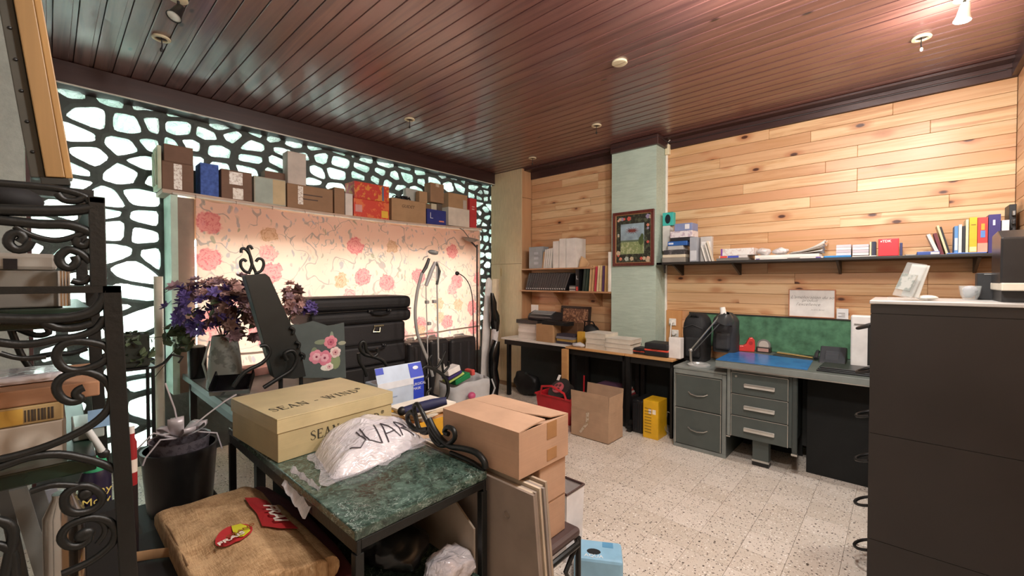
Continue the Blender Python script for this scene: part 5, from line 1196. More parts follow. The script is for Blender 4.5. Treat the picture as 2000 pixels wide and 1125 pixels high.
# acrylic stand on top
ACR = NT('acrylic'); ACR.set(Base_Color=lin('#dfe4e2'), Roughness=.08, Alpha=.22); ACR = ACR.m
TT = tz+.0125; c = PX(1765, 586, TX+.10)
t = thing('acrylic_stand', 'clear acrylic display stand tilted back on top of the tall cabinet', 'display stand', (c.x, c.y, TT), .25)
hs = PX(1770, 520, TX+.12).z-TT
Ms = RY(.0) @ T_(0, 0, .012) @ RX(.33)
MB(t).box(-.035, .055, -.004, .004, 0, hs*1.04, M=Ms @ RZ(.5)).build('front_plate', ACR, t, bevel=.003)
MB(t).box(-.03, .05, .006, .010, 0, hs*.96, M=T_(.01, -.035, .012) @ RX(.25) @ RZ(.5)).build('back_plate', mat('#cfcdc6', .3), t, bevel=.004)
MB(t).box(-.02, .05, -.004, .002, .03, hs*.7, M=Ms @ T_(0, .004, 0) @ RZ(.5)).build('insert', m_foil('#8f9590', '#b9bab4', 14, .3), t)
MB(t).box(-.045, .055, -.06, .03, .0005, .012, M=RZ(.3)).build('base', ACR, t, bevel=.003)
MB(t).ell((.0, -.075, .012), .025, .035, .011, 14, 8).build('foot', mat('#d5d3cc', .3), t, True)
# speaker-like dark box, dark file, glass with tissue
ya, yb = PX(1952, 500, TX+.16).y, YR+.03
t = thing('black_device', 'black desktop device with a cream base ledge on the tall cabinet', 'device', (TX+.24, (ya+yb)/2, TT))
zt_ = PX(1970, 445, TX+.10).z
MB().prism([(TX+.13, .07), (TX+.36, .07), (TX+.36, zt_-TT-.01), (TX+.22, zt_-TT), (TX+.13, zt_-TT-.035)], -ya, -yb, Matrix(((1, 0, 0, 0), (0, 0, -1, 0), (0, 1, 0, TT), (0, 0, 0, 1)))).build('hood', mat('#2b2b2c', .2), t, bevel=.006)
MB().box(TX+.10, TX+.38, yb, ya-.0, TT+.045, TT+.075).build('ledge', mat('#d9d3c3', .4), t, bevel=.004)
MB().box(TX+.14, TX+.36, yb, ya-.005, TT+.0006, TT+.045).build('foot', mat('#1f1f20', .5), t)
MB().box(TX+.127, TX+.131, (ya+yb)/2-.01, (ya+yb)/2, TT+.08, zt_-.05).build('seam', mat('#55534f', .3), t)
ya, yb = PX(1914, 560, TX+.30).y, PX(1962, 560, TX+.30).y
t = thing('file_stand', 'black magazine file with a finger hole on the tall cabinet', 'magazine file', (TX+.42, (ya+yb)/2, TT))
zt_ = PX(1935, 533, TX+.40).z
MB().box(TX+.392, TX+.47, yb, ya, TT+.0006, zt_).build('body', mat('#2a2b2d', .5), t, bevel=.003)
MB().ell((TX+.3915, (ya+yb)/2-.02, zt_-.04), .002, .011, .016).build('finger_hole', mat('#050505', .9), t)
MB().box(TX+.3905, TX+.3925, ya-.07, ya-.02, zt_-.008, zt_-.004).build('edge_mark', mat('#8d8d8a', .4), t)
c = PX(1892, 585, TX+.40)
t = thing('glass_bowl', 'small glass with crumpled tissue on the tall cabinet', 'glass', (TX+.36, c.y, TT+.0006))
MB(t).lathe([(.022, 0), (.03, .02), (.036, .06), (.034, .06), (.028, .02), (.02, .004)], 22, cap=False).build('wall', ACR, t, True); MB(t).lathe([(.022, 0), (.022, .004)], 22).build('base', ACR, t)
m = MB(t).ell((0, 0, .035), .024, .024, .026, 14, 10); m.wob(.006, 60, 1); m.build('tissue', mat('#9c9ca2', .7), t, True)
# tall black rack of cassettes behind, on the far end of the long shelf
ya = PX(1973, 440, 4.0).y
t = thing('cassette_rack', 'tall black cassette rack at the end of the long shelf', 'rack', (4.08, (ya+YR)/2, zL))
zt_ = PX(1980, 397, 4.0).z
MB().box(4.04, 4.2, YR+.02, ya, zL+.001, zt_).build('case', mat('#1c1b1c', .5), t, bevel=.003)
for i in range(5): MB().box(4.0, 4.042, YR+.03, ya-.01, zL+.02+i*(zt_-zL-.04)/5, zL+.005+(i+.8)*(zt_-zL-.04)/5).build('cassette', m_foil('#2b2a2b', '#8a8782', 25), t)
# ------------------------------------------------------------------ grey-topped table behind the clutter
IRON = mat('#1d1f1e', .42, .3, bump=.25, bscale=80); IRON2 = mat('#2a2d2b', .4, .3)
GT = .70; gx0, gx1, gy0, gy1 = .66, 1.28, 2.30, 3.84
t = thing('grey_table', 'long dark table with a dusty grey top under the flower vases', 'table', (.95, 3.0, 0))
MB().box(gx0, gx1, gy0, gy1, GT-.03, GT).build('tabletop', mat('#6f7876', .5, 0, .12, 5), t, bevel=.004)
for a in (gx0+.04, gx1-.04):
    for b in (gy0+.05, gy1-.05): MB().box(a-.02, a+.02, b-.02, b+.02, 0, GT-.031).build('leg', BLK, t)
MB().box(gx0+.02, gx0+.04, gy0+.08, gy1-.08, GT-.11, GT-.031).build('apron', BLK, t)
MB().box(gx0-.012, gx0-.001, gy0, gy1, GT-.035, GT+.003).build('edge_strip', mat('#3b403e', .4), t)
# ------------------------------------------------------------------ flowers
def leafmesh(name, m, L=.05, W=.026):
    a = MB(); a.add([(0, 0, 0), (L*.35, W*.5, .006), (L*.7, W*.38, .004), (L, 0, -.004), (L*.7, -W*.38, .004), (L*.35, -W*.5, .006), (L*.5, 0, -.002)], [(0, 6, 1), (1, 6, 2), (2, 6, 3), (3, 6, 4), (4, 6, 5), (5, 6, 0)])
    me = bpy.data.meshes.new(name); me.from_pydata([tuple(p) for p in a.v], [], a.f); me.materials.append(m); return me
def petalflower(name, m, r=.03, n=5):
    a = MB(); r *= 1.35
    for i in range(n):
        q = 2*PI*(i+.5)/n; ca, sa = math.cos(q), math.sin(q); cb, sb = math.cos(q+.5), math.sin(q+.5); cc, s2 = math.cos(q-.5), math.sin(q-.5)
        a.add([(0, 0, .004), (cb*r*.4, sb*r*.4, .018), (ca*r*.66, sa*r*.66, .026), (cc*r*.4, s2*r*.4, .018)], [(0, 1, 2, 3)])
    for i in range(n):
        q = 2*PI*i/n; ca, sa = math.cos(q), math.sin(q); cb, sb = math.cos(q+.55), math.sin(q+.55); cc, s2 = math.cos(q-.55), math.sin(q-.55)
        a.add([(0, 0, 0), (cb*r*.6, sb*r*.6, .008), (ca*r, sa*r, .012), (cc*r*.6, s2*r*.6, .008)], [(0, 1, 2, 3)])
    me = bpy.data.meshes.new(name); me.from_pydata([tuple(p) for p in a.v], [], a.f); me.materials.append(m); return me
rf = random.Random(21)
def scatter(parent, name, meshes, center, rad, count, up=.5, smin=.7, smax=1.3, shell=.45):
    I = mx(parent).inverted()
    for i in range(count):
        while True:
            d = Vector((rf.uniform(-1, 1), rf.uniform(-1, 1), rf.uniform(-1, 1)))
            if .05 < d.length < 1: break
        rr_ = shell+(1-shell)*rf.random(); d.normalize()
        p = Vector(center)+Vector((d.x*rad[0], d.y*rad[1], d.z*rad[2]))*rr_
        nrm = (d+Vector((0, 0, up))+Vector((rf.uniform(-.5, .5), rf.uniform(-.5, .5), rf.uniform(-.5, .5)))).normalized()
        o = bpy.data.objects.new(name, rf.choice(meshes)); C.objects.link(o); o.parent = parent
        q = nrm.to_track_quat('Z', 'Y') @ Matrix.Rotation(rf.uniform(0, 6.28), 3, 'Z').to_quaternion()
        s = rf.uniform(smin, smax); o.matrix_local = I @ Matrix.LocRotScale(p, q, Vector((s, s, s)))
PUR = petalflower('blossom', mat('#5a4a8e', .7), .032); PUR2 = petalflower('blossom', mat('#7a6ab0', .7), .028); MAU = petalflower('blossom', mat('#a48791', .8), .034, 6); BRN = petalflower('blossom', mat('#8d6f66', .8), .034, 6); PNK = petalflower('blossom', mat('#c9a09a', .8), .03, 6)
LEAF = leafmesh('leaf', mat('#3f4f38', .6)); LEAF2 = leafmesh('leaf', mat('#59684a', .6), .055, .04)
vb = PZ(440, 757, GT); vx, vy = vb.x, vb.y
vt = PY(440, 655, vy).z-GT
v = thing('metal_pitcher', 'dented grey-white metal pitcher holding the bouquet on the grey table', 'vase', (vx, vy, GT+.0006))
sc_ = (PY(475, 740, vy).x-PY(408, 740, vy).x)/2
MB(v).lathe([(sc_*1.05, 0), (sc_*1.08, .01), (sc_*.92, vt*.6), (sc_*.72, vt), (sc_*.66, vt), (sc_*.86, vt*.6), (sc_*.98, .012)], 28, cap=False).build('body', m_foil('#8c9089', '#6c706a', 10, .4), v, True); MB(v).lathe([(sc_*1.0, 0), (sc_*1.0, .01)], 28).build('base', mat('#777b76', .4), v)
MB(v).tube([(-sc_*1.0, .0, vt*.2), (-sc_*1.25, 0, vt*.5), (-sc_*.85, 0, vt*.92)], .006, 8).build('handle', mat('#a5a8a2', .35, .5), v, True)
fc = PY(455, 600, vy); rx = (PY(590, 600, vy).x-PY(335, 600, vy).x)/2; rz_ = (PY(450, 540, vy).z-PY(450, 660, vy).z)/2
bq = thing('bouquet', 'large bouquet of purple, mauve and brownish artificial flowers in the pitcher', 'flowers', (fc.x, fc.y, GT+vt*.7))
for i in range(9):
    a = rf.uniform(0, 6.28); q = rf.uniform(.3, .8); MB().tube([(vx+.01*math.cos(a), vy+.01*math.sin(a), GT+vt*.75), (vx+.03*math.cos(a), vy+.03*math.sin(a), GT+vt*1.05), (fc.x+rx*q*math.cos(a), fc.y+rx*q*.6*math.sin(a), fc.z+.02)], .003, 5).build('stem', mat('#4a5140', .6), bq, True)
scatter(bq, 'blossom', [PUR, PUR, PUR2], (fc.x-rx*.40, fc.y-.03, fc.z+.0), (rx*.55, .15, rz_*.95), 80)
scatter(bq, 'blossom', [BRN, MAU], (fc.x+rx*.10, fc.y-.07, fc.z-rz_*.15), (rx*.55, .14, rz_*.95), 90)
scatter(bq, 'blossom', [MAU, PNK], (fc.x-rx*.2, fc.y, fc.z+rz_*.6), (rx*.8, .12, rz_*.45), 60)
scatter(bq, 'blossom', [PUR2, MAU], (fc.x+rx*.35, fc.y, fc.z+rz_*.4), (rx*.3, .1, rz_*.5), 16)
scatter(bq, 'leaf', [LEAF, LEAF2], (fc.x-rx*.1, fc.y, fc.z-.02), (rx*.8, .15, rz_*.9), 46)
# second spray behind the iron panel
c2 = PY(575, 590, vy+.1)
b2 = thing('flower_spray', 'spray of pinkish-brown and violet flowers peeping out behind the leaning iron panel', 'flowers', (c2.x, c2.y, GT))
MB().tube([(c2.x-.08, c2.y, GT+.001), (c2.x-.03, c2.y, c2.z-.12), (c2.x, c2.y, c2.z)], .005, 6).build('stem', mat('#4a5140', .6), b2, True)
scatter(b2, 'blossom', [PNK, BRN, MAU], (c2.x-.02, c2.y, c2.z+.03), (.10, .07, .13), 40)
scatter(b2, 'blossom', [PUR2, PUR], (c2.x+.10, c2.y, c2.z-.06), (.05, .05, .05), 10)
# ivy pot
ip = PZ(386, 738, GT); ph = PY(386, 678, ip.y).z-GT; pr = (PY(405, 700, ip.y).x-PY(366, 700, ip.y).x)/2
pp = thing('ivy_pot', 'dark glazed pot with trailing ivy beside the pitcher', 'potted plant', (ip.x, ip.y, GT+.0006))
MB(pp).lathe([(pr*.85, 0), (pr*.95, .01), (pr, ph), (pr*.92, ph), (pr*.9, ph-.01)], 24).build('pot', mat('#151413', .25), pp, True)
li = PY(350, 650, ip.y)
for k in range(5):
    e = Vector((ip.x-.10-.06*k+.05*(k % 2), ip.y-.06*(k % 3), GT+ph+.10-.09*(k % 4)))
    MB().tube([(ip.x, ip.y, GT+ph), (ip.x-.05, ip.y-.02, GT+ph+.09), e], .0025, 5).build('vine', mat('#3b3a2a', .6), pp, True)
scatter(pp, 'leaf', [LEAF, LEAF2], (li.x, ip.y-.04, li.z-.01), (.14, .08, .11), 56, up=.2, smin=.9, smax=1.6, shell=.2)
MB(pp).ell((0, 0, ph+.004), pr*.8, pr*.8, .012, 12, 6).build('gravel', mat('#c9c4bb', .7), pp, True)
# dark cube of foliage behind the rack post
c = PY(262, 690, 3.0); st = thing('moss_planter', 'dark square planter covered in moss and leaves behind the iron rack', 'potted plant', (c.x, 3.0, GT-.1))
xa, xb, zt_, zb_ = PY(236, 680, 3.0).x, PY(290, 680, 3.0).x, PY(262, 645, 3.0).z, PY(262, 716, 3.0).z
MB().box(xa, xb, 2.95, 3.12, zb_, zt_-.02).build('box', mat('#262a20', .8), st, bevel=.01)
scatter(st, 'leaf', [LEAF, LEAF2], ((xa+xb)/2, 3.0, (zt_+zb_)/2), ((xb-xa)/2*1.3, .10, (zt_-zb_)/2*1.0), 90, up=.1, smin=.5, smax=.95, shell=.8)
# plant table under the planter
t = thing('plant_stand', 'thin black iron stand carrying the moss planter', 'stand', ((xa+xb)/2, 3.03, 0))
MB().box(xa-.02, xb+.02, 2.93, 3.14, zb_-.012, zb_-.0008).build('tray', IRON, t)
for a in (xa-.01, xb+.01):
    for b in (2.94, 3.13): MB().tube([(a, b, 0), (a, b, zb_-.013)], .008, 6).build('leg', IRON, t, True)
MB().tube([(xb+.02, 2.95, zb_-.01), (xb+.06, 2.95, zb_+.01), (xb+.09, 2.95, zb_+.05), (xb+.14, 2.95, zb_+.03), (xb+.12, 2.95, zb_+.0)], .006, 6).build('scroll', IRON, t, True)
# cream pipe by the window cheek
c = PY(310, 600, 3.80); o = MB().cyl((c.x, 3.80, .001), (c.x, 3.80, PY(310, 540, 3.80).z), .026, n=16).build('cream_tube', mat('#cfc9b8', .5), None, True); tag(o, 'slim cream tube standing beside the window surround', 'tube')
# ------------------------------------------------------------------ black iron panel leaning with scrolls
YL_ = 2.62
P = lambda x, y, d=0.0: PY(x, y, YL_+d)
ip_ = thing('iron_stand', 'black iron stand lying tilted with a broad panel, scrolls and curved legs', 'iron stand', (P(560, 740).x, YL_, GT))
def slab(pts, th, m, parent, name):
    a = [PY(x, y, YL_) for x, y in pts]; n = len(a); mb = MB()
    mb.add(a+[p+Vector((.01, th, 0)) for p in a], [tuple(range(n)), tuple(range(2*n-1, n-1, -1))]+[(i, n+i, n+(i+1) % n, (i+1) % n) for i in range(n)]); return mb.build(name, m, parent, bevel=.003)
slab([(478, 538), (518, 534), (527, 541), (584, 668), (598, 735), (575, 740), (535, 738)], .10, IRON2, ip_, 'panel')
def pxtube(parent, pts, r, m=IRON, Y=None, name='scroll', X=None, dense=3, closed=False, off=(0, 0, 0)):
    q = [(PY(x, y, Y) if Y is not None else PX(x, y, X))+Vector(off) for x, y in pts]
    out = []
    n = len(q)                                        # Catmull-Rom through the traced points
    for i in range(n if closed else n-1):
        p0, p1, p2, p3 = (q[(i-1) % n], q[i], q[(i+1) % n], q[(i+2) % n]) if closed else (q[max(i-1, 0)], q[i], q[i+1], q[min(i+2, n-1)])
        for k in range(dense):
            s = k/dense; out.append(.5*((2*p1)+(p2-p0)*s+(2*p0-5*p1+4*p2-p3)*s*s+(3*p1-p0-3*p2+p3)*s**3))
    if not closed: out.append(q[-1])
    return MB().tube(out, r, 8, closed).build(name, m, parent, True, ang=70)
for pts in ([(489, 533), (478, 530), (471, 521), (470, 511), (476, 507), (481, 511)], [(497, 534), (509, 530), (515, 518), (513, 508), (505, 505), (500, 511)], [(486, 533), (492, 518), (489, 500), (480, 487), (472, 486), (471, 494)], [(500, 533), (492, 515), (488, 498), (484, 484), (489, 481), (493, 487)]):
    pxtube(ip_, pts, .008, Y=YL_+.03)
pxtube(ip_, [(455, 756), (478, 727), (512, 709), (527, 690), (520, 675), (508, 676)], .011, Y=YL_-.04)
pxtube(ip_, [(515, 757), (545, 738), (570, 722), (580, 700), (572, 685), (556, 690), (560, 703)], .012, Y=YL_-.05)
for y in (640, 668, 690): pxtube(ip_, [(566+.4*(y-640), y), (574+.4*(y-640), y+4), (572+.4*(y-640), y+12)], .009, Y=YL_-.01, name='knob')
for px in (548, 588):
    a = PY(px, 735, YL_+.03); MB().tube([a, (a.x, a.y, GT+.0006)], .012, 8).build('leg', IRON, ip_, True)
# black wedge frame and pink box on the table
a = PZ(450, 778, GT); wd = thing('black_tray', 'black glossy tray tipped on edge with a bright rim on the grey table', 'tray', (a.x, a.y, GT+.0006))
Mw = T_(a.x, a.y, GT+.028) @ RZ(-.5) @ RX(.55)
MB(Mw).box(-.10, .10, 0, .14, 0, .02).build('plate', mat('#101112', .15), wd, bevel=.002); MB(Mw).box(-.10, .10, -.008, .0, -.002, .026).build('rim', mat('#b9bcbb', .15, .8), wd)
MB(Mw).box(-.10, -.092, 0, .14, .02, .05).build('rim', mat('#17181a', .2), wd); MB(Mw).box(.092, .10, 0, .14, .02, .05).build('rim', mat('#17181a', .2), wd)
a = PZ(510, 732, GT)
o = carton('pink_box', 'flat salmon pink box lying behind the black tray', a.x-.10, a.x+.12, a.y-.02, a.y+.16, GT+.001, GT+.055, mat('#d4a094', .6), rz=.1)
# painted panel with roses
YP = 2.80
q = [PY(x, y, YP) for x, y in ((565, 738), (562, 636), (572, 634), (585, 634), (600, 630), (612, 627), (625, 631), (640, 636), (655, 634), (672, 630), (676, 738))]
for p in q: p.z = max(p.z, GT+.002)
pr_ = thing('painted_panel', 'grey-green scalloped panel painted with pink roses leaning before the suitcases', 'painted panel', (q[0].x+.18, YP, GT+.001))
n = len(q); MB().add(q+[p+Vector((0, .014, 0)) for p in q], [tuple(range(n)), tuple(range(2*n-1, n-1, -1))]+[(i, n+i, n+(i+1) % n, (i+1) % n) for i in range(n)]).build('panel', mat('#4b5655', .55), pr_)
def rose(px, py, r, c1, c2, petals=6):
    c = PY(px, py, YP-.003); s = r*(c-EYE).dot(FW)/FPX; m1 = MB(); m2 = MB(); m3 = MB()
    for i in range(petals):
        a = 2*PI*i/petals+.3; m1.ell((c.x+s*.55*math.cos(a), YP-.002, c.z+s*.55*math.sin(a)), s*.5, .0015, s*.46, 10, 6); m2.ell((c.x+s*.3*math.cos(a+.5), YP-.0035, c.z+s*.3*math.sin(a+.5)), s*.28, .0015, s*.26, 8, 6)
    m3.ell((c.x, YP-.005, c.z), s*.16, .0015, s*.16, 8, 6)
    m1.build('petals', mat(c1, .6), pr_); m2.build('petals', mat(c2, .6), pr_); m3.build('flower_heart', mat('#8c3550', .6), pr_)
def pleaf(px, py, w, h, col):
    c = PY(px, py, YP-.001); s = (c-EYE).dot(FW)/FPX; MB().ell((c.x, YP-.001, c.z), w*s, .001, h*s, 10, 6).build('painted_leaf', mat(col, .6), pr_)
for a in ((655, 706, 10, 15, '#8a9a72'), (628, 668, 14, 5, '#7f8d74'), (648, 660, 4, 13, '#8d9a84'), (668, 670, 8, 4, '#a4a892'), (614, 690, 7, 12, '#76856a'), (640, 717, 14, 7, '#dfe0d4')): pleaf(*a)
rose(646, 668, 13, '#d98a98', '#c0647a'); rose(655, 688, 11, '#e9d3cf', '#dba9ab'); rose(618, 697, 14, '#dc8ea0', '#e9b6be'); rose(634, 699, 15, '#d77f95', '#e7aebb'); rose(643, 716, 8, '#e8dcd6', '#dcb4b6')
# ------------------------------------------------------------------ stack of black suitcases before the curtain
SU = mat('#1e1e20', .6, bump=.3, bscale=120); SU2 = mat('#262629', .55, bump=.3, bscale=120)
ys = 3.34
def case(label, x0, x1, y0, y1, z0, z1, hx, m=SU, round_=.05, handle=True, cat='suitcase', name='suitcase'):
    t = thing(name, label, cat, ((x0+x1)/2, (y0+y1)/2, z0), 0, 'suitcases before the window')
    MB().box(x0, x1, y0, y1, z0, z0+(z1-z0)*.48).build('lower_shell', m, t, bevel=round_*.6, seg=3); MB().box(x0, x1, y0, y1, z0+(z1-z0)*.50, z1).build('upper_shell', m, t, bevel=round_*.6, seg=3)
    MB().box(x0+.006, x1-.006, y0+.006, y1-.006, z0+(z1-z0)*.47, z0+(z1-z0)*.51).build('seam', mat('#101011', .4), t)
    if handle:
        zc = z0+(z1-z0)*.46
        MB().tube([(hx-.09, y0-.001, zc), (hx-.075, y0-.03, zc-.02), (hx, y0-.035, zc-.03), (hx+.075, y0-.03, zc-.02), (hx+.09, y0-.001, zc)], .010, 8).build('handle', mat('#17171a', .5), t, True)
        for s in (-.09, .09):
            p = MB().box(hx+s-.022, hx+s+.022, y0-.008, y0+.002, zc-.014, zc+.014).build('handle_mount', mat('#1a1a1c', .4), t, bevel=.003)
            for e in (-.01, .01): MB().ell((hx+s+e, y0-.009, zc), .004, .002, .004, 8, 5).build('rivet', mat('#cfcfd2', .2, 1), p)
    return t
xa, xb = PY(604, 600, ys).x, PY(805, 600, ys).x; z1, z0 = PY(700, 573, ys).z-.03, PY(700, 634, ys).z
hx = PY(742, 600, ys).x
case('largest black suitcase with a handle, lying on top of the stack', xa, xb, ys, ys+.42, z0, z1, hx, round_=.07)
x2a, x2b = PY(612, 660, ys).x, PY(796, 660, ys).x; z00 = PY(700, 720, ys).z
t = case('smaller black case under the largest suitcase', x2a+.06, x2b, ys+.03, ys+.40, z00, z0-.001, PY(735, 670, ys).x, SU2, .04)
lx = PY(741, 630, ys+.03).x
MB().box(lx-.055, lx+.04, ys+.02, ys+.031, z0-.035, z0-.02).build('latch', mat('#cfc7a6', .25, .9), t, bevel=.003); MB().tube([(lx-.05, ys+.02, z0-.04), (lx-.07, ys+.012, z0-.075), (lx-.01, ys+.012, z0-.08), (lx+.0, ys+.02, z0-.045)], .006, 8).build('latch', mat('#cfc7a6', .25, .9), t, True)
t = case('black trunk at the bottom of the suitcase stack', x2a+.02, x2b-.005, ys+.02, ys+.42, .001, z00-.001, 0, mat('#1a1b1d', .5), .03, False, 'trunk', 'trunk')
for u in (.2, .5, .8): MB().box(x2a+.02+(x2b-x2a)*u-.02, x2a+.02+(x2b-x2a)*u+.02, ys+.012, ys+.021, .05, z00-.05).build('strap', mat('#303134', .4), t)
# round dark hat-box end piece left of the top suitcase
# pair of standing rolling cases to the right
def rolling(label, xa, xb, yt, Y, dep):
    a, b = PY(xa, yt+30, Y).x, PY(xb, yt+30, Y).x; zt_ = PY((xa+xb)/2, yt, Y).z
    t = thing('rolling_suitcase', label, 'suitcase', ((a+b)/2, Y+dep/2, 0), 0, 'standing suitcases')
    MB().box(a, b, Y, Y+dep, .05, zt_).build('shell', mat('#2b2b2d', .45), t, bevel=.04, seg=4)
    for u in (.33, .66): MB().box(a+(b-a)*u-.015, a+(b-a)*u+.015, Y-.006, Y+.02, .10, zt_-.05).build('rib', mat('#37373a', .4), t, bevel=.004)
    for u in (.15, .85): MB().lathe([(.025, -.01), (.025, .01)], 14, M=T_(a+(b-a)*u, Y+.05, .026) @ RY(PI/2)).build('wheel', BLK, t)
    MB().tube([(a+(b-a)*.3, Y+dep*.5, zt_-.005), (a+(b-a)*.32, Y+dep*.5, zt_+.022), (a+(b-a)*.68, Y+dep*.5, zt_+.022), (a+(b-a)*.7, Y+dep*.5, zt_-.005)], .009, 8).build('handle', mat('#cfcfcd', .3, .5), t, True)
    for u in (.12, .88): MB().ell((a+(b-a)*u, Y+.03, zt_-.02), .02, .02, .012, 10, 6).build('corner_guard', mat('#b9b6b2', .3, .6), t, True)
    return t
rolling('navy-black rolling suitcase beside the suitcase stack', 800, 836, 668, 3.42, .3)
rolling('black rolling suitcase between the steamer pole and its taller neighbour', 843, 878, 662, 3.38, .3)
rolling('tallest black rolling suitcase standing next to the white roll', 882, 932, 659, 3.42, .195)
# ------------------------------------------------------------------ garment steamer
YS = 3.18; P = lambda x, y: PY(x, y, YS)
sm = thing('garment_steamer', 'grey garment steamer on twin poles with a ribbed hose standing before the curtain', 'garment steamer', (P(855, 700).x, YS, 0))
GREY = mat('#b2b2b2', .35); DGREY = mat('#4a4c4c', .45)
b = P(856, 740)
MB().lathe([(.13, 0), (.14, .02), (.13, .14), (.06, .17)], 24, c=(b.x, YS+.02, .001)).build('base', mat('#6f7274', .4), sm, True)
MB().tube([(P(858, 720).x, YS, .16), P(855, 640), P(853, 520)], .008, 8).build('pole', mat('#c4c4c2', .3), sm, True)
MB().tube([(P(838, 720).x, YS, .16), P(834, 640), P(832, 560)], .005, 8).build('pole', mat('#c4c4c2', .3), sm, True)
for x, y in ((834, 590), (848, 589), (838, 632)): c = P(x, y); MB().box(c.x-.016, c.x+.016, YS-.016, YS+.016, c.z-.015, c.z+.015).build('pole_clamp', GREY, sm, bevel=.004)
pxtube(sm, [(824, 533), (815, 570), (811, 610), (815, 650), (826, 680), (838, 710), (845, 735)], .014, mat('#a9a9a7', .5), Y=YS-.03, name='hose', dense=6)
for k in range(0, 26):
    pass
MB().tube([P(838, 505), P(832, 522), P(825, 533)], [.013, .017, .013], 12).build('hose_grip', DGREY, sm, True)
MB().tube([P(850, 512), P(842, 530), P(832, 558)], [.014, .02, .016], 12).build('handle', GREY, sm, True)
MB().tube([P(852, 512), P(858, 530), P(853, 556)], [.010, .016, .012], 12).build('handle', DGREY, sm, True)
c = P(846, 493); MB().ell((c.x, YS, c.z), .055, .035, .022, 18, 10, M=T_(*c) @ RY(.15) @ T_(-c.x, -c.y, -c.z)).build('steam_head', mat('#8a8d8e', .3), sm, True)
MB().ell((c.x+.012, YS-.025, c.z+.004), .03, .014, .010, 14, 8).build('vent_plate', mat('#d2d2d0', .25, .6), sm, True)
MB().tube([P(836, 500), P(828, 503), P(826, 508)], .005, 6).build('hook', GREY, sm, True)
# ------------------------------------------------------------------ floor lamps
YF = 3.735; P = lambda x, y: PY(x, y, YF)
ul = thing('uplighter', 'floor uplighter with a wide grey dish on a slim dark pole beside the curtain', 'floor lamp', (P(935, 700).x, YF, 0))
xp = P(932, 700).x
MB().tube([(xp, YF, .03), (xp, YF, P(932, 478).z)], .010, 10).build('pole', mat('#2b2523', .4), ul, True)
MB().lathe([(.05, 0), (.05, .03), (.03, .04), (.012, .045)], 26, c=(xp, YF, .001)).build('base', mat('#2b2523', .4), ul, True)
c = P(919, 466)
Mt = T_(*c) @ RY(.12) @ RX(.12)
MB().lathe([(.015, -.038), (.06, -.028), (.105, 0.0), (.10, .002), (.05, -.016)], 30, M=Mt).build('dish', mat('#7f7b76', .35), ul, True)
MB().lathe([(.02, -.02), (.03, .004), (.01, .008)], 18, M=Mt).build('bulb_holder', mat('#b9b2a6', .4), ul, True)
MB().tube([c+Vector((0, 0, -.03)), Vector((xp, YF, P(932, 484).z))], .010, 8).build('neck', mat('#2b2523', .4), ul, True)
MB().tube([c+Vector((-.02, 0, .004)), P(905, 450), P(898, 446)], .006, 6).build('lever', mat('#6b655f', .4), ul, True)
YG = 3.66
gl = thing('gooseneck_lamp', 'thin black gooseneck floor lamp with a small round head before the curtain', 'floor lamp', (PY(924, 700, YG).x, YG, 0))
pts = [(893, 534), (901, 537), (910, 545), (918, 560), (923, 585), (924, 620), (925, 660)]
pxtube(gl, pts, .006, BLK, Y=YG, name='stem', dense=4)
a = PY(925, 660, YG); MB().tube([a, (a.x, YG, .02)], .006, 8).build('stem', BLK, gl, True)
MB().lathe([(.034, 0), (.034, .03), (.01, .04)], 22, c=(a.x, YG, .001)).build('base', BLK, gl, True)
c = PY(893, 534, YG); MB().ell((c.x, YG, c.z), .026, .022, .024, 14, 10).build('head', mat('#171516', .3), gl, True)
# ------------------------------------------------------------------ rolls, plank and black plastic column next to the cupboard
YB = 3.30
q = lambda x, y: PY(x, y, YB)
wr_ = thing('white_roll', 'long white padded board in a cover leaning beside the cupboard', 'ironing board', (q(950, 760).x, YB, 0))
m = MB(); pts = [(955, 548), (953, 600), (948, 680), (943, 740)]; cs = [q(*p) for p in pts]; cs[-1].z = .02
m.tube([cs[0]+Vector((0, 0, .03))]+cs, [.012, .034, .042, .042, .038], 14, flat=(1.25, .6)); m.wob(.004, 14, 3); m.build('padded_cover', mat('#d6d3d0', .7), wr_, True)
m = MB(); cs = [q(968, 545), q(966, 620), q(960, 760)]; cs[-1].z = .004
m.tube(cs, .05, 4, flat=(1, .35)); o = m.build('cream_plank', mat('#d3c3a6', .6), None); tag(o, 'cream plank leaning upright behind the black plastic roll', 'plank')
bk = thing('black_plastic_roll', 'tall roll wrapped in shiny black plastic with a clear band beside the cupboard', 'wrapped roll', (q(962, 760).x, YB-.09, 0))
def lump(parent, pts, rr_, m, Y, seed, name, amp=.024):
    mb = MB(); cs = [PY(x, y, Y) for x, y in pts]; mb.tube(cs, rr_, 14); mb.wob(amp, 16, seed)
    for p in mb.v: p.z = max(p.z, .002)
    return mb.build(name, m, parent, True, ang=60)
BPL = mat('#0e0f10', .18)
lump(bk, [(961, 572), (963, 590), (964, 605), (966, 620), (966, 632), (967, 645)], [.02, .04, .035, .055, .045, .042], BPL, YB-.10, 1, 'upper_wrap')
lump(bk, [(967, 642), (966, 660), (965, 672)], [.040, .036, .04], FILM, YB-.10, 2, 'clear_band', .006)
lump(bk, [(968, 665), (964, 690), (962, 720), (965, 745), (964, 765), (963, 800)], [.045, .055, .05, .055, .05, .05], BPL, YB-.12, 3, 'lower_wrap')
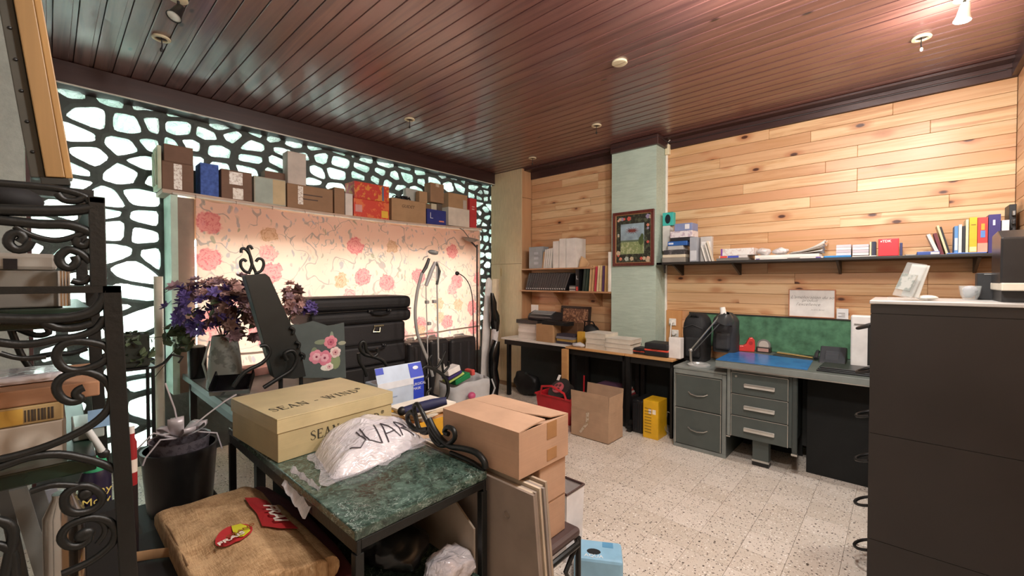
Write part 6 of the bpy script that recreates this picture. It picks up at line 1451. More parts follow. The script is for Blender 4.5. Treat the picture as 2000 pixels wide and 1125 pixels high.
# ------------------------------------------------------------------ bags and fabric heap in front of the cases
Yh = 2.75
c = PY(905, 760, Yh)
hb_ = thing('fabric_bag', 'pale grey open cloth bag stuffed with folded textiles', 'bag', (c.x, Yh, 0))
x0, x1 = PY(868, 760, Yh).x, PY(945, 760, Yh).x; zt_ = PY(905, 742, Yh).z
m = MB().box(x0, x1, Yh-.12, Yh+.12, .25, zt_); 
bmx = MB()
def bagwall(u, v):
    a = 2*PI*u; e = .5; ca, sa = math.cos(a), math.sin(a)
    return Vector(((x0+x1)/2+(x1-x0)/2*math.copysign(abs(ca)**e, ca)*(.92+.08*v), Yh+.13*math.copysign(abs(sa)**e, sa), .002+(zt_-.002+.015*math.sin(a*3))*v))
bmx.grid(bagwall, 32, 10).wob(.008, 11, 5)
for p in bmx.v: p.z = max(p.z, .002)
bmx.build('cloth', mat('#b9babb', .8), hb_, True, solid=.003)
MB().tube([(x1-.02, Yh-.12, zt_-.01), (x1+.0, Yh-.14, zt_-.09), (x1-.04, Yh-.14, zt_-.16)], .007, 6).build('strap', mat('#a9aaab', .8), hb_, True)
G3 = 'folded textiles in the cloth bag'
for i, (px, py, w, h, col, lab, rot) in enumerate(((888, 724, .13, .05, '#efece8', 'folded white cloth on top of the textile bag', -.25), (890, 733, .15, .028, '#3b2f6e', 'dark purple cloth under the white one in the textile bag', -.28), (893, 738, .17, .02, '#b9d070', 'lime cloth edge between purple and green in the textile bag', -.3), (905, 740, .17, .05, '#1f8a4e', 'bright green cloth in the textile bag', -.25), (925, 728, .04, .05, '#d8574f', 'small red cloth corner in the textile bag', -.1))):
    p = PY(px, py, Yh-.06+.02*i); m = MB().box(-w/2, w/2, 0, .10, -h/2, h/2, M=T_(*p) @ RY(rot)); o = m.build('folded_cloth', mat(col, .85, bump=.3), None, bevel=.008, seg=2); tag(o, lab, 'cloth', G3)
c = PY(918, 772, Yh-.16); o = MB().ell((c.x, Yh-.18, c.z), .035, .03, .03, 14, 10).build('pink_ball', mat('#c8547e', .4), None, True); tag(o, 'pink round plastic thing on the front of the cloth bag', 'ball')
# white pouch hung on the steamer pole
m = MB(); cs = [PY(856, 700, 3.1), PY(862, 712, 3.1), PY(864, 740, 3.1), PY(862, 770, 3.1)]; m.tube(cs, [.01, .04, .09, .10], 14, flat=(.5, 1)); m.wob(.012, 14, 8)
o = m.build('white_pouch', mat('#d8d3ca', .8), None, True); tag(o, 'white cloth pouch hanging at the foot of the steamer pole', 'pouch')
# ------------------------------------------------------------------ marble-topped iron trolley
def m_marble():
    t = NT('green_marble'); v = t.coord((1, 1, 1)); a = t.noise(v, 13, 6, .7, 2.2); b = t.noise(v, 9, 5, .65, 3.0); c = t.noise(v, 42, 4, .75, 2)
    col = t.ramp(a, [(.3, lin('#17221e')), (.5, lin('#33463d')), (.68, lin('#566c61'))])
    col = t.mix(t.math('MULTIPLY', t.step(c, .5, .72), .6), col, lin('#87998f'))
    ve = t.math('SUBTRACT', 1.0, t.step(t.math('ABSOLUTE', t.math('SUBTRACT', b, .5)), .001, .012))
    col = t.mix(t.math('MULTIPLY', ve, t.step(t.noise(v, 5, 2), .5, .66)), col, lin('#b9c6bd'))
    t.set(Base_Color=col, Roughness=.14); return t.m
MARB = m_marble()
MZ = .745; mx0, mx1, my0, my1 = .517, .982, 1.012, 2.14
tr = thing('marble_trolley', 'wrought iron trolley with two green marble shelves and scrolled side rails', 'trolley', (.75, 1.55, 0))
MB().box(mx0, mx1, my0, my1, MZ-.028, MZ).build('marble_top', MARB, tr, bevel=.004)
fr = MB()
for x in (mx0+.004, mx1-.016): fr.box(x, x+.012, my0, my1, MZ-.065, MZ-.029)
for y in (my0+.0, my1-.012): fr.box(mx0+.016, mx1-.016, y, y+.012, MZ-.055, MZ-.029)
fr.build('top_frame', IRON, tr, bevel=.002)
for x in (mx0+.012, mx1-.012):
    for y in (my0+.012, my1-.012): MB().box(x-.012, x+.012, y-.012, y+.012, 0, MZ-.0655).build('leg', IRON, tr, bevel=.002)
LZ = .40
MB().box(mx0+.026, mx1-.026, my0+.005, my1-.005, LZ-.022, LZ).build('marble_shelf', MARB, tr, bevel=.003)
MB().box(mx0+.026, mx1-.026, my0+.0, my0+.012, LZ-.045, LZ-.023).box(mx0+.026, mx1-.026, my1-.012, my1, LZ-.045, LZ-.023).build('shelf_frame', IRON, tr)
# right-hand scrolled rail, in the plane of the right side
XR = mx1-.004
rail = [(949, 915), (945, 900), (930, 884), (905, 876), (880, 872), (862, 858), (848, 838), (838, 818), (833, 800), (826, 788), (818, 787), (814, 798), (818, 818), (830, 838)]
pxtube(tr, rail[:8], .011, X=XR, name='rail')
pxtube(tr, [(838, 820), (842, 850), (858, 869), (874, 868), (888, 856), (886, 840), (874, 834), (868, 843), (876, 848)], .009, X=XR)
pxtube(tr, [(862, 868), (845, 845), (832, 820), (822, 800), (815, 789), (809, 795), (812, 815), (820, 840), (834, 845), (842, 830)], .009, X=XR)
pxtube(tr, [(836, 838), (815, 840), (800, 828), (796, 812), (804, 804), (812, 812)], .010, X=XR)
pxtube(tr, [(948, 922), (925, 904), (900, 892), (880, 884)], .008, X=XR, name='rail')
# far end rail with scrolls, seen behind the shoe box
YE = 2.12
pxtube(tr, [(759, 722), (748, 705), (730, 697), (712, 692), (703, 680), (706, 668), (713, 670), (716, 685), (728, 697), (738, 690), (736, 680)], .010, Y=YE)
pxtube(tr, [(700, 690), (702, 706), (712, 722), (716, 735)], .010, Y=YE)
# second iron stand behind on the right (scroll rising behind the blue box)
s2 = thing('iron_side_table', 'black iron side table with scrolled back, under the blue mask box and the yellow tray', 'table', (1.27, 1.95, 0))
tx0, tx1, ty0_, ty1_ = 1.03, 1.52, 1.55, 2.285; TZ2 = .66
MB().box(tx0, tx1, ty0_, ty1_, TZ2-.02, TZ2).build('tabletop', mat('#1c2420', .3), s2)
for x in (tx0+.015, tx1-.015):
    for y in (ty0_+.015, ty1_-.015): MB().tube([(x, y, 0), (x, y, TZ2-.021)], .012, 8).build('leg', IRON, s2, True)
Y2 = ty1_-.02
pxtube(s2, [(838, 800), (850, 797), (866, 786), (875, 766), (873, 745), (862, 730), (845, 720), (832, 716), (824, 722), (824, 735), (832, 738), (836, 730)], .012, Y=Y2)
pxtube(s2, [(841, 718), (838, 702), (843, 694)], .009, Y=Y2); pxtube(s2, [(843, 716), (853, 718), (862, 705), (870, 686)], .008, Y=Y2); pxtube(s2, [(866, 728), (876, 716), (876, 706)], .008, Y=Y2); pxtube(s2, [(866, 728), (864, 710), (869, 690)], .008, Y=Y2)
pxtube(s2, [(842, 800), (832, 790), (832, 770), (842, 758)], .009, Y=Y2)
# ------------------------------------------------------------------ shoe box with lettering
SBX = m_card('#b9aa80', .45); 
A = Vector((.526, 1.582)); rz = math.radians(4.0); Wd, Dp, Hb = .475, .43, .155
Msb = T_(A.x, A.y, MZ+.0008) @ RZ(rz)
sb = thing('shoe_box', 'large olive-beige shoe box with lid and dark serif lettering on the marble trolley', 'box', M=Msb)
MB(sb).box(.004, Wd-.004, .004, Dp-.004, 0, Hb-.01).build('body', SBX, sb, bevel=.002)
MB(sb).box(0, Wd, 0, Dp, Hb-.006, Hb).box(0, Wd, 0, .004, Hb-.052, Hb-.006).box(0, .004, .004, Dp, Hb-.052, Hb-.006).box(Wd-.004, Wd, .004, Dp, Hb-.052, Hb-.006).box(.004, Wd-.004, Dp-.004, Dp, Hb-.052, Hb-.006).build('lid', m_card('#c4b58b', .4), sb, bevel=.0015)
SER = {  # serif capitals as (thick?) strokes on a 1-high grid: x0,y0,x1,y1,width
 'E': (.62, [(.12, 0, .12, 1, .16), (.05, .97, .58, .97, .06), (.05, .03, .6, .03, .06), (.12, .52, .42, .52, .05), (.58, .8, .58, 1, .04), (.6, 0, .6, .2, .04), (.42, .42, .42, .62, .04)]),
 'A': (.8, [(.4, 1, .68, 0, .15), (.4, 1, .12, 0, .06), (.22, .33, .58, .33, .05), (.0, .02, .24, .02, .05), (.52, .02, .84, .02, .05)]),
 'N': (.86, [(.15, 0, .15, 1, .06), (.15, 1, .7, 0, .15), (.7, 0, .7, 1, .06), (.02, .98, .26, .98, .05), (.02, .02, .28, .02, .05), (.58, .98, .84, .98, .05)]),
 'W': (1.15, [(.12, 1, .38, 0, .15), (.38, 0, .6, .95, .06), (.56, 1, .82, 0, .15), (.82, 0, 1.05, 1, .06), (.0, .98, .28, .98, .05), (.46, .98, .7, .98, .05), (.94, .98, 1.16, .98, .05)]),
 'I': (.36, [(.18, 0, .18, 1, .16), (.03, .98, .33, .98, .05), (.03, .02, .33, .02, .05)]),
 '-': (.5, [(.08, .4, .42, .4, .08)])}
def serif(s, size, m, M, parent):
    mb = MB(M); pen = 0.0; tot = 0
    adv = lambda ch: {'S': .62, 'D': .82, ' ': .3}.get(ch, SER.get(ch, (.5,))[0])+.12
    tot = sum(adv(c) for c in s); pen = -tot/2
    for ch in s:
        if ch in SER:
            for (a, b, c, d, w) in SER[ch][1]:
                p, q = Vector((pen+a, b-.5, 0)), Vector((pen+c, d-.5, 0)); n = (q-p).normalized(); u = Vector((-n.y, n.x, 0))*w/2
                v4 = [p+u, q+u, q-u, p-u]; mb.add([x*size for x in v4]+[x*size+Vector((0, 0, .0006)) for x in v4], [(0, 1, 2, 3), (4, 5, 6, 7), (0, 1, 5, 4), (1, 2, 6, 5), (2, 3, 7, 6), (3, 0, 4, 7)])
        elif ch in 'SD':
            if ch == 'S': cv = [(.55, .80), (.42, .96), (.25, .97), (.1, .82), (.14, .64), (.32, .52), (.5, .4), (.54, .2), (.4, .04), (.2, .03), (.06, .2)]; wd_ = [.03, .04, .05, .08, .12, .15, .12, .08, .05, .04, .03]
            else: cv = [(.05, .97), (.36, .96), (.62, .8), (.72, .5), (.62, .2), (.36, .04), (.05, .03)]; wd_ = [.05, .05, .1, .16, .1, .05, .05]
            for i in range(len(cv)-1):
                p, q = Vector((pen+cv[i][0], cv[i][1]-.5, 0)), Vector((pen+cv[i+1][0], cv[i+1][1]-.5, 0)); n = (q-p).normalized(); u = Vector((-n.y, n.x, 0)); e = n*.02
                v4 = [p+u*wd_[i]/2-e, q+u*wd_[i+1]/2+e, q-u*wd_[i+1]/2+e, p-u*wd_[i]/2-e]; mb.add([x*size for x in v4]+[x*size+Vector((0, 0, .0006+i*1e-5)) for x in v4], [(0, 1, 2, 3), (4, 5, 6, 7), (0, 1, 5, 4), (1, 2, 6, 5), (2, 3, 7, 6), (3, 0, 4, 7)])
            if ch == 'D': mb.add([Vector((pen+x, y-.5, z))*size for z in (0, .012) for x, y in ((.1, 0), (.26, 0), (.26, 1), (.1, 1))], [(0, 1, 2, 3), (4, 5, 6, 7), (0, 1, 5, 4), (1, 2, 6, 5), (2, 3, 7, 6), (3, 0, 4, 7)])
        pen += adv(ch)
    o = mb.build('lettering', m, parent); return tot*size
INKB = mat('#3c3a30', .5)
Mt = Msb @ T_(Wd*.44, Dp*.30, Hb+.0003) @ RZ(.03) @ Matrix.Diagonal((1, 1.25, 1, 1))
L = serif('SEAN - WIND', .043, INKB, Mt, sb)
text('®', .03, INKB, Mt @ T_(L/2+.012, .018, 0), sb)
Mf = Msb @ T_(Wd*.56, -.0006+.004, .063) @ RX(PI/2)
L = serif('SEAN - WIND', .035, INKB, Mf, sb); text('®', .02, INKB, Mf @ T_(L/2+.01, .014, 0), sb)
# ------------------------------------------------------------------ plastic-wrapped garment on the marble
def m_film2():
    t = NT('crinkled_plastic_bag'); v = t.coord(); w = t.noise(v, 12, 2, .5, 1.2)
    cr = t.math('ABSOLUTE', t.math('SUBTRACT', t.noise(t.coord((1, 2.2, 1)), 20, 2, .5, .6), .5))
    t.set(Base_Color=t.ramp(w, [(.35, lin('#c9c5cb')), (.65, lin('#e3e0e4'))]), Roughness=.16, Normal=t.bump(t.math('ADD', cr, t.math('MULTIPLY', w, .4)), .7, .02))
    t.b.inputs['Coat Weight'].default_value = .8; t.b.inputs['Coat Roughness'].default_value = .06
    return t.m
cs = [PZ(x, y, MZ) for x, y in ((603, 872), (632, 915), (650, 940), (700, 925), (760, 900), (800, 878), (832, 862), (800, 832), (700, 835))]
cx = sum(p.x for p in cs)/9; cy = sum(p.y for p in cs)/9
pb = thing('plastic_bag', 'crinkled clear plastic bag with folded clothing lying on the marble top', 'plastic bag', (cx, cy, MZ+.0008))
def polar(a):
    d = Vector((math.cos(a), math.sin(a))); best = .05
    for i in range(len(cs)):
        p, q = cs[i], cs[(i+1) % len(cs)]; e = Vector((q.x-p.x, q.y-p.y)); w = Vector((p.x-cx, p.y-cy)); den = d.x*e.y-d.y*e.x
        if abs(den) < 1e-9: continue
        s = (w.x*e.y-w.y*e.x)/den; k = (w.x*d.y-w.y*d.x)/den
        if s > 0 and -.001 <= k <= 1.001: best = s
    return best
m = MB(); NR, NA = 16, 72; vs = []; fs = []
for i in range(NR+1):
    for j in range(NA):
        a = 2*PI*j/NA; r = polar(a)*i/NR; x, y = cx+r*math.cos(a), min(cy+r*math.sin(a), 1.572); u = i/NR
        h = .085*(1-u**2.6)+.016*mnoise.noise(Vector((x*9, y*9, 1)))*(1-u**3)-.016*(.25-abs(mnoise.noise(Vector((x*16+y*9, y*10, 4)))))*(1-u**4)
        h += .05*max(0, (y-cy)/.25)*(1-u**3)
        vs.append((x, y, MZ+.003+max(0, h)))
for i in range(NR):
    for j in range(NA): fs.append((i*NA+j, i*NA+(j+1) % NA, (i+1)*NA+(j+1) % NA, (i+1)*NA+j))
m.add(vs, fs); FB = m_film2(); m.build('film', FB, pb, True, ang=180)
CLF = NT('thin_clear_film'); CLF.set(Base_Color=lin('#dedbe0'), Roughness=.15, Alpha=.42, Normal=CLF.bump(CLF.noise(CLF.coord(), 30, 3, .6, 1.5), .8, .02)); CLF = CLF.m
sk = MB(); vs = []; fs = []
for i in range(4):
    for j in range(NA):
        a = 2*PI*j/NA; r = polar(a)*(.90+.08*i)+.012*i*mnoise.noise(Vector((math.cos(a)*3, math.sin(a)*3, 2))); vs.append((max(mx0+.004, cx+r*math.cos(a)), min(cy+r*math.sin(a), 1.573), MZ+.003+.010*abs(mnoise.noise(Vector((a*4, i*1.3, 5))))+(.012 if i == 0 else 0)))
for i in range(3):
    for j in range(NA): fs.append((i*NA+j, i*NA+(j+1) % NA, (i+1)*NA+(j+1) % NA, (i+1)*NA+j))
sk.add(vs, fs); sk.build('film_edge', CLF, pb, True, ang=180)
# corner hanging over the trolley edge
a, b, c, d = PZ(600, 880, MZ+.02), PZ(640, 940, MZ+.01), PY(628, 972, PZ(628, 950, MZ).y), PY(606, 925, PZ(606, 910, MZ).y)
q0 = [Vector((mx0-.006, 1.50, MZ+.008)), Vector((mx0-.006, 1.30, MZ+.006)), Vector((mx0-.012, 1.33, MZ-.07)), Vector((mx0-.012, 1.42, MZ-.05))]
MB().grid(lambda u, v: Vector((mx0+.03*(1-v)-.012*v, 1.50-.22*u+.03*v*(u-.5), MZ+.012-.09*v*(.5+.5*u)+.006*math.sin(u*20))), 10, 6).build('bag_mouth', FB, pb, True, ang=180)
# dark curved print seen through the plastic
PRN = mat('#47434a', .5)
for dx0, sh_ in ((-.10, 'J'), (-.02, 'U'), (.07, 'A'), (.15, 'R')):
    pass
def onbag(x, y):
    dx_, dy_ = x-cx, y-cy; r = math.hypot(dx_, dy_); u = min(1, r/max(.01, polar(math.atan2(dy_, dx_))))
    h = .085*(1-u**2.6)+.016*mnoise.noise(Vector((x*9, y*9, 1)))*(1-u**3)-.016*(.25-abs(mnoise.noise(Vector((x*16+y*9, y*10, 4)))))*(1-u**4)+.05*max(0, (y-cy)/.25)*(1-u**3)
    return Vector((x, y, MZ+.006+max(0, h)))
def bagline(pts, r=.0022):
    out = []
    for (a, b), (c, d) in zip(pts[:-1], pts[1:]):
        for k in range(5): s = k/5; out.append(onbag(cx+a+(c-a)*s, cy+b+(d-b)*s))
    out.append(onbag(cx+pts[-1][0], cy+pts[-1][1])); MB().tube(out, r, 5).build('print', PRN, pb, True)
for ox, gl in ((-.085, [(.03, .05), (.03, -.02), (.0, -.04), (-.03, -.02)]), (-.02, [(-.02, .05), (-.025, -.03), (.02, -.04), (.03, .04)]), (.055, [(-.03, -.045), (-.01, .05), (.03, -.03)]), (.055, [(-.02, -.01), (.02, -.005)]), (.115, [(-.02, -.03), (-.01, .05), (.025, .04), (.02, .01), (-.01, .0), (.03, -.03)])):
    bagline([(ox+a, b*1.0+ox*.05-.045) for a, b in gl])
# ------------------------------------------------------------------ blue surgical mask carton, yellow tray
YM = 1.93
ma = [PY(x, y, YM) for x, y in ((738, 810), (829, 800))]
mz1 = PY(780, 745, YM).z
mb_ = thing('mask_box', 'upright pale blue and white carton with royal blue stripe, behind the shoe box', 'box', (ma[0].x, YM, TZ2+.0008), .02)
w = ma[1].x-ma[0].x; h = mz1-TZ2; LB = mat('#b9cbe0', .4); RB = mat('#2b46c0', .4); WB_ = mat('#dfe6ee', .4)
MB(mb_).box(0, w, 0, .12, 0, h).build('body', LB, mb_, bevel=.002)
Mtop = T_(0, 0, h) @ RX(-.35)
MB(mb_).box(0, w, 0, .003, 0, .085, M=Mtop).build('lid', LB, mb_)
MB(mb_).box(w*.76, w, -.0015, .0, .02, h-.005).build('stripe', RB, mb_); MB(mb_).box(w*.70, w, -.0015, .0, .0, .08, M=Mtop).build('stripe', RB, mb_); MB(mb_).box(0, w*.16, -.0015, .0, .05, .083, M=Mtop).build('stripe', RB, mb_)
MB(mb_).box(0, w, -.0012, .0005, h-.03, h+.004).build('fold_highlight', WB_, mb_)
wt = mat('#dfe3ee', .4)
Mw = mx(mb_) @ T_(w*.88, -.002, h*.82) @ RX(PI/2)
text('SURGICAL', .02, wt, Mw, mb_); text('MASK', .02, wt, Mw @ T_(-.012, -.024, 0), mb_)
for zz in (.10, .13): MB(mb_).box(w*.80, w*.93, -.0022, -.001, h*.5-zz*.3, h*.5-zz*.3+.006).build('print', mat('#8fa2e0', .4), mb_)
MB(mb_).ell((w*.88, -.0018, .05), .018, .0012, .010).build('logo', WB_, mb_); MB(mb_).ell((w*.85, -.0018, .055), .018, .0012, .010, M=Mtop).build('logo', WB_, mb_)
for zz in (.25, .32, .38, .6): MB(mb_).box(w*.08, w*(.5 if zz < .5 else .4), -.0018, .0, h*zz, h*zz+.004).build('print', mat('#8ea4c4', .4), mb_)
yt_ = thing('yellow_tray', 'bright yellow open carton full of paper patterns beside the shoe box', 'box', (1.25, 1.72, TZ2+.0008)); YM_ = mat('#dca32a', .5)
x0, x1, y0, y1, z0, z1 = 1.05, 1.42, 1.57, 1.90, TZ2+.0008, TZ2+.085
MB().box(x0, x1, y0, y1, z0, z0+.005).build('base', YM_, yt_)
for q in ((x0, x1, y0, y0+.005), (x0, x1, y1-.005, y1), (x0, x0+.005, y0+.005, y1-.005), (x1-.005, x1, y0+.005, y1-.005)): MB().box(*q, z0+.005, z1).build('side_wall', YM_, yt_)
for i in range(5):
    o = MB().box(-.13, .13, -.10, .10, 0, .010, M=T_(1.24, 1.735, z0+.05+.0125*i) @ RZ(.25*(i % 3)-.2)).build('pattern_envelope', mat(['#d9cdb6', '#c9925a', '#e4dccb', '#d8c6a8', '#e8e1d2'][i], .7)); tag(o, ['beige paper pattern at the bottom of the yellow carton', 'orange-brown paper pattern in the yellow carton', 'cream paper pattern in the middle of the yellow carton', 'tan paper pattern near the top of the yellow carton', 'pale paper pattern with line drawings on top in the yellow carton'][i], 'paper', 'paper patterns in the yellow carton')
    if i == 4:
        for k in range(4): MB().tube([Vector((1.24-.07+.03*k, 1.735-.05, z0+.1105)), Vector((1.24-.03+.035*k, 1.735+.04, z0+.1105))], .0012, 4).build('line_drawing', mat('#8d7f6c'), o)
# dark blue folded umbrella / roll across the yellow tray
m = MB(); a, b = PZ(785, 803, TZ2+.14), PZ(872, 783, TZ2+.17); m.tube([a, a.lerp(b, .3), a.lerp(b, .7), b], [.016, .022, .024, .018], 12); m.wob(.005, 25, 2)
t = thing('folded_umbrella', 'navy folded umbrella lying across the yellow carton', 'umbrella', (a.x, a.y, TZ2+.10)); m.build('canopy', mat('#22264a', .6), t, True); MB().ell(a, .02, .02, .02).build('handle', BLK, t, True)
# ------------------------------------------------------------------ stool with three cartons
st = thing('padded_stool', 'stool with brown padded seat and black tubular frame under the stacked cartons', 'stool', (1.2, 1.08, 0))
sx0, sx1, sy0, sy1, sz = 1.10, 1.335, .872, 1.30, .458
MB().box(sx0, sx1, sy0, sy1, sz-.035, sz).build('seat', mat('#4a3a38', .45), st, bevel=.014, seg=3)
MB().tube([(sx0+.02, sy0-.004, sz-.05), (sx1-.03, sy0-.004, sz-.05), (sx1+.004, sy0+.03, sz-.05), (sx1+.004, sy1, sz-.05), (sx0, sy1, sz-.05), (sx0, sy0+.02, sz-.05)], .011, 8, True).build('seat_frame', IRON, st, True)
for x in (sx0+.01, sx1-.005):
    for y in (sy0+.01, sy1-.01): MB().tube([(x, y, sz-.04), (x, y, 0)], .011, 8).build('leg', IRON, st, True)
MB().tube([(sx1-.04, sy0, sz-.06), (sx1-.10, sy0, sz-.12), (sx1-.06, sy0, sz-.19), (sx1-.11, sy0, sz-.25)], .009, 8).build('scroll', IRON, st, True)
KB = m_card('#b8957a'); GK = 'kraft cartons stacked on the stool'
z = sz+.001
for lab, q, hh in (('kraft carton at the bottom of the stack on the stool', (1.135, 1.283, .908, 1.24), .138), ('kraft carton in the middle of the stack on the stool', (1.128, 1.280, .905, 1.25), .140)):
    carton('cardboard_box', lab, q[0], q[1], q[2], q[3], z, z+hh, KB, group=GK); z += hh+.001
# top carton with one flap popped open
x0, x1, y0, y1 = 1.012, 1.284, .897, 1.285; h = .150
t = thing('cardboard_box', 'largest kraft carton on top of the stack with one corner flap sprung open', 'box', ((x0+x1)/2, (y0+y1)/2, z), 0, GK)
for q in ((x0, x1, y0, y0+.004), (x0, x1, y1-.004, y1), (x0, x0+.004, y0+.004, y1-.004), (x1-.004, x1, y0+.004, y1-.004)): MB().box(*q, z+.004, z+h).build('side_wall', KB, t)
MB().box(x0, x1, y0, y1, z, z+.004).build('base', KB, t)
zt_ = z+h; xm = (x0+x1)/2
# long flaps meet along y; the left one bows up, the right one leaves a gap at its near corner
MB().grid(lambda u, v: Vector((x0+(xm-x0)*u, y0+(y1-y0)*v, zt_+.001+.012*math.sin(u*PI*.5)*(1-.3*v))), 4, 4).build('flap', KB, t, solid=.004)
MB().add([(x1, y0, zt_+.002), (x1, y1, zt_+.002), (xm+.004, y1, zt_+.008), (xm+.004, y0+.10, zt_+.012), (xm+.055, y0+.02, zt_+.004)], [(0, 1, 2, 3, 4)]).build('flap', KB, t, solid=.004)
MB().add([(xm-.03, y0+.003, zt_-.002), (x1-.01, y0+.003, zt_-.002), (x1-.015, y0+.10, zt_-.03), (xm-.02, y0+.10, zt_-.03)], [(0, 1, 2, 3)]).build('inner_flap', KB, t, solid=.003)
for a, b in ((zt_-.06, zt_-.002), (z+.015, z+.055)): MB().box(xm+.01, xm+.065, y0-.0012, y0, a, b).build('tape', mat('#a67d55', .25), t)
# ------------------------------------------------------------------ cardboard sheets leaning on edge
GS = 'grey card sheets standing in a bundle'
for i in range(7):
    xx = 1.002+i*.0125; top = .715-.004*(i % 3)+.002*i; yn = .80+.006*((i*3) % 4)
    m = MB(); M = T_(xx, 0, 0)
    m.add([(0, yn-.04, .001), (.010, yn-.04, .001), (.010, 1.50, .001), (0, 1.50, .001), (0, yn+.03, top), (.010, yn+.03, top), (.010, 1.46, top), (0, 1.46, top)], [(0, 1, 2, 3), (4, 5, 6, 7), (0, 1, 5, 4), (1, 2, 6, 5), (2, 3, 7, 6), (3, 0, 4, 7)], M)
    o = m.build('card_sheet', mat(['#8a7b6e', '#b8a892', '#9c8f82', '#c3b49e', '#8a8078', '#b3a48f', '#a3927e'][i], .8)); tag(o, ('second', 'third', 'fourth', 'fifth', 'sixth')[i-1]+' card sheet of the upright bundle, counted from the marble trolley' if 0 < i < 6 else ('outermost grey card sheet of the bundle, facing the trolley' if i == 0 else 'last card sheet of the bundle, next to the stool'), 'card sheet', GS if 0 < i < 6 else None)
    if i == 0:
        c = PX(990, 1005, xx-.001); MB().tube([(xx-.0008, c.y+.012*math.cos(a), c.z+.012*math.sin(a)) for a in [k*PI/5 for k in range(10)]], .001, 4, True).build('ring_mark', mat('#6a5c50'), o)
# grey sheet with a cut corner inside the trolley
m = MB(); q = [(my0+.03, LZ+.001), (my0+.62, LZ+.001), (my0+.62, .62), (my0+.16, .63), (my0+.03, .55)]
m.add([(mx1-.034, a, b) for a, b in q]+[(mx1-.027, a, b) for a, b in q], [(0, 1, 2, 3, 4), (9, 8, 7, 6, 5)]+[(i, (i+1) % 5, 5+(i+1) % 5, 5+i) for i in range(5)])
o = m.build('card_offcut', mat('#a29484', .8)); tag(o, 'grey card offcut with a slanted corner standing on the lower trolley shelf', 'card sheet')
# black bag and clear bag on the lower shelf of the trolley
c = PZ(850, 1090, LZ+.10); m = MB().ell((.79, 1.30, LZ+.075), .10, .14, .075, 36, 22); m.wob(.03, 12, 4); m.wob(.012, 40, 2)
for p in m.v: p.z = max(p.z, LZ+.002); p.x = min(max(p.x, mx0+.03), mx1-.06)
o = m.build('black_pouch', mat('#141416', .3), None, True); tag(o, 'shiny black pouch lying on the lower trolley shelf', 'pouch')
m = MB().ell((.87, 1.08, LZ+.05), .085, .065, .05, 36, 22); m.wob(.02, 14, 6); m.wob(.010, 45, 2)
for p in m.v: p.z = max(p.z, LZ+.002); p.x = min(max(p.x, mx0+.03), mx1-.04); p.y = max(p.y, my0+.0)
o = m.build('clear_bag', FB, None, True); tag(o, 'crumpled clear bag at the front of the lower trolley shelf', 'plastic bag')
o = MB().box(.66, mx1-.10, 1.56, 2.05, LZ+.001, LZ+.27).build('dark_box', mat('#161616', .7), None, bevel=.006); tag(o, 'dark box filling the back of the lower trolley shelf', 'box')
# white waste bin behind the stool and blue carton on the floor
c = PZ(1108, 950, .34); wbn = thing('waste_bin', 'white bin with a dark inside behind the stacked cartons', 'bin', (c.x, c.y+.0, 0))
c.y += .05
m = MB(); n = 4; a_, b_ = .075, .10
lo = [(c.x-a_*.9, c.y-b_*.9, .001), (c.x+a_*.9, c.y-b_*.9, .001), (c.x+a_*.9, c.y+b_*.9, .001), (c.x-a_*.9, c.y+b_*.9, .001)]; hi = [(c.x-a_, c.y-b_, .34), (c.x+a_, c.y-b_, .34), (c.x+a_, c.y+b_, .34), (c.x-a_, c.y+b_, .34)]
m.add(lo+hi, [(0, 1, 2, 3)]+[(i, (i+1) % 4, 4+(i+1) % 4, 4+i) for i in range(4)]); m.build('tub', mat('#e4e1e0', .5), wbn, solid=.004)
MB().tube(hi, .007, 6, True).build('rim', mat('#4a3330', .4), wbn, True); MB().box(c.x-a_+.008, c.x+a_-.008, c.y-b_+.008, c.y+b_-.008, .22, .23).build('liner', mat('#3a2724', .8), wbn)
c = PZ(1168, 1098, .06); t = thing('blue_carton', 'light blue small carton with a dark oval hole lying on the floor by the stool', 'box', (c.x, c.y, .0006), .55)
MB(t).box(-.075, .075, -.11, .11, 0, .12).build('body', mat('#8fc0dd', .45), t, bevel=.014); MB(t).ell((-.02, .02, .1205), .022, .032, .002, 16, 6).build('handle_hole', mat('#15181c', .8), t)
text('AQUA', .03, mat('#e6eef4', .4), mx(t) @ T_(-.052, .02, .1205) @ RZ(-PI/2), t); MB(t).box(.02, .06, -.07, -.02, .12, .1208).build('print', mat('#5f9cc4', .4), t)
MB(t).box(-.0765, -.075, -.10, .10, .0, .035).build('print', mat('#d8d2c0', .5), t)
# bottles and cloths under the stool
for i, (x, y, col, lab) in enumerate(((1.20, .96, '#8f8a7c', 'grey-beige bottle standing under the stool'), (1.27, 1.02, '#d9dbe0', 'white box-like pack standing under the stool'))):
    t = thing('bottle' if i == 0 else 'white_pack', lab, 'bottle' if i == 0 else 'pack', (x, y, .0006))
    if i == 0: MB(t).lathe([(.035, 0), (.037, .01), (.037, .15), (.014, .20), (.014, .23)], 18).build('body', mat(col, .3), t, True); MB(t).lathe([(.016, .23), (.016, .25)], 14).build('cap', mat('#3b3a36', .4), t)
    else: MB(t).box(-.03, .03, -.05, .05, 0, .28).build('body', mat(col, .5), t, bevel=.004); MB(t).box(-.031, -.03, -.04, .04, .08, .2).build('label_panel', mat('#b9bcc6'), t)
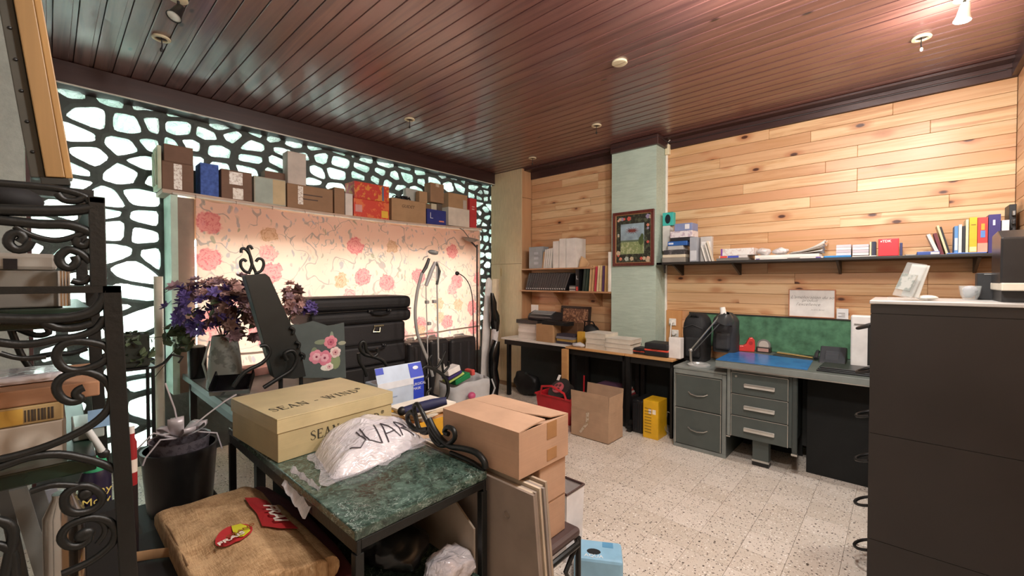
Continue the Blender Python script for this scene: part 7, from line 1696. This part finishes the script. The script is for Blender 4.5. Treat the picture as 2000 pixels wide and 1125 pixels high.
# ------------------------------------------------------------------ jute bag folded in the foreground
def m_jute():
    t = NT('jute'); a = t.noise(t.coord((420, 40, 40)), 1.0, 2); b = t.noise(t.coord((40, 420, 40)), 1.0, 2); n = t.noise(t.coord(), 14, 4); f = t.noise(t.coord((90, 300, 90)), 1.0, 2)
    w = t.math('ADD', t.math('MULTIPLY', a, .5), t.math('MULTIPLY', b, .5))
    c = t.mix(t.step(t.math('ADD', t.math('MULTIPLY', w, .6), t.math('MULTIPLY', n, .4)), .36, .62), lin('#8f6e48'), lin('#c8a67c'))
    c = t.mix(t.math('MULTIPLY', t.step(f, .62, .75), .5), c, lin('#dcc29c'))
    t.set(Base_Color=c, Roughness=.92, Normal=t.bump(w, .6, .004)); return t.m
JUT = m_jute(); JZ = .60
j = [PZ(300, 986, JZ), PZ(500, 938, JZ), PZ(642, 1085, JZ), PZ(395, 1175, JZ)]
jb = thing('jute_bag', 'natural jute shopping bag folded flat with red and yellow printed logos', 'bag', ((j[0].x+j[2].x)/2, (j[0].y+j[2].y)/2, JZ-.09))
def jq(u, v):
    p = j[0].lerp(j[1], u).lerp(j[3].lerp(j[2], u), v); return Vector((p.x, p.y, JZ))
def jtop(u, v):
    # domed sheet with rounded corner at the back right and a rolled right-hand edge
    e = 1.0
    p = jq(u, v); r = max(0, u-.80)/.20; p.z += .018*math.sin(PI*min(1, u*1.05))*math.sin(PI*min(1, .15+v*.8))+.006*math.sin(u*9+v*4)*(.3+v)-.02*(1-v)*(1-u)
    p.z += .012*mnoise.noise(Vector((u*4, v*5, 3)))+.006*abs(mnoise.noise(Vector((u*9, v*3, 8))))
    if v < .12: p.z -= .02*(1-v/.12)**2
    if u > .86: p.z -= .02*((u-.86)/.14)**2
    if v < .25 and u > .8: p.y -= .05*((u-.8)/.2)**2*(1-v/.25)
    return p
m = MB(); NU, NV = 34, 34
top = [jtop(i/NU, k/NV) for k in range(NV+1) for i in range(NU+1)]
bot = [Vector((p.x, p.y, JZ-.075)) for p in top]
N1 = (NU+1)*(NV+1); fs = []
for k in range(NV):
    for i in range(NU):
        a = k*(NU+1)+i; fs += [(a, a+1, a+NU+2, a+NU+1), (N1+a, N1+a+NU+1, N1+a+NU+2, N1+a+1)]
def rim(a, b): fs.append((a, b, N1+b, N1+a))
for i in range(NU): rim(i, i+1); rim(NV*(NU+1)+i+1, NV*(NU+1)+i)
for k in range(NV): rim((k+1)*(NU+1), k*(NU+1)); rim(k*(NU+1)+NU, (k+1)*(NU+1)+NU)
m.add(top+bot, fs); m.build('body', JUT, jb, True, bevel=.02, seg=3, ang=60)
# rolled fold along the right edge and loop handle
MB().tube([jtop(1, .30)+Vector((.004, 0, -.03)), jtop(1, .6)+Vector((.006, 0, -.036)), jtop(1, .95)+Vector((.006, -.01, -.036))], [.028, .036, .036], 14).build('fold', JUT, jb, True)
hp = [PZ(x, y, JZ-.057) for x, y in ((335, 1078), (300, 1082), (262, 1088), (225, 1102), (208, 1122), (215, 1146), (260, 1158), (330, 1150))]
MB().tube(hp, .015, 8, flat=(1, .15)).build('handle', mat('#b08d66', .9), jb, True)
MB().tube([jtop(0, .02)+Vector((.006, 0, .001)), jtop(.03, .35)+Vector((0, 0, .002)), jtop(.03, .7)+Vector((0, 0, .002))], .002, 5).build('seam', mat('#8a6b4a', .9), jb, True)
def juv(px, py):
    # photograph pixel on the bag -> its surface point
    p = PZ(px, py, JZ); best = None
    for k in range(0, NV+1):
        for i in range(0, NU+1):
            q = top[k*(NU+1)+i]; d = (q.x-p.x)**2+(q.y-p.y)**2
            if best is None or d < best[0]: best = (d, q)
    return Vector((p.x, p.y, best[1].z+.004))
def patchpoly(pts, m, name, lift=.0):
    v3 = [juv(*p)+Vector((0, 0, lift)) for p in pts]; n = len(v3)
    mid = sum(v3, Vector())/n
    MB().add(v3+[mid+Vector((0, 0, .001))], [(i, (i+1) % n, n) for i in range(n)]).build(name, m, jb, solid=.001)
REDP = mat('#b3282c', .7); YEL = mat('#c9c62a', .7); WHP = mat('#e6dcd0', .7)
patchpoly([(478, 984), (500, 978), (520, 980), (548, 1000), (582, 1030), (548, 1038), (512, 1042), (502, 1020), (488, 1002)], REDP, 'red_print', .006)
el = [(457+37*math.cos(a)*.98+6*math.sin(a), 1057-17*math.sin(a)-7*math.cos(a)) for a in [2*PI*k/24 for k in range(24)]]
patchpoly(el, REDP, 'red_print', .004)
patchpoly([(452, 1044), (470, 1040), (486, 1044), (489, 1052), (476, 1064), (464, 1064), (455, 1056)], YEL, 'yellow_print', .006)
a, b = juv(438, 1066), juv(476, 1050); up_ = juv(452, 1038)-juv(456, 1062)
text('GRAND', .022, mat('#8a4a1c', .7), faceM(juv(470, 1056)+Vector((0, 0, .010)), b-a, up_), jb); text('FRAIS', .028, WHP, faceM(juv(452, 1069)+Vector((0, 0, .010)), b-a, up_), jb, bold=.0006)
a, b = juv(520, 996), juv(552, 1032); text('FRAI', .062, WHP, faceM(juv(537, 1014)+Vector((0, 0, .016)), b-a, juv(555, 1008)-juv(530, 1024)), jb, bold=.001)
# crate carrying the bag
sup = [Vector(((j[0].x+j[2].x)/2, (j[0].y+j[2].y)/2, 0))][0]
o = MB().box(.15, j[2].x-.08, j[2].y+.02, j[0].y-.02, .001, JZ-.0765).build('black_crate', mat('#181818', .7), None, bevel=.006); tag(o, 'black crate underneath the folded jute bag', 'crate')
# burgundy cloth bag on the open left side of the trolley's lower shelf
t = thing('burgundy_bag', 'dark burgundy cloth bag slumped on the lower trolley shelf beside the jute bag', 'bag', (.59, 1.6, LZ+.001)); BUR = mat('#4a1620', .85, bump=.3)
m = MB().tube([(.60, 1.22, LZ+.05), (.60, 1.4, LZ+.07), (.595, 1.65, LZ+.085), (.59, 1.9, LZ+.07), (.59, 2.02, LZ+.05)], [.04, .05, .05, .05, .04], 16, flat=(1.2, .95)); m.wob(.014, 12, 9)
for p in m.v: p.z = max(p.z, LZ+.0012); p.x = min(max(p.x, mx0+.03), .655)
m.build('body', BUR, t, True)
MB().tube([(.56, 1.3, LZ+.11), (.55, 1.4, LZ+.15), (.56, 1.55, LZ+.16), (.57, 1.65, LZ+.13)], .009, 8, flat=(1, .4)).build('strap', BUR, t, True)
# ------------------------------------------------------------------ black pot with metal pot and silver ribbon
pc = PZ(352, 872, .62); pt = thing('black_pot', 'square-shouldered black plastic pot standing left of the grey table', 'pot', (pc.x, pc.y, .34))
Rr = .140
MB(pt).lathe([(Rr*.80, 0), (Rr*.86, .02), (Rr*.98, .24), (Rr*1.02, .26), (Rr*1.02, .285), (Rr*.95, .285), (Rr*.93, .24), (Rr*.8, .03)], 30).build('pot', mat('#1e1e1f', .3), pt, True)
o = MB().box(pc.x-.15, pc.x+.15, pc.y-.15, pc.y+.17, .001, .339).build('dark_stand', mat('#1b1b1b', .6), None, bevel=.01); tag(o, 'dark low block under the black pot', 'block')
mp = thing('metal_pot', 'brushed grey metal pot set inside the black pot', 'pot', (pc.x, pc.y, .40))
MB(mp).lathe([(.085, 0), (.112, .26), (.116, .265), (.108, .262), (.085, .02)], 30).build('body', m_foil('#77727a', '#5c575e', 50, .3), mp, True)
rb_ = thing('silver_ribbon', 'silver-white ribbon bow and curls in the metal pot', 'ribbon', (pc.x, pc.y, .66)); RIB = mat('#c9c2c6', .35, .2)
def rib(pts, w, nm='ribbon_loop'):
    P3 = [Vector((pc.x, pc.y, 0))+Vector(p) for p in pts]; MB().tube(P3, w, 8, flat=(1, .12)).build(nm, RIB, rb_, True)
def loop(az, ln, ht, w):
    """one bow loop: a band of ribbon standing up and folding back"""
    dr = Vector((math.cos(az), math.sin(az), 0)); sd = Vector((-dr.y, dr.x, 0)); o = Vector((pc.x, pc.y, .665)); path = [(0, 0), (.35, .45), (.75, .95), (1.0, 1.0), (1.0, .7), (.7, .35), (.3, .08), (0, 0)]
    MB().grid(lambda u, v: o+dr*(ln*path[min(7, int(round(u*7)))][0])+Vector((0, 0, ht*path[min(7, int(round(u*7)))][1]))+sd*((v-.5)*w*(.5+.8*math.sin(PI*u))), 7, 2).build('ribbon_loop', RIB, rb_, True, solid=.0008, ang=180)
for az, ln, ht, w in ((-2.0, .06, .10, .045), (-.4, .10, .06, .04), (.5, .09, .05, .04), (2.6, .08, .05, .04), (-2.8, .07, .035, .035), (1.6, .05, .08, .04), (-1.2, .07, .05, .04)): loop(az, ln, ht, w)
for q in ([(-.02, -.02, .67), (-.10, -.05, .72), (-.16, -.05, .66), (-.17, -.05, .63)], [(-.02, -.03, .67), (-.08, -.07, .69), (-.13, -.08, .63), (-.14, -.08, .60)], [(.02, 0, .68), (.10, 0, .74), (.18, .01, .79), (.23, .02, .81)], [(0, 0, .67), (-.02, -.01, .80), (-.05, 0, .92)], [(.06, -.03, .68), (.13, -.05, .66), (.15, -.05, .58)]): MB().tube([Vector((pc.x, pc.y, 0))+Vector(p) for p in q], .0035, 6).build('ribbon_tail', RIB, rb_, True)
# red spray can seen right of the rack post
c = PY(257, 880, 1.75); t = thing('red_bottle', 'tall red bottle with a pale label standing behind the iron rack post', 'bottle', (c.x, 1.75, JZ-.0755))
zc0, zc1 = JZ-.0755, PY(263, 845, 1.75).z
MB().lathe([(.012, zc0), (.013, zc0+.005), (.013, zc1-.03), (.008, zc1-.015), (.008, zc1)], 16, c=(c.x, 1.75, 0)).build('body', mat('#8f2226', .35), t, True); MB().lathe([(.0136, zc0+.002), (.0136, zc1-.16)], 16, c=(c.x, 1.75, 0)).build('sleeve', mat('#1a1214', .5), t, True); MB().lathe([(.0135, zc1-.12), (.0135, zc1-.08)], 16, c=(c.x, 1.75, 0)).build('label', mat('#e3d6c9', .5), t, True); MB().lathe([(.008, zc1), (.008, zc1+.02)], 12, c=(c.x, 1.75, 0)).build('nozzle', WHT, t, True)  # dark sleeve added so the lower bottle sinks into the dark
# ------------------------------------------------------------------ wrought iron etagere at the left
YK = 1.22; XK0 = -.36
rk = thing('iron_etagere', 'black wrought iron etagere with scrolled sides and green marble shelves', 'shelf', (-.1, 1.6, 0))
def post(pts, w, d, Y):
    a = [PY(x, y, Y) for x, y in pts]; mb = MB()
    for p, q in zip(a[:-1], a[1:]):
        mb.add([p+Vector((s*w, t_*d, 0)) for s, t_ in ((-1, 0), (1, 0), (1, 1), (-1, 1))]+[q+Vector((s*w, t_*d, 0)) for s, t_ in ((-1, 0), (1, 0), (1, 1), (-1, 1))], [(0, 3, 2, 1), (4, 5, 6, 7), (0, 1, 5, 4), (1, 2, 6, 5), (2, 3, 7, 6), (3, 0, 4, 7)])
    return mb
bl = PY(252, 1125, YK); tp = PY(219, 566, YK); k_ = (bl.z)/(tp.z-bl.z); flo = bl+(bl-tp)*k_; flo.z = 0
LP_ = MB()
def bar(p, q, w, d): 
    p = Vector(p); q = Vector(q); return [p+Vector((-w, 0, 0)), p+Vector((w, 0, 0)), p+Vector((w, d, 0)), p+Vector((-w, d, 0)), q+Vector((-w, 0, 0)), q+Vector((w, 0, 0)), q+Vector((w, d, 0)), q+Vector((-w, d, 0))]
BF = [(0, 3, 2, 1), (4, 5, 6, 7), (0, 1, 5, 4), (1, 2, 6, 5), (2, 3, 7, 6), (3, 0, 4, 7)]
DY = .62
for dy in (0, DY):
    MB().add(bar(flo+Vector((0, dy, 0)), tp+Vector((0, dy, 0)), .0145, .022), BF).build('post', IRON, rk, bevel=.002)
    ut, ub = PY(189, 384, YK), PY(193, 560, YK)
    MB().add(bar(ub+Vector((0, dy, 0)), ut+Vector((0, dy, 0)), .0125, .02), BF).build('post', IRON, rk, bevel=.002)
    MB().add(bar((XK0, YK+dy, 0), (XK0, YK+dy, ut.z+.02), .0145, .022), BF).build('post', IRON, rk, bevel=.002)
# marble shelves with iron edges
zsA = PY(120, 905, YK+.02).z; zsB = PY(120, 602, YK+.02).z
xs = PY(232, 905, YK+.02).x-.014
GM_ = mat('#20352c', .25, var=.3, scale=12)
MB().box(XK0+.01, xs-.02, YK+.022, YK+DY, zsA-.03, zsA).build('marble_shelf', GM_, rk, bevel=.003)
MB().box(XK0+.01, tp.x-.03, YK+.022, YK+DY, zsB-.04, zsB).build('marble_shelf', GM_, rk, bevel=.003)
MB().box(XK0+.01, xs-.0, YK+.022, YK+DY, .14, .16).build('bottom_shelf', GM_, rk)
MB().box(XK0, tp.x+.014, YK, YK+.022, tp.z-.006, tp.z+.008).build('crossbar', IRON, rk)
MB().box(tp.x-.014, tp.x+.014, YK, YK+DY+.02, tp.z-.006, tp.z+.008).build('crossbar', IRON, rk)
rS = .0078
for pts, r in (
    ([(164, 757), (153, 762), (148, 771), (158, 780), (140, 785), (120, 777), (110, 757), (122, 737), (162, 725), (200, 738), (219, 764), (212, 798), (181, 828), (132, 855), (76, 877), (20, 893), (-40, 905)], rS),
    ([(-40, 925), (0, 912), (57, 893), (113, 887), (162, 895), (200, 906), (223, 917)], rS),
    ([(-40, 665), (0, 669), (37, 673), (75, 670), (112, 662), (149, 658), (187, 643), (205, 620)], rS),
    ([(205, 568), (203, 582), (193, 597), (177, 610), (140, 620), (65, 624), (-30, 622)], rS*1.3),
    ([(70, 620), (110, 640), (150, 640), (180, 632)], rS),
    ([(120, 1122), (170, 1100), (200, 1080), (220, 1060), (226, 1036), (210, 1017), (180, 1011), (150, 1019), (128, 1032), (120, 1052), (133, 1066), (155, 1066), (172, 1055), (172, 1040)], rS),
    ([(60, 960), (100, 948), (140, 948), (180, 955), (200, 972)], rS*.8),
    ([(180, 1012), (200, 1020), (205, 1040), (190, 1062)], rS*.7),
    ([(-30, 355), (0, 358), (94, 366), (137, 374), (166, 384), (176, 395)], rS*.9), ([(-30, 410), (0, 410), (78, 412), (140, 411), (180, 406)], rS*1.4), ([(-20, 428), (20, 432), (78, 438), (137, 440), (178, 455)], rS*1.2),
    ([(29, 442), (55, 457), (88, 467), (117, 469), (147, 461), (174, 449)], rS*.7), ([(178, 512), (156, 494), (133, 488), (116, 502), (121, 518), (137, 523), (150, 512), (146, 500)], rS), ([(178, 470), (165, 480), (150, 476), (152, 464)], rS),
    ([(60, 470), (50, 485), (30, 487), (16, 474), (22, 458), (38, 455), (46, 465), (38, 474)], rS), ([(166, 384), (150, 392), (125, 390), (112, 378)], rS*.9), ([(178, 540), (160, 552), (140, 548)], rS*.8), ([(0, 690), (40, 700), (90, 697)], rS*.6)):
    pxtube(rk, pts, r, Y=YK+.01)
pxtube(rk, [(110, 697), (118, 677), (140, 667), (172, 668), (205, 676), (214, 690), (202, 706), (177, 718), (149, 724), (123, 718)], rS, Y=YK+.01, closed=True)
pxtube(rk, [(126, 984), (128, 966), (145, 953), (168, 949), (190, 959), (200, 976), (182, 995), (152, 1002), (133, 997)], rS, Y=YK+.01, closed=True)
c = PY(168, 968, YK); MB().ell((c.x, YK+.01, c.z), .012, .008, .012).build('finial', IRON, rk, True); c = PY(166, 1048, YK); MB().ell((c.x, YK+.01, c.z), .016, .009, .014).build('finial', IRON, rk, True)
pxtube(rk, [(205, 690), (222, 720)], rS, Y=YK+.01); pxtube(rk, [(150, 724), (150, 732)], rS, Y=YK+.01); pxtube(rk, [(-30, 1015), (10, 1020), (26, 1040), (20, 1080), (10, 1125)], rS*1.1, Y=YK+.01); pxtube(rk, [(-30, 1062), (10, 1068), (26, 1085), (30, 1125)], rS, Y=YK+.01)
# same ironwork on the far side of the etagere (dark against the glass)
pxtube(rk, [(60, 700), (100, 692), (140, 690), (170, 680)], .008, Y=YK+DY); pxtube(rk, [(30, 640), (70, 655), (95, 650), (90, 636)], .008, Y=YK+DY); pxtube(rk, [(20, 640), (40, 690), (60, 720)], .008, Y=YK+DY)
# things on the etagere
YI = YK+.10
def ri(name, label, xa, xb, yt, z0, m, Y=YI, dep=.22, cat='box', bev=.003, xmin=None):
    a, b = PY(xa, yt, Y), PY(xb, yt, Y); zt_ = PY((xa+xb)/2, yt, Y).z
    t = thing(name, label, cat, ((a.x+b.x)/2, Y+dep/2, z0), 0, 'things on the iron etagere')
    MB().box(a.x, b.x, Y, Y+dep, z0, zt_).build('body', m, t, bevel=bev); return t, (a.x, b.x, Y, z0, zt_)
t, g = ri('white_box', 'greyish white box at the bottom of the pile on the etagere', -110, 128, 838, zsA+.001, mat('#bdb3a6', .7))
MB().box(g[1]-.003, g[1]+.001, g[2]-.001, g[2]+.2, g[3], g[4]).build('side_seam', mat('#8f867a', .7), t)
t, g = ri('taped_box', 'kraft and yellow box with a barcode under clear tape on the etagere', -110, 124, 800, g[4]+.001, m_card('#b59a6a'))
for k in range(9): MB().box(PY(48+k*6.5, 820, YI).x, PY(51+k*6.5+(k % 3), 820, YI).x, g[2]-.001, g[2]+.001, g[3]+.006, g[4]-.008).build('barcode', mat('#3a3026', .6), t)
MB().box(g[0], PY(45, 820, YI).x, g[2]-.0008, g[2]+.001, g[3]+.003, g[4]-.004).build('yellow_panel', mat('#c8a04a', .5), t)
t, g = ri('cardboard_box', 'flat brown carton on top of the pile on the etagere', -110, 195, 762, g[4]+.001, m_card('#a97c5c'), dep=.3)
t, g2 = ri('tool_wrap', 'grey foil-wrapped tools lying on the flat brown carton', -60, 130, 735, g[4]+.001, FB, Y=YI+.06, dep=.14, cat='tools', bev=.008)
t, g3 = ri('clear_packet', 'clear packet with a small syringe-like tube hanging at the etagere edge', 142, 204, 830, zsA+.001, mat('#8b9490', .12), Y=YK+.16, dep=.12, cat='packet')
a, b = PY(170, 838, YK+.15), PY(203, 886, YK+.15); MB().tube([a, b], .007, 10).build('tube', mat('#c9ccca', .15), t, True); MB().ell(b, .011, .009, .011).build('tube_cap', BLK, t, True)
a = PY(205, 815, YK+.15); MB().box(PY(172, 820, YK+.15).x, PY(221, 820, YK+.15).x, YK+.158, YK+.16, PY(200, 835, YK+.15).z, PY(200, 800, YK+.15).z).build('label', mat('#7ea0c0', .5), t)
# silver case and white objects on the upper shelf
t, g = ri('silver_case', 'flat silver-grey case with chrome corner on the upper etagere shelf', -90, 122, 528, zsB+.001, mat('#7e7c76', .4), Y=YK+.06, dep=.3, cat='case')
for k in range(3): MB().cyl((PY(118+k*6, 540, YK+.055).x, YK+.055, g[3]+.002), (PY(118+k*6, 540, YK+.055).x, YK+.055, g[4]), .005, n=10).build('corner_bar', CHR, t, True)
t, g = ri('white_case', 'white plastic case with a dark window on the silver case', -40, 112, 494, g[4]+.001, mat('#b5b1a9', .5), Y=YK+.10, dep=.16, cat='case', bev=.008)
MB().box(PY(6, 515, YK+.10).x, PY(34, 515, YK+.10).x, YK+.0985, YK+.101, g[3]+.002, g[4]-.012).build('window', mat('#20242c', .3), t)
# black object upper left
c = PY(20, 385, YK+.2); o = MB().ell((c.x, YK+.25, c.z), .05, .06, .03, 16, 10).build('black_hat', mat('#121214', .8), None, True); tag(o, 'black rounded bundle resting on the top rail of the etagere', 'bundle')
# grey slats leaning below the marble shelf
GSL = 'grey boards leaning below the etagere shelf'
for i, (xt, xb_, w) in enumerate(((35, 85, 36), (70, 125, 30), (98, 150, 26), (125, 178, 26), (5, 40, 28))):
    Yb = YK+.40+.03*i; a, b = PY(xt-w/2, 960, Yb), PY(xt+w/2, 960, Yb); c, d = PY(xb_-w/2, 1125, Yb), PY(xb_+w/2, 1125, Yb)
    k = (c.z-.17)/(a.z-c.z); c2 = c+(c-a)*k; d2 = d+(d-b)*k; a2 = a.copy(); b2 = b.copy(); a2.z = b2.z = min(a.z, zsA-.035)
    a2.x += 0; MB_ = MB().add([c2, d2, b2, a2]+[p+Vector((0, .014, 0)) for p in (c2, d2, b2, a2)], [(0, 1, 2, 3), (7, 6, 5, 4), (0, 1, 5, 4), (1, 2, 6, 5), (2, 3, 7, 6), (3, 0, 4, 7)])
    for p in MB_.v: p.z = max(p.z, .161)
    o = MB_.build('grey_board', mat(['#777772', '#5c5c58', '#85868c', '#98989c', '#4f4f4c'][i], .6)); tag(o, ['mid grey board', 'dark grey board', 'bluish grey board', 'palest grey board', 'darkest grey board'][i]+' leaning under the marble shelf of the iron etagere', 'board', GSL)
a = PY(168, 1010, YK+.14); b = PY(232, 1010, YK+.14); o = MB().box(a.x, b.x, YK+.14, YK+.20, .161, a.z).build('dark_filler_box', mat('#121212', .8)); tag(o, 'dark box added on the etagere bottom shelf to darken the space before the spray can', 'box')  # added box stands in for the darkness low in the etagere
# spray can with lettering and shiny bottle on the bottom part
c = PY(187, 945, YK+.28); zc1 = PY(187, 922, YK+.28).z; t = thing('spray_can', 'dark spray can with yellow lettering and green cap inside the etagere', 'can', (c.x, YK+.30, .161))
MB(t).lathe([(.030, 0), (.031, .006), (.031, zc1-.161-.02), (.024, zc1-.161)], 22).build('body', mat('#1c1830', .3), t, True); MB(t).lathe([(.022, zc1-.161), (.024, zc1-.161+.012), (.02, zc1-.161+.03)], 18).build('cap', mat('#3fae7c', .4), t, True)
text('Spray', .026, mat('#d6c46a', .5), faceM((c.x, YK+.30-.032, zc1-.045), (1, 0, 0), (0, 0, 1)), t); text('Mow', .026, mat('#d6c46a', .5), faceM((c.x, YK+.30-.032, zc1-.070), (1, 0, 0), (0, 0, 1)), t)
c = PY(125, 975, YK+.24); t = thing('steel_bottle', 'shiny steel bottle behind the etagere scrolls', 'bottle', (c.x, YK+.25, .161)); zz = PY(160, 955, YK+.24).z-.161
MB(t).lathe([(.034, 0), (.036, .01), (.036, zz-.05), (.02, zz-.01), (.02, zz)], 22).build('body', mat('#b9b4ae', .15, .9), t, True); MB(t).lathe([(.0365, zz*.4), (.0365, zz*.7)], 22, cap=False).build('band', mat('#a08a5a', .4), t, True)
# ------------------------------------------------------------------ timber leaning between etagere and ceiling
YT = YK+.32
lo_, hi_ = PY(113, 350, YT), PY(50, 0, YT)
d = (hi_-lo_).normalized(); L = (ZC-.02-lo_.z)/d.z
tm = thing('leaning_timber', 'yellow-brown timber with a steel strip leaning from the etagere top up to the ceiling', 'timber', lo_)
u = Vector((1, 0, 0)); u = (u-d*u.dot(d)).normalized(); w_ = d.cross(u)
def beam(o0, o1, w0, w1, m, nm, a0=0.0, a1=L): 
    vs = [lo_+d*a+u*p+w_*q for a in (a0, a1) for p, q in ((o0, w0), (o1, w0), (o1, w1), (o0, w1))]
    return MB().add(vs, BF).build(nm, m, tm, bevel=.002)
TIM = m_wood('#7d6038', '#977547', 2, 16, .45)
beam(-.020, .012, -.03, .03, TIM, 'plank'); beam(.0125, .026, -.022, .03, m_wood('#8d6c40', '#ab8550', 2, 16, .4), 'rail')
st_ = beam(-.045, -.0205, -.012, .03, mat('#4a4a44', .5, .5), 'steel_strip', .0)
for k in range(6): MB().ell(lo_+d*(.06+.07*k)+u*-.034+w_*-.0125, .004, .004, .004, 8, 5).build('screw', BLK, st_)
beam(-.030, .020, -.026, .028, mat('#2a2a26', .5, .4), 'foot_bracket', -.018, -.0005)
bx_ = PY(95, 372, YT); MB().box(XK0, ut.x+.012, YT-.012, YT+.024, lo_.z-.045, lo_.z-.0195).build('top_rail', IRON, rk)
MB().add(bar((ut.x, YT-.01, ut.z), (ut.x, YT-.01, lo_.z-.02), .0125, .03), BF).build('post', IRON, rk)
MB().box(ut.x-.012, ut.x+.012, YK, YK+DY+.02, ut.z-.012, ut.z).build('crossbar', IRON, rk)
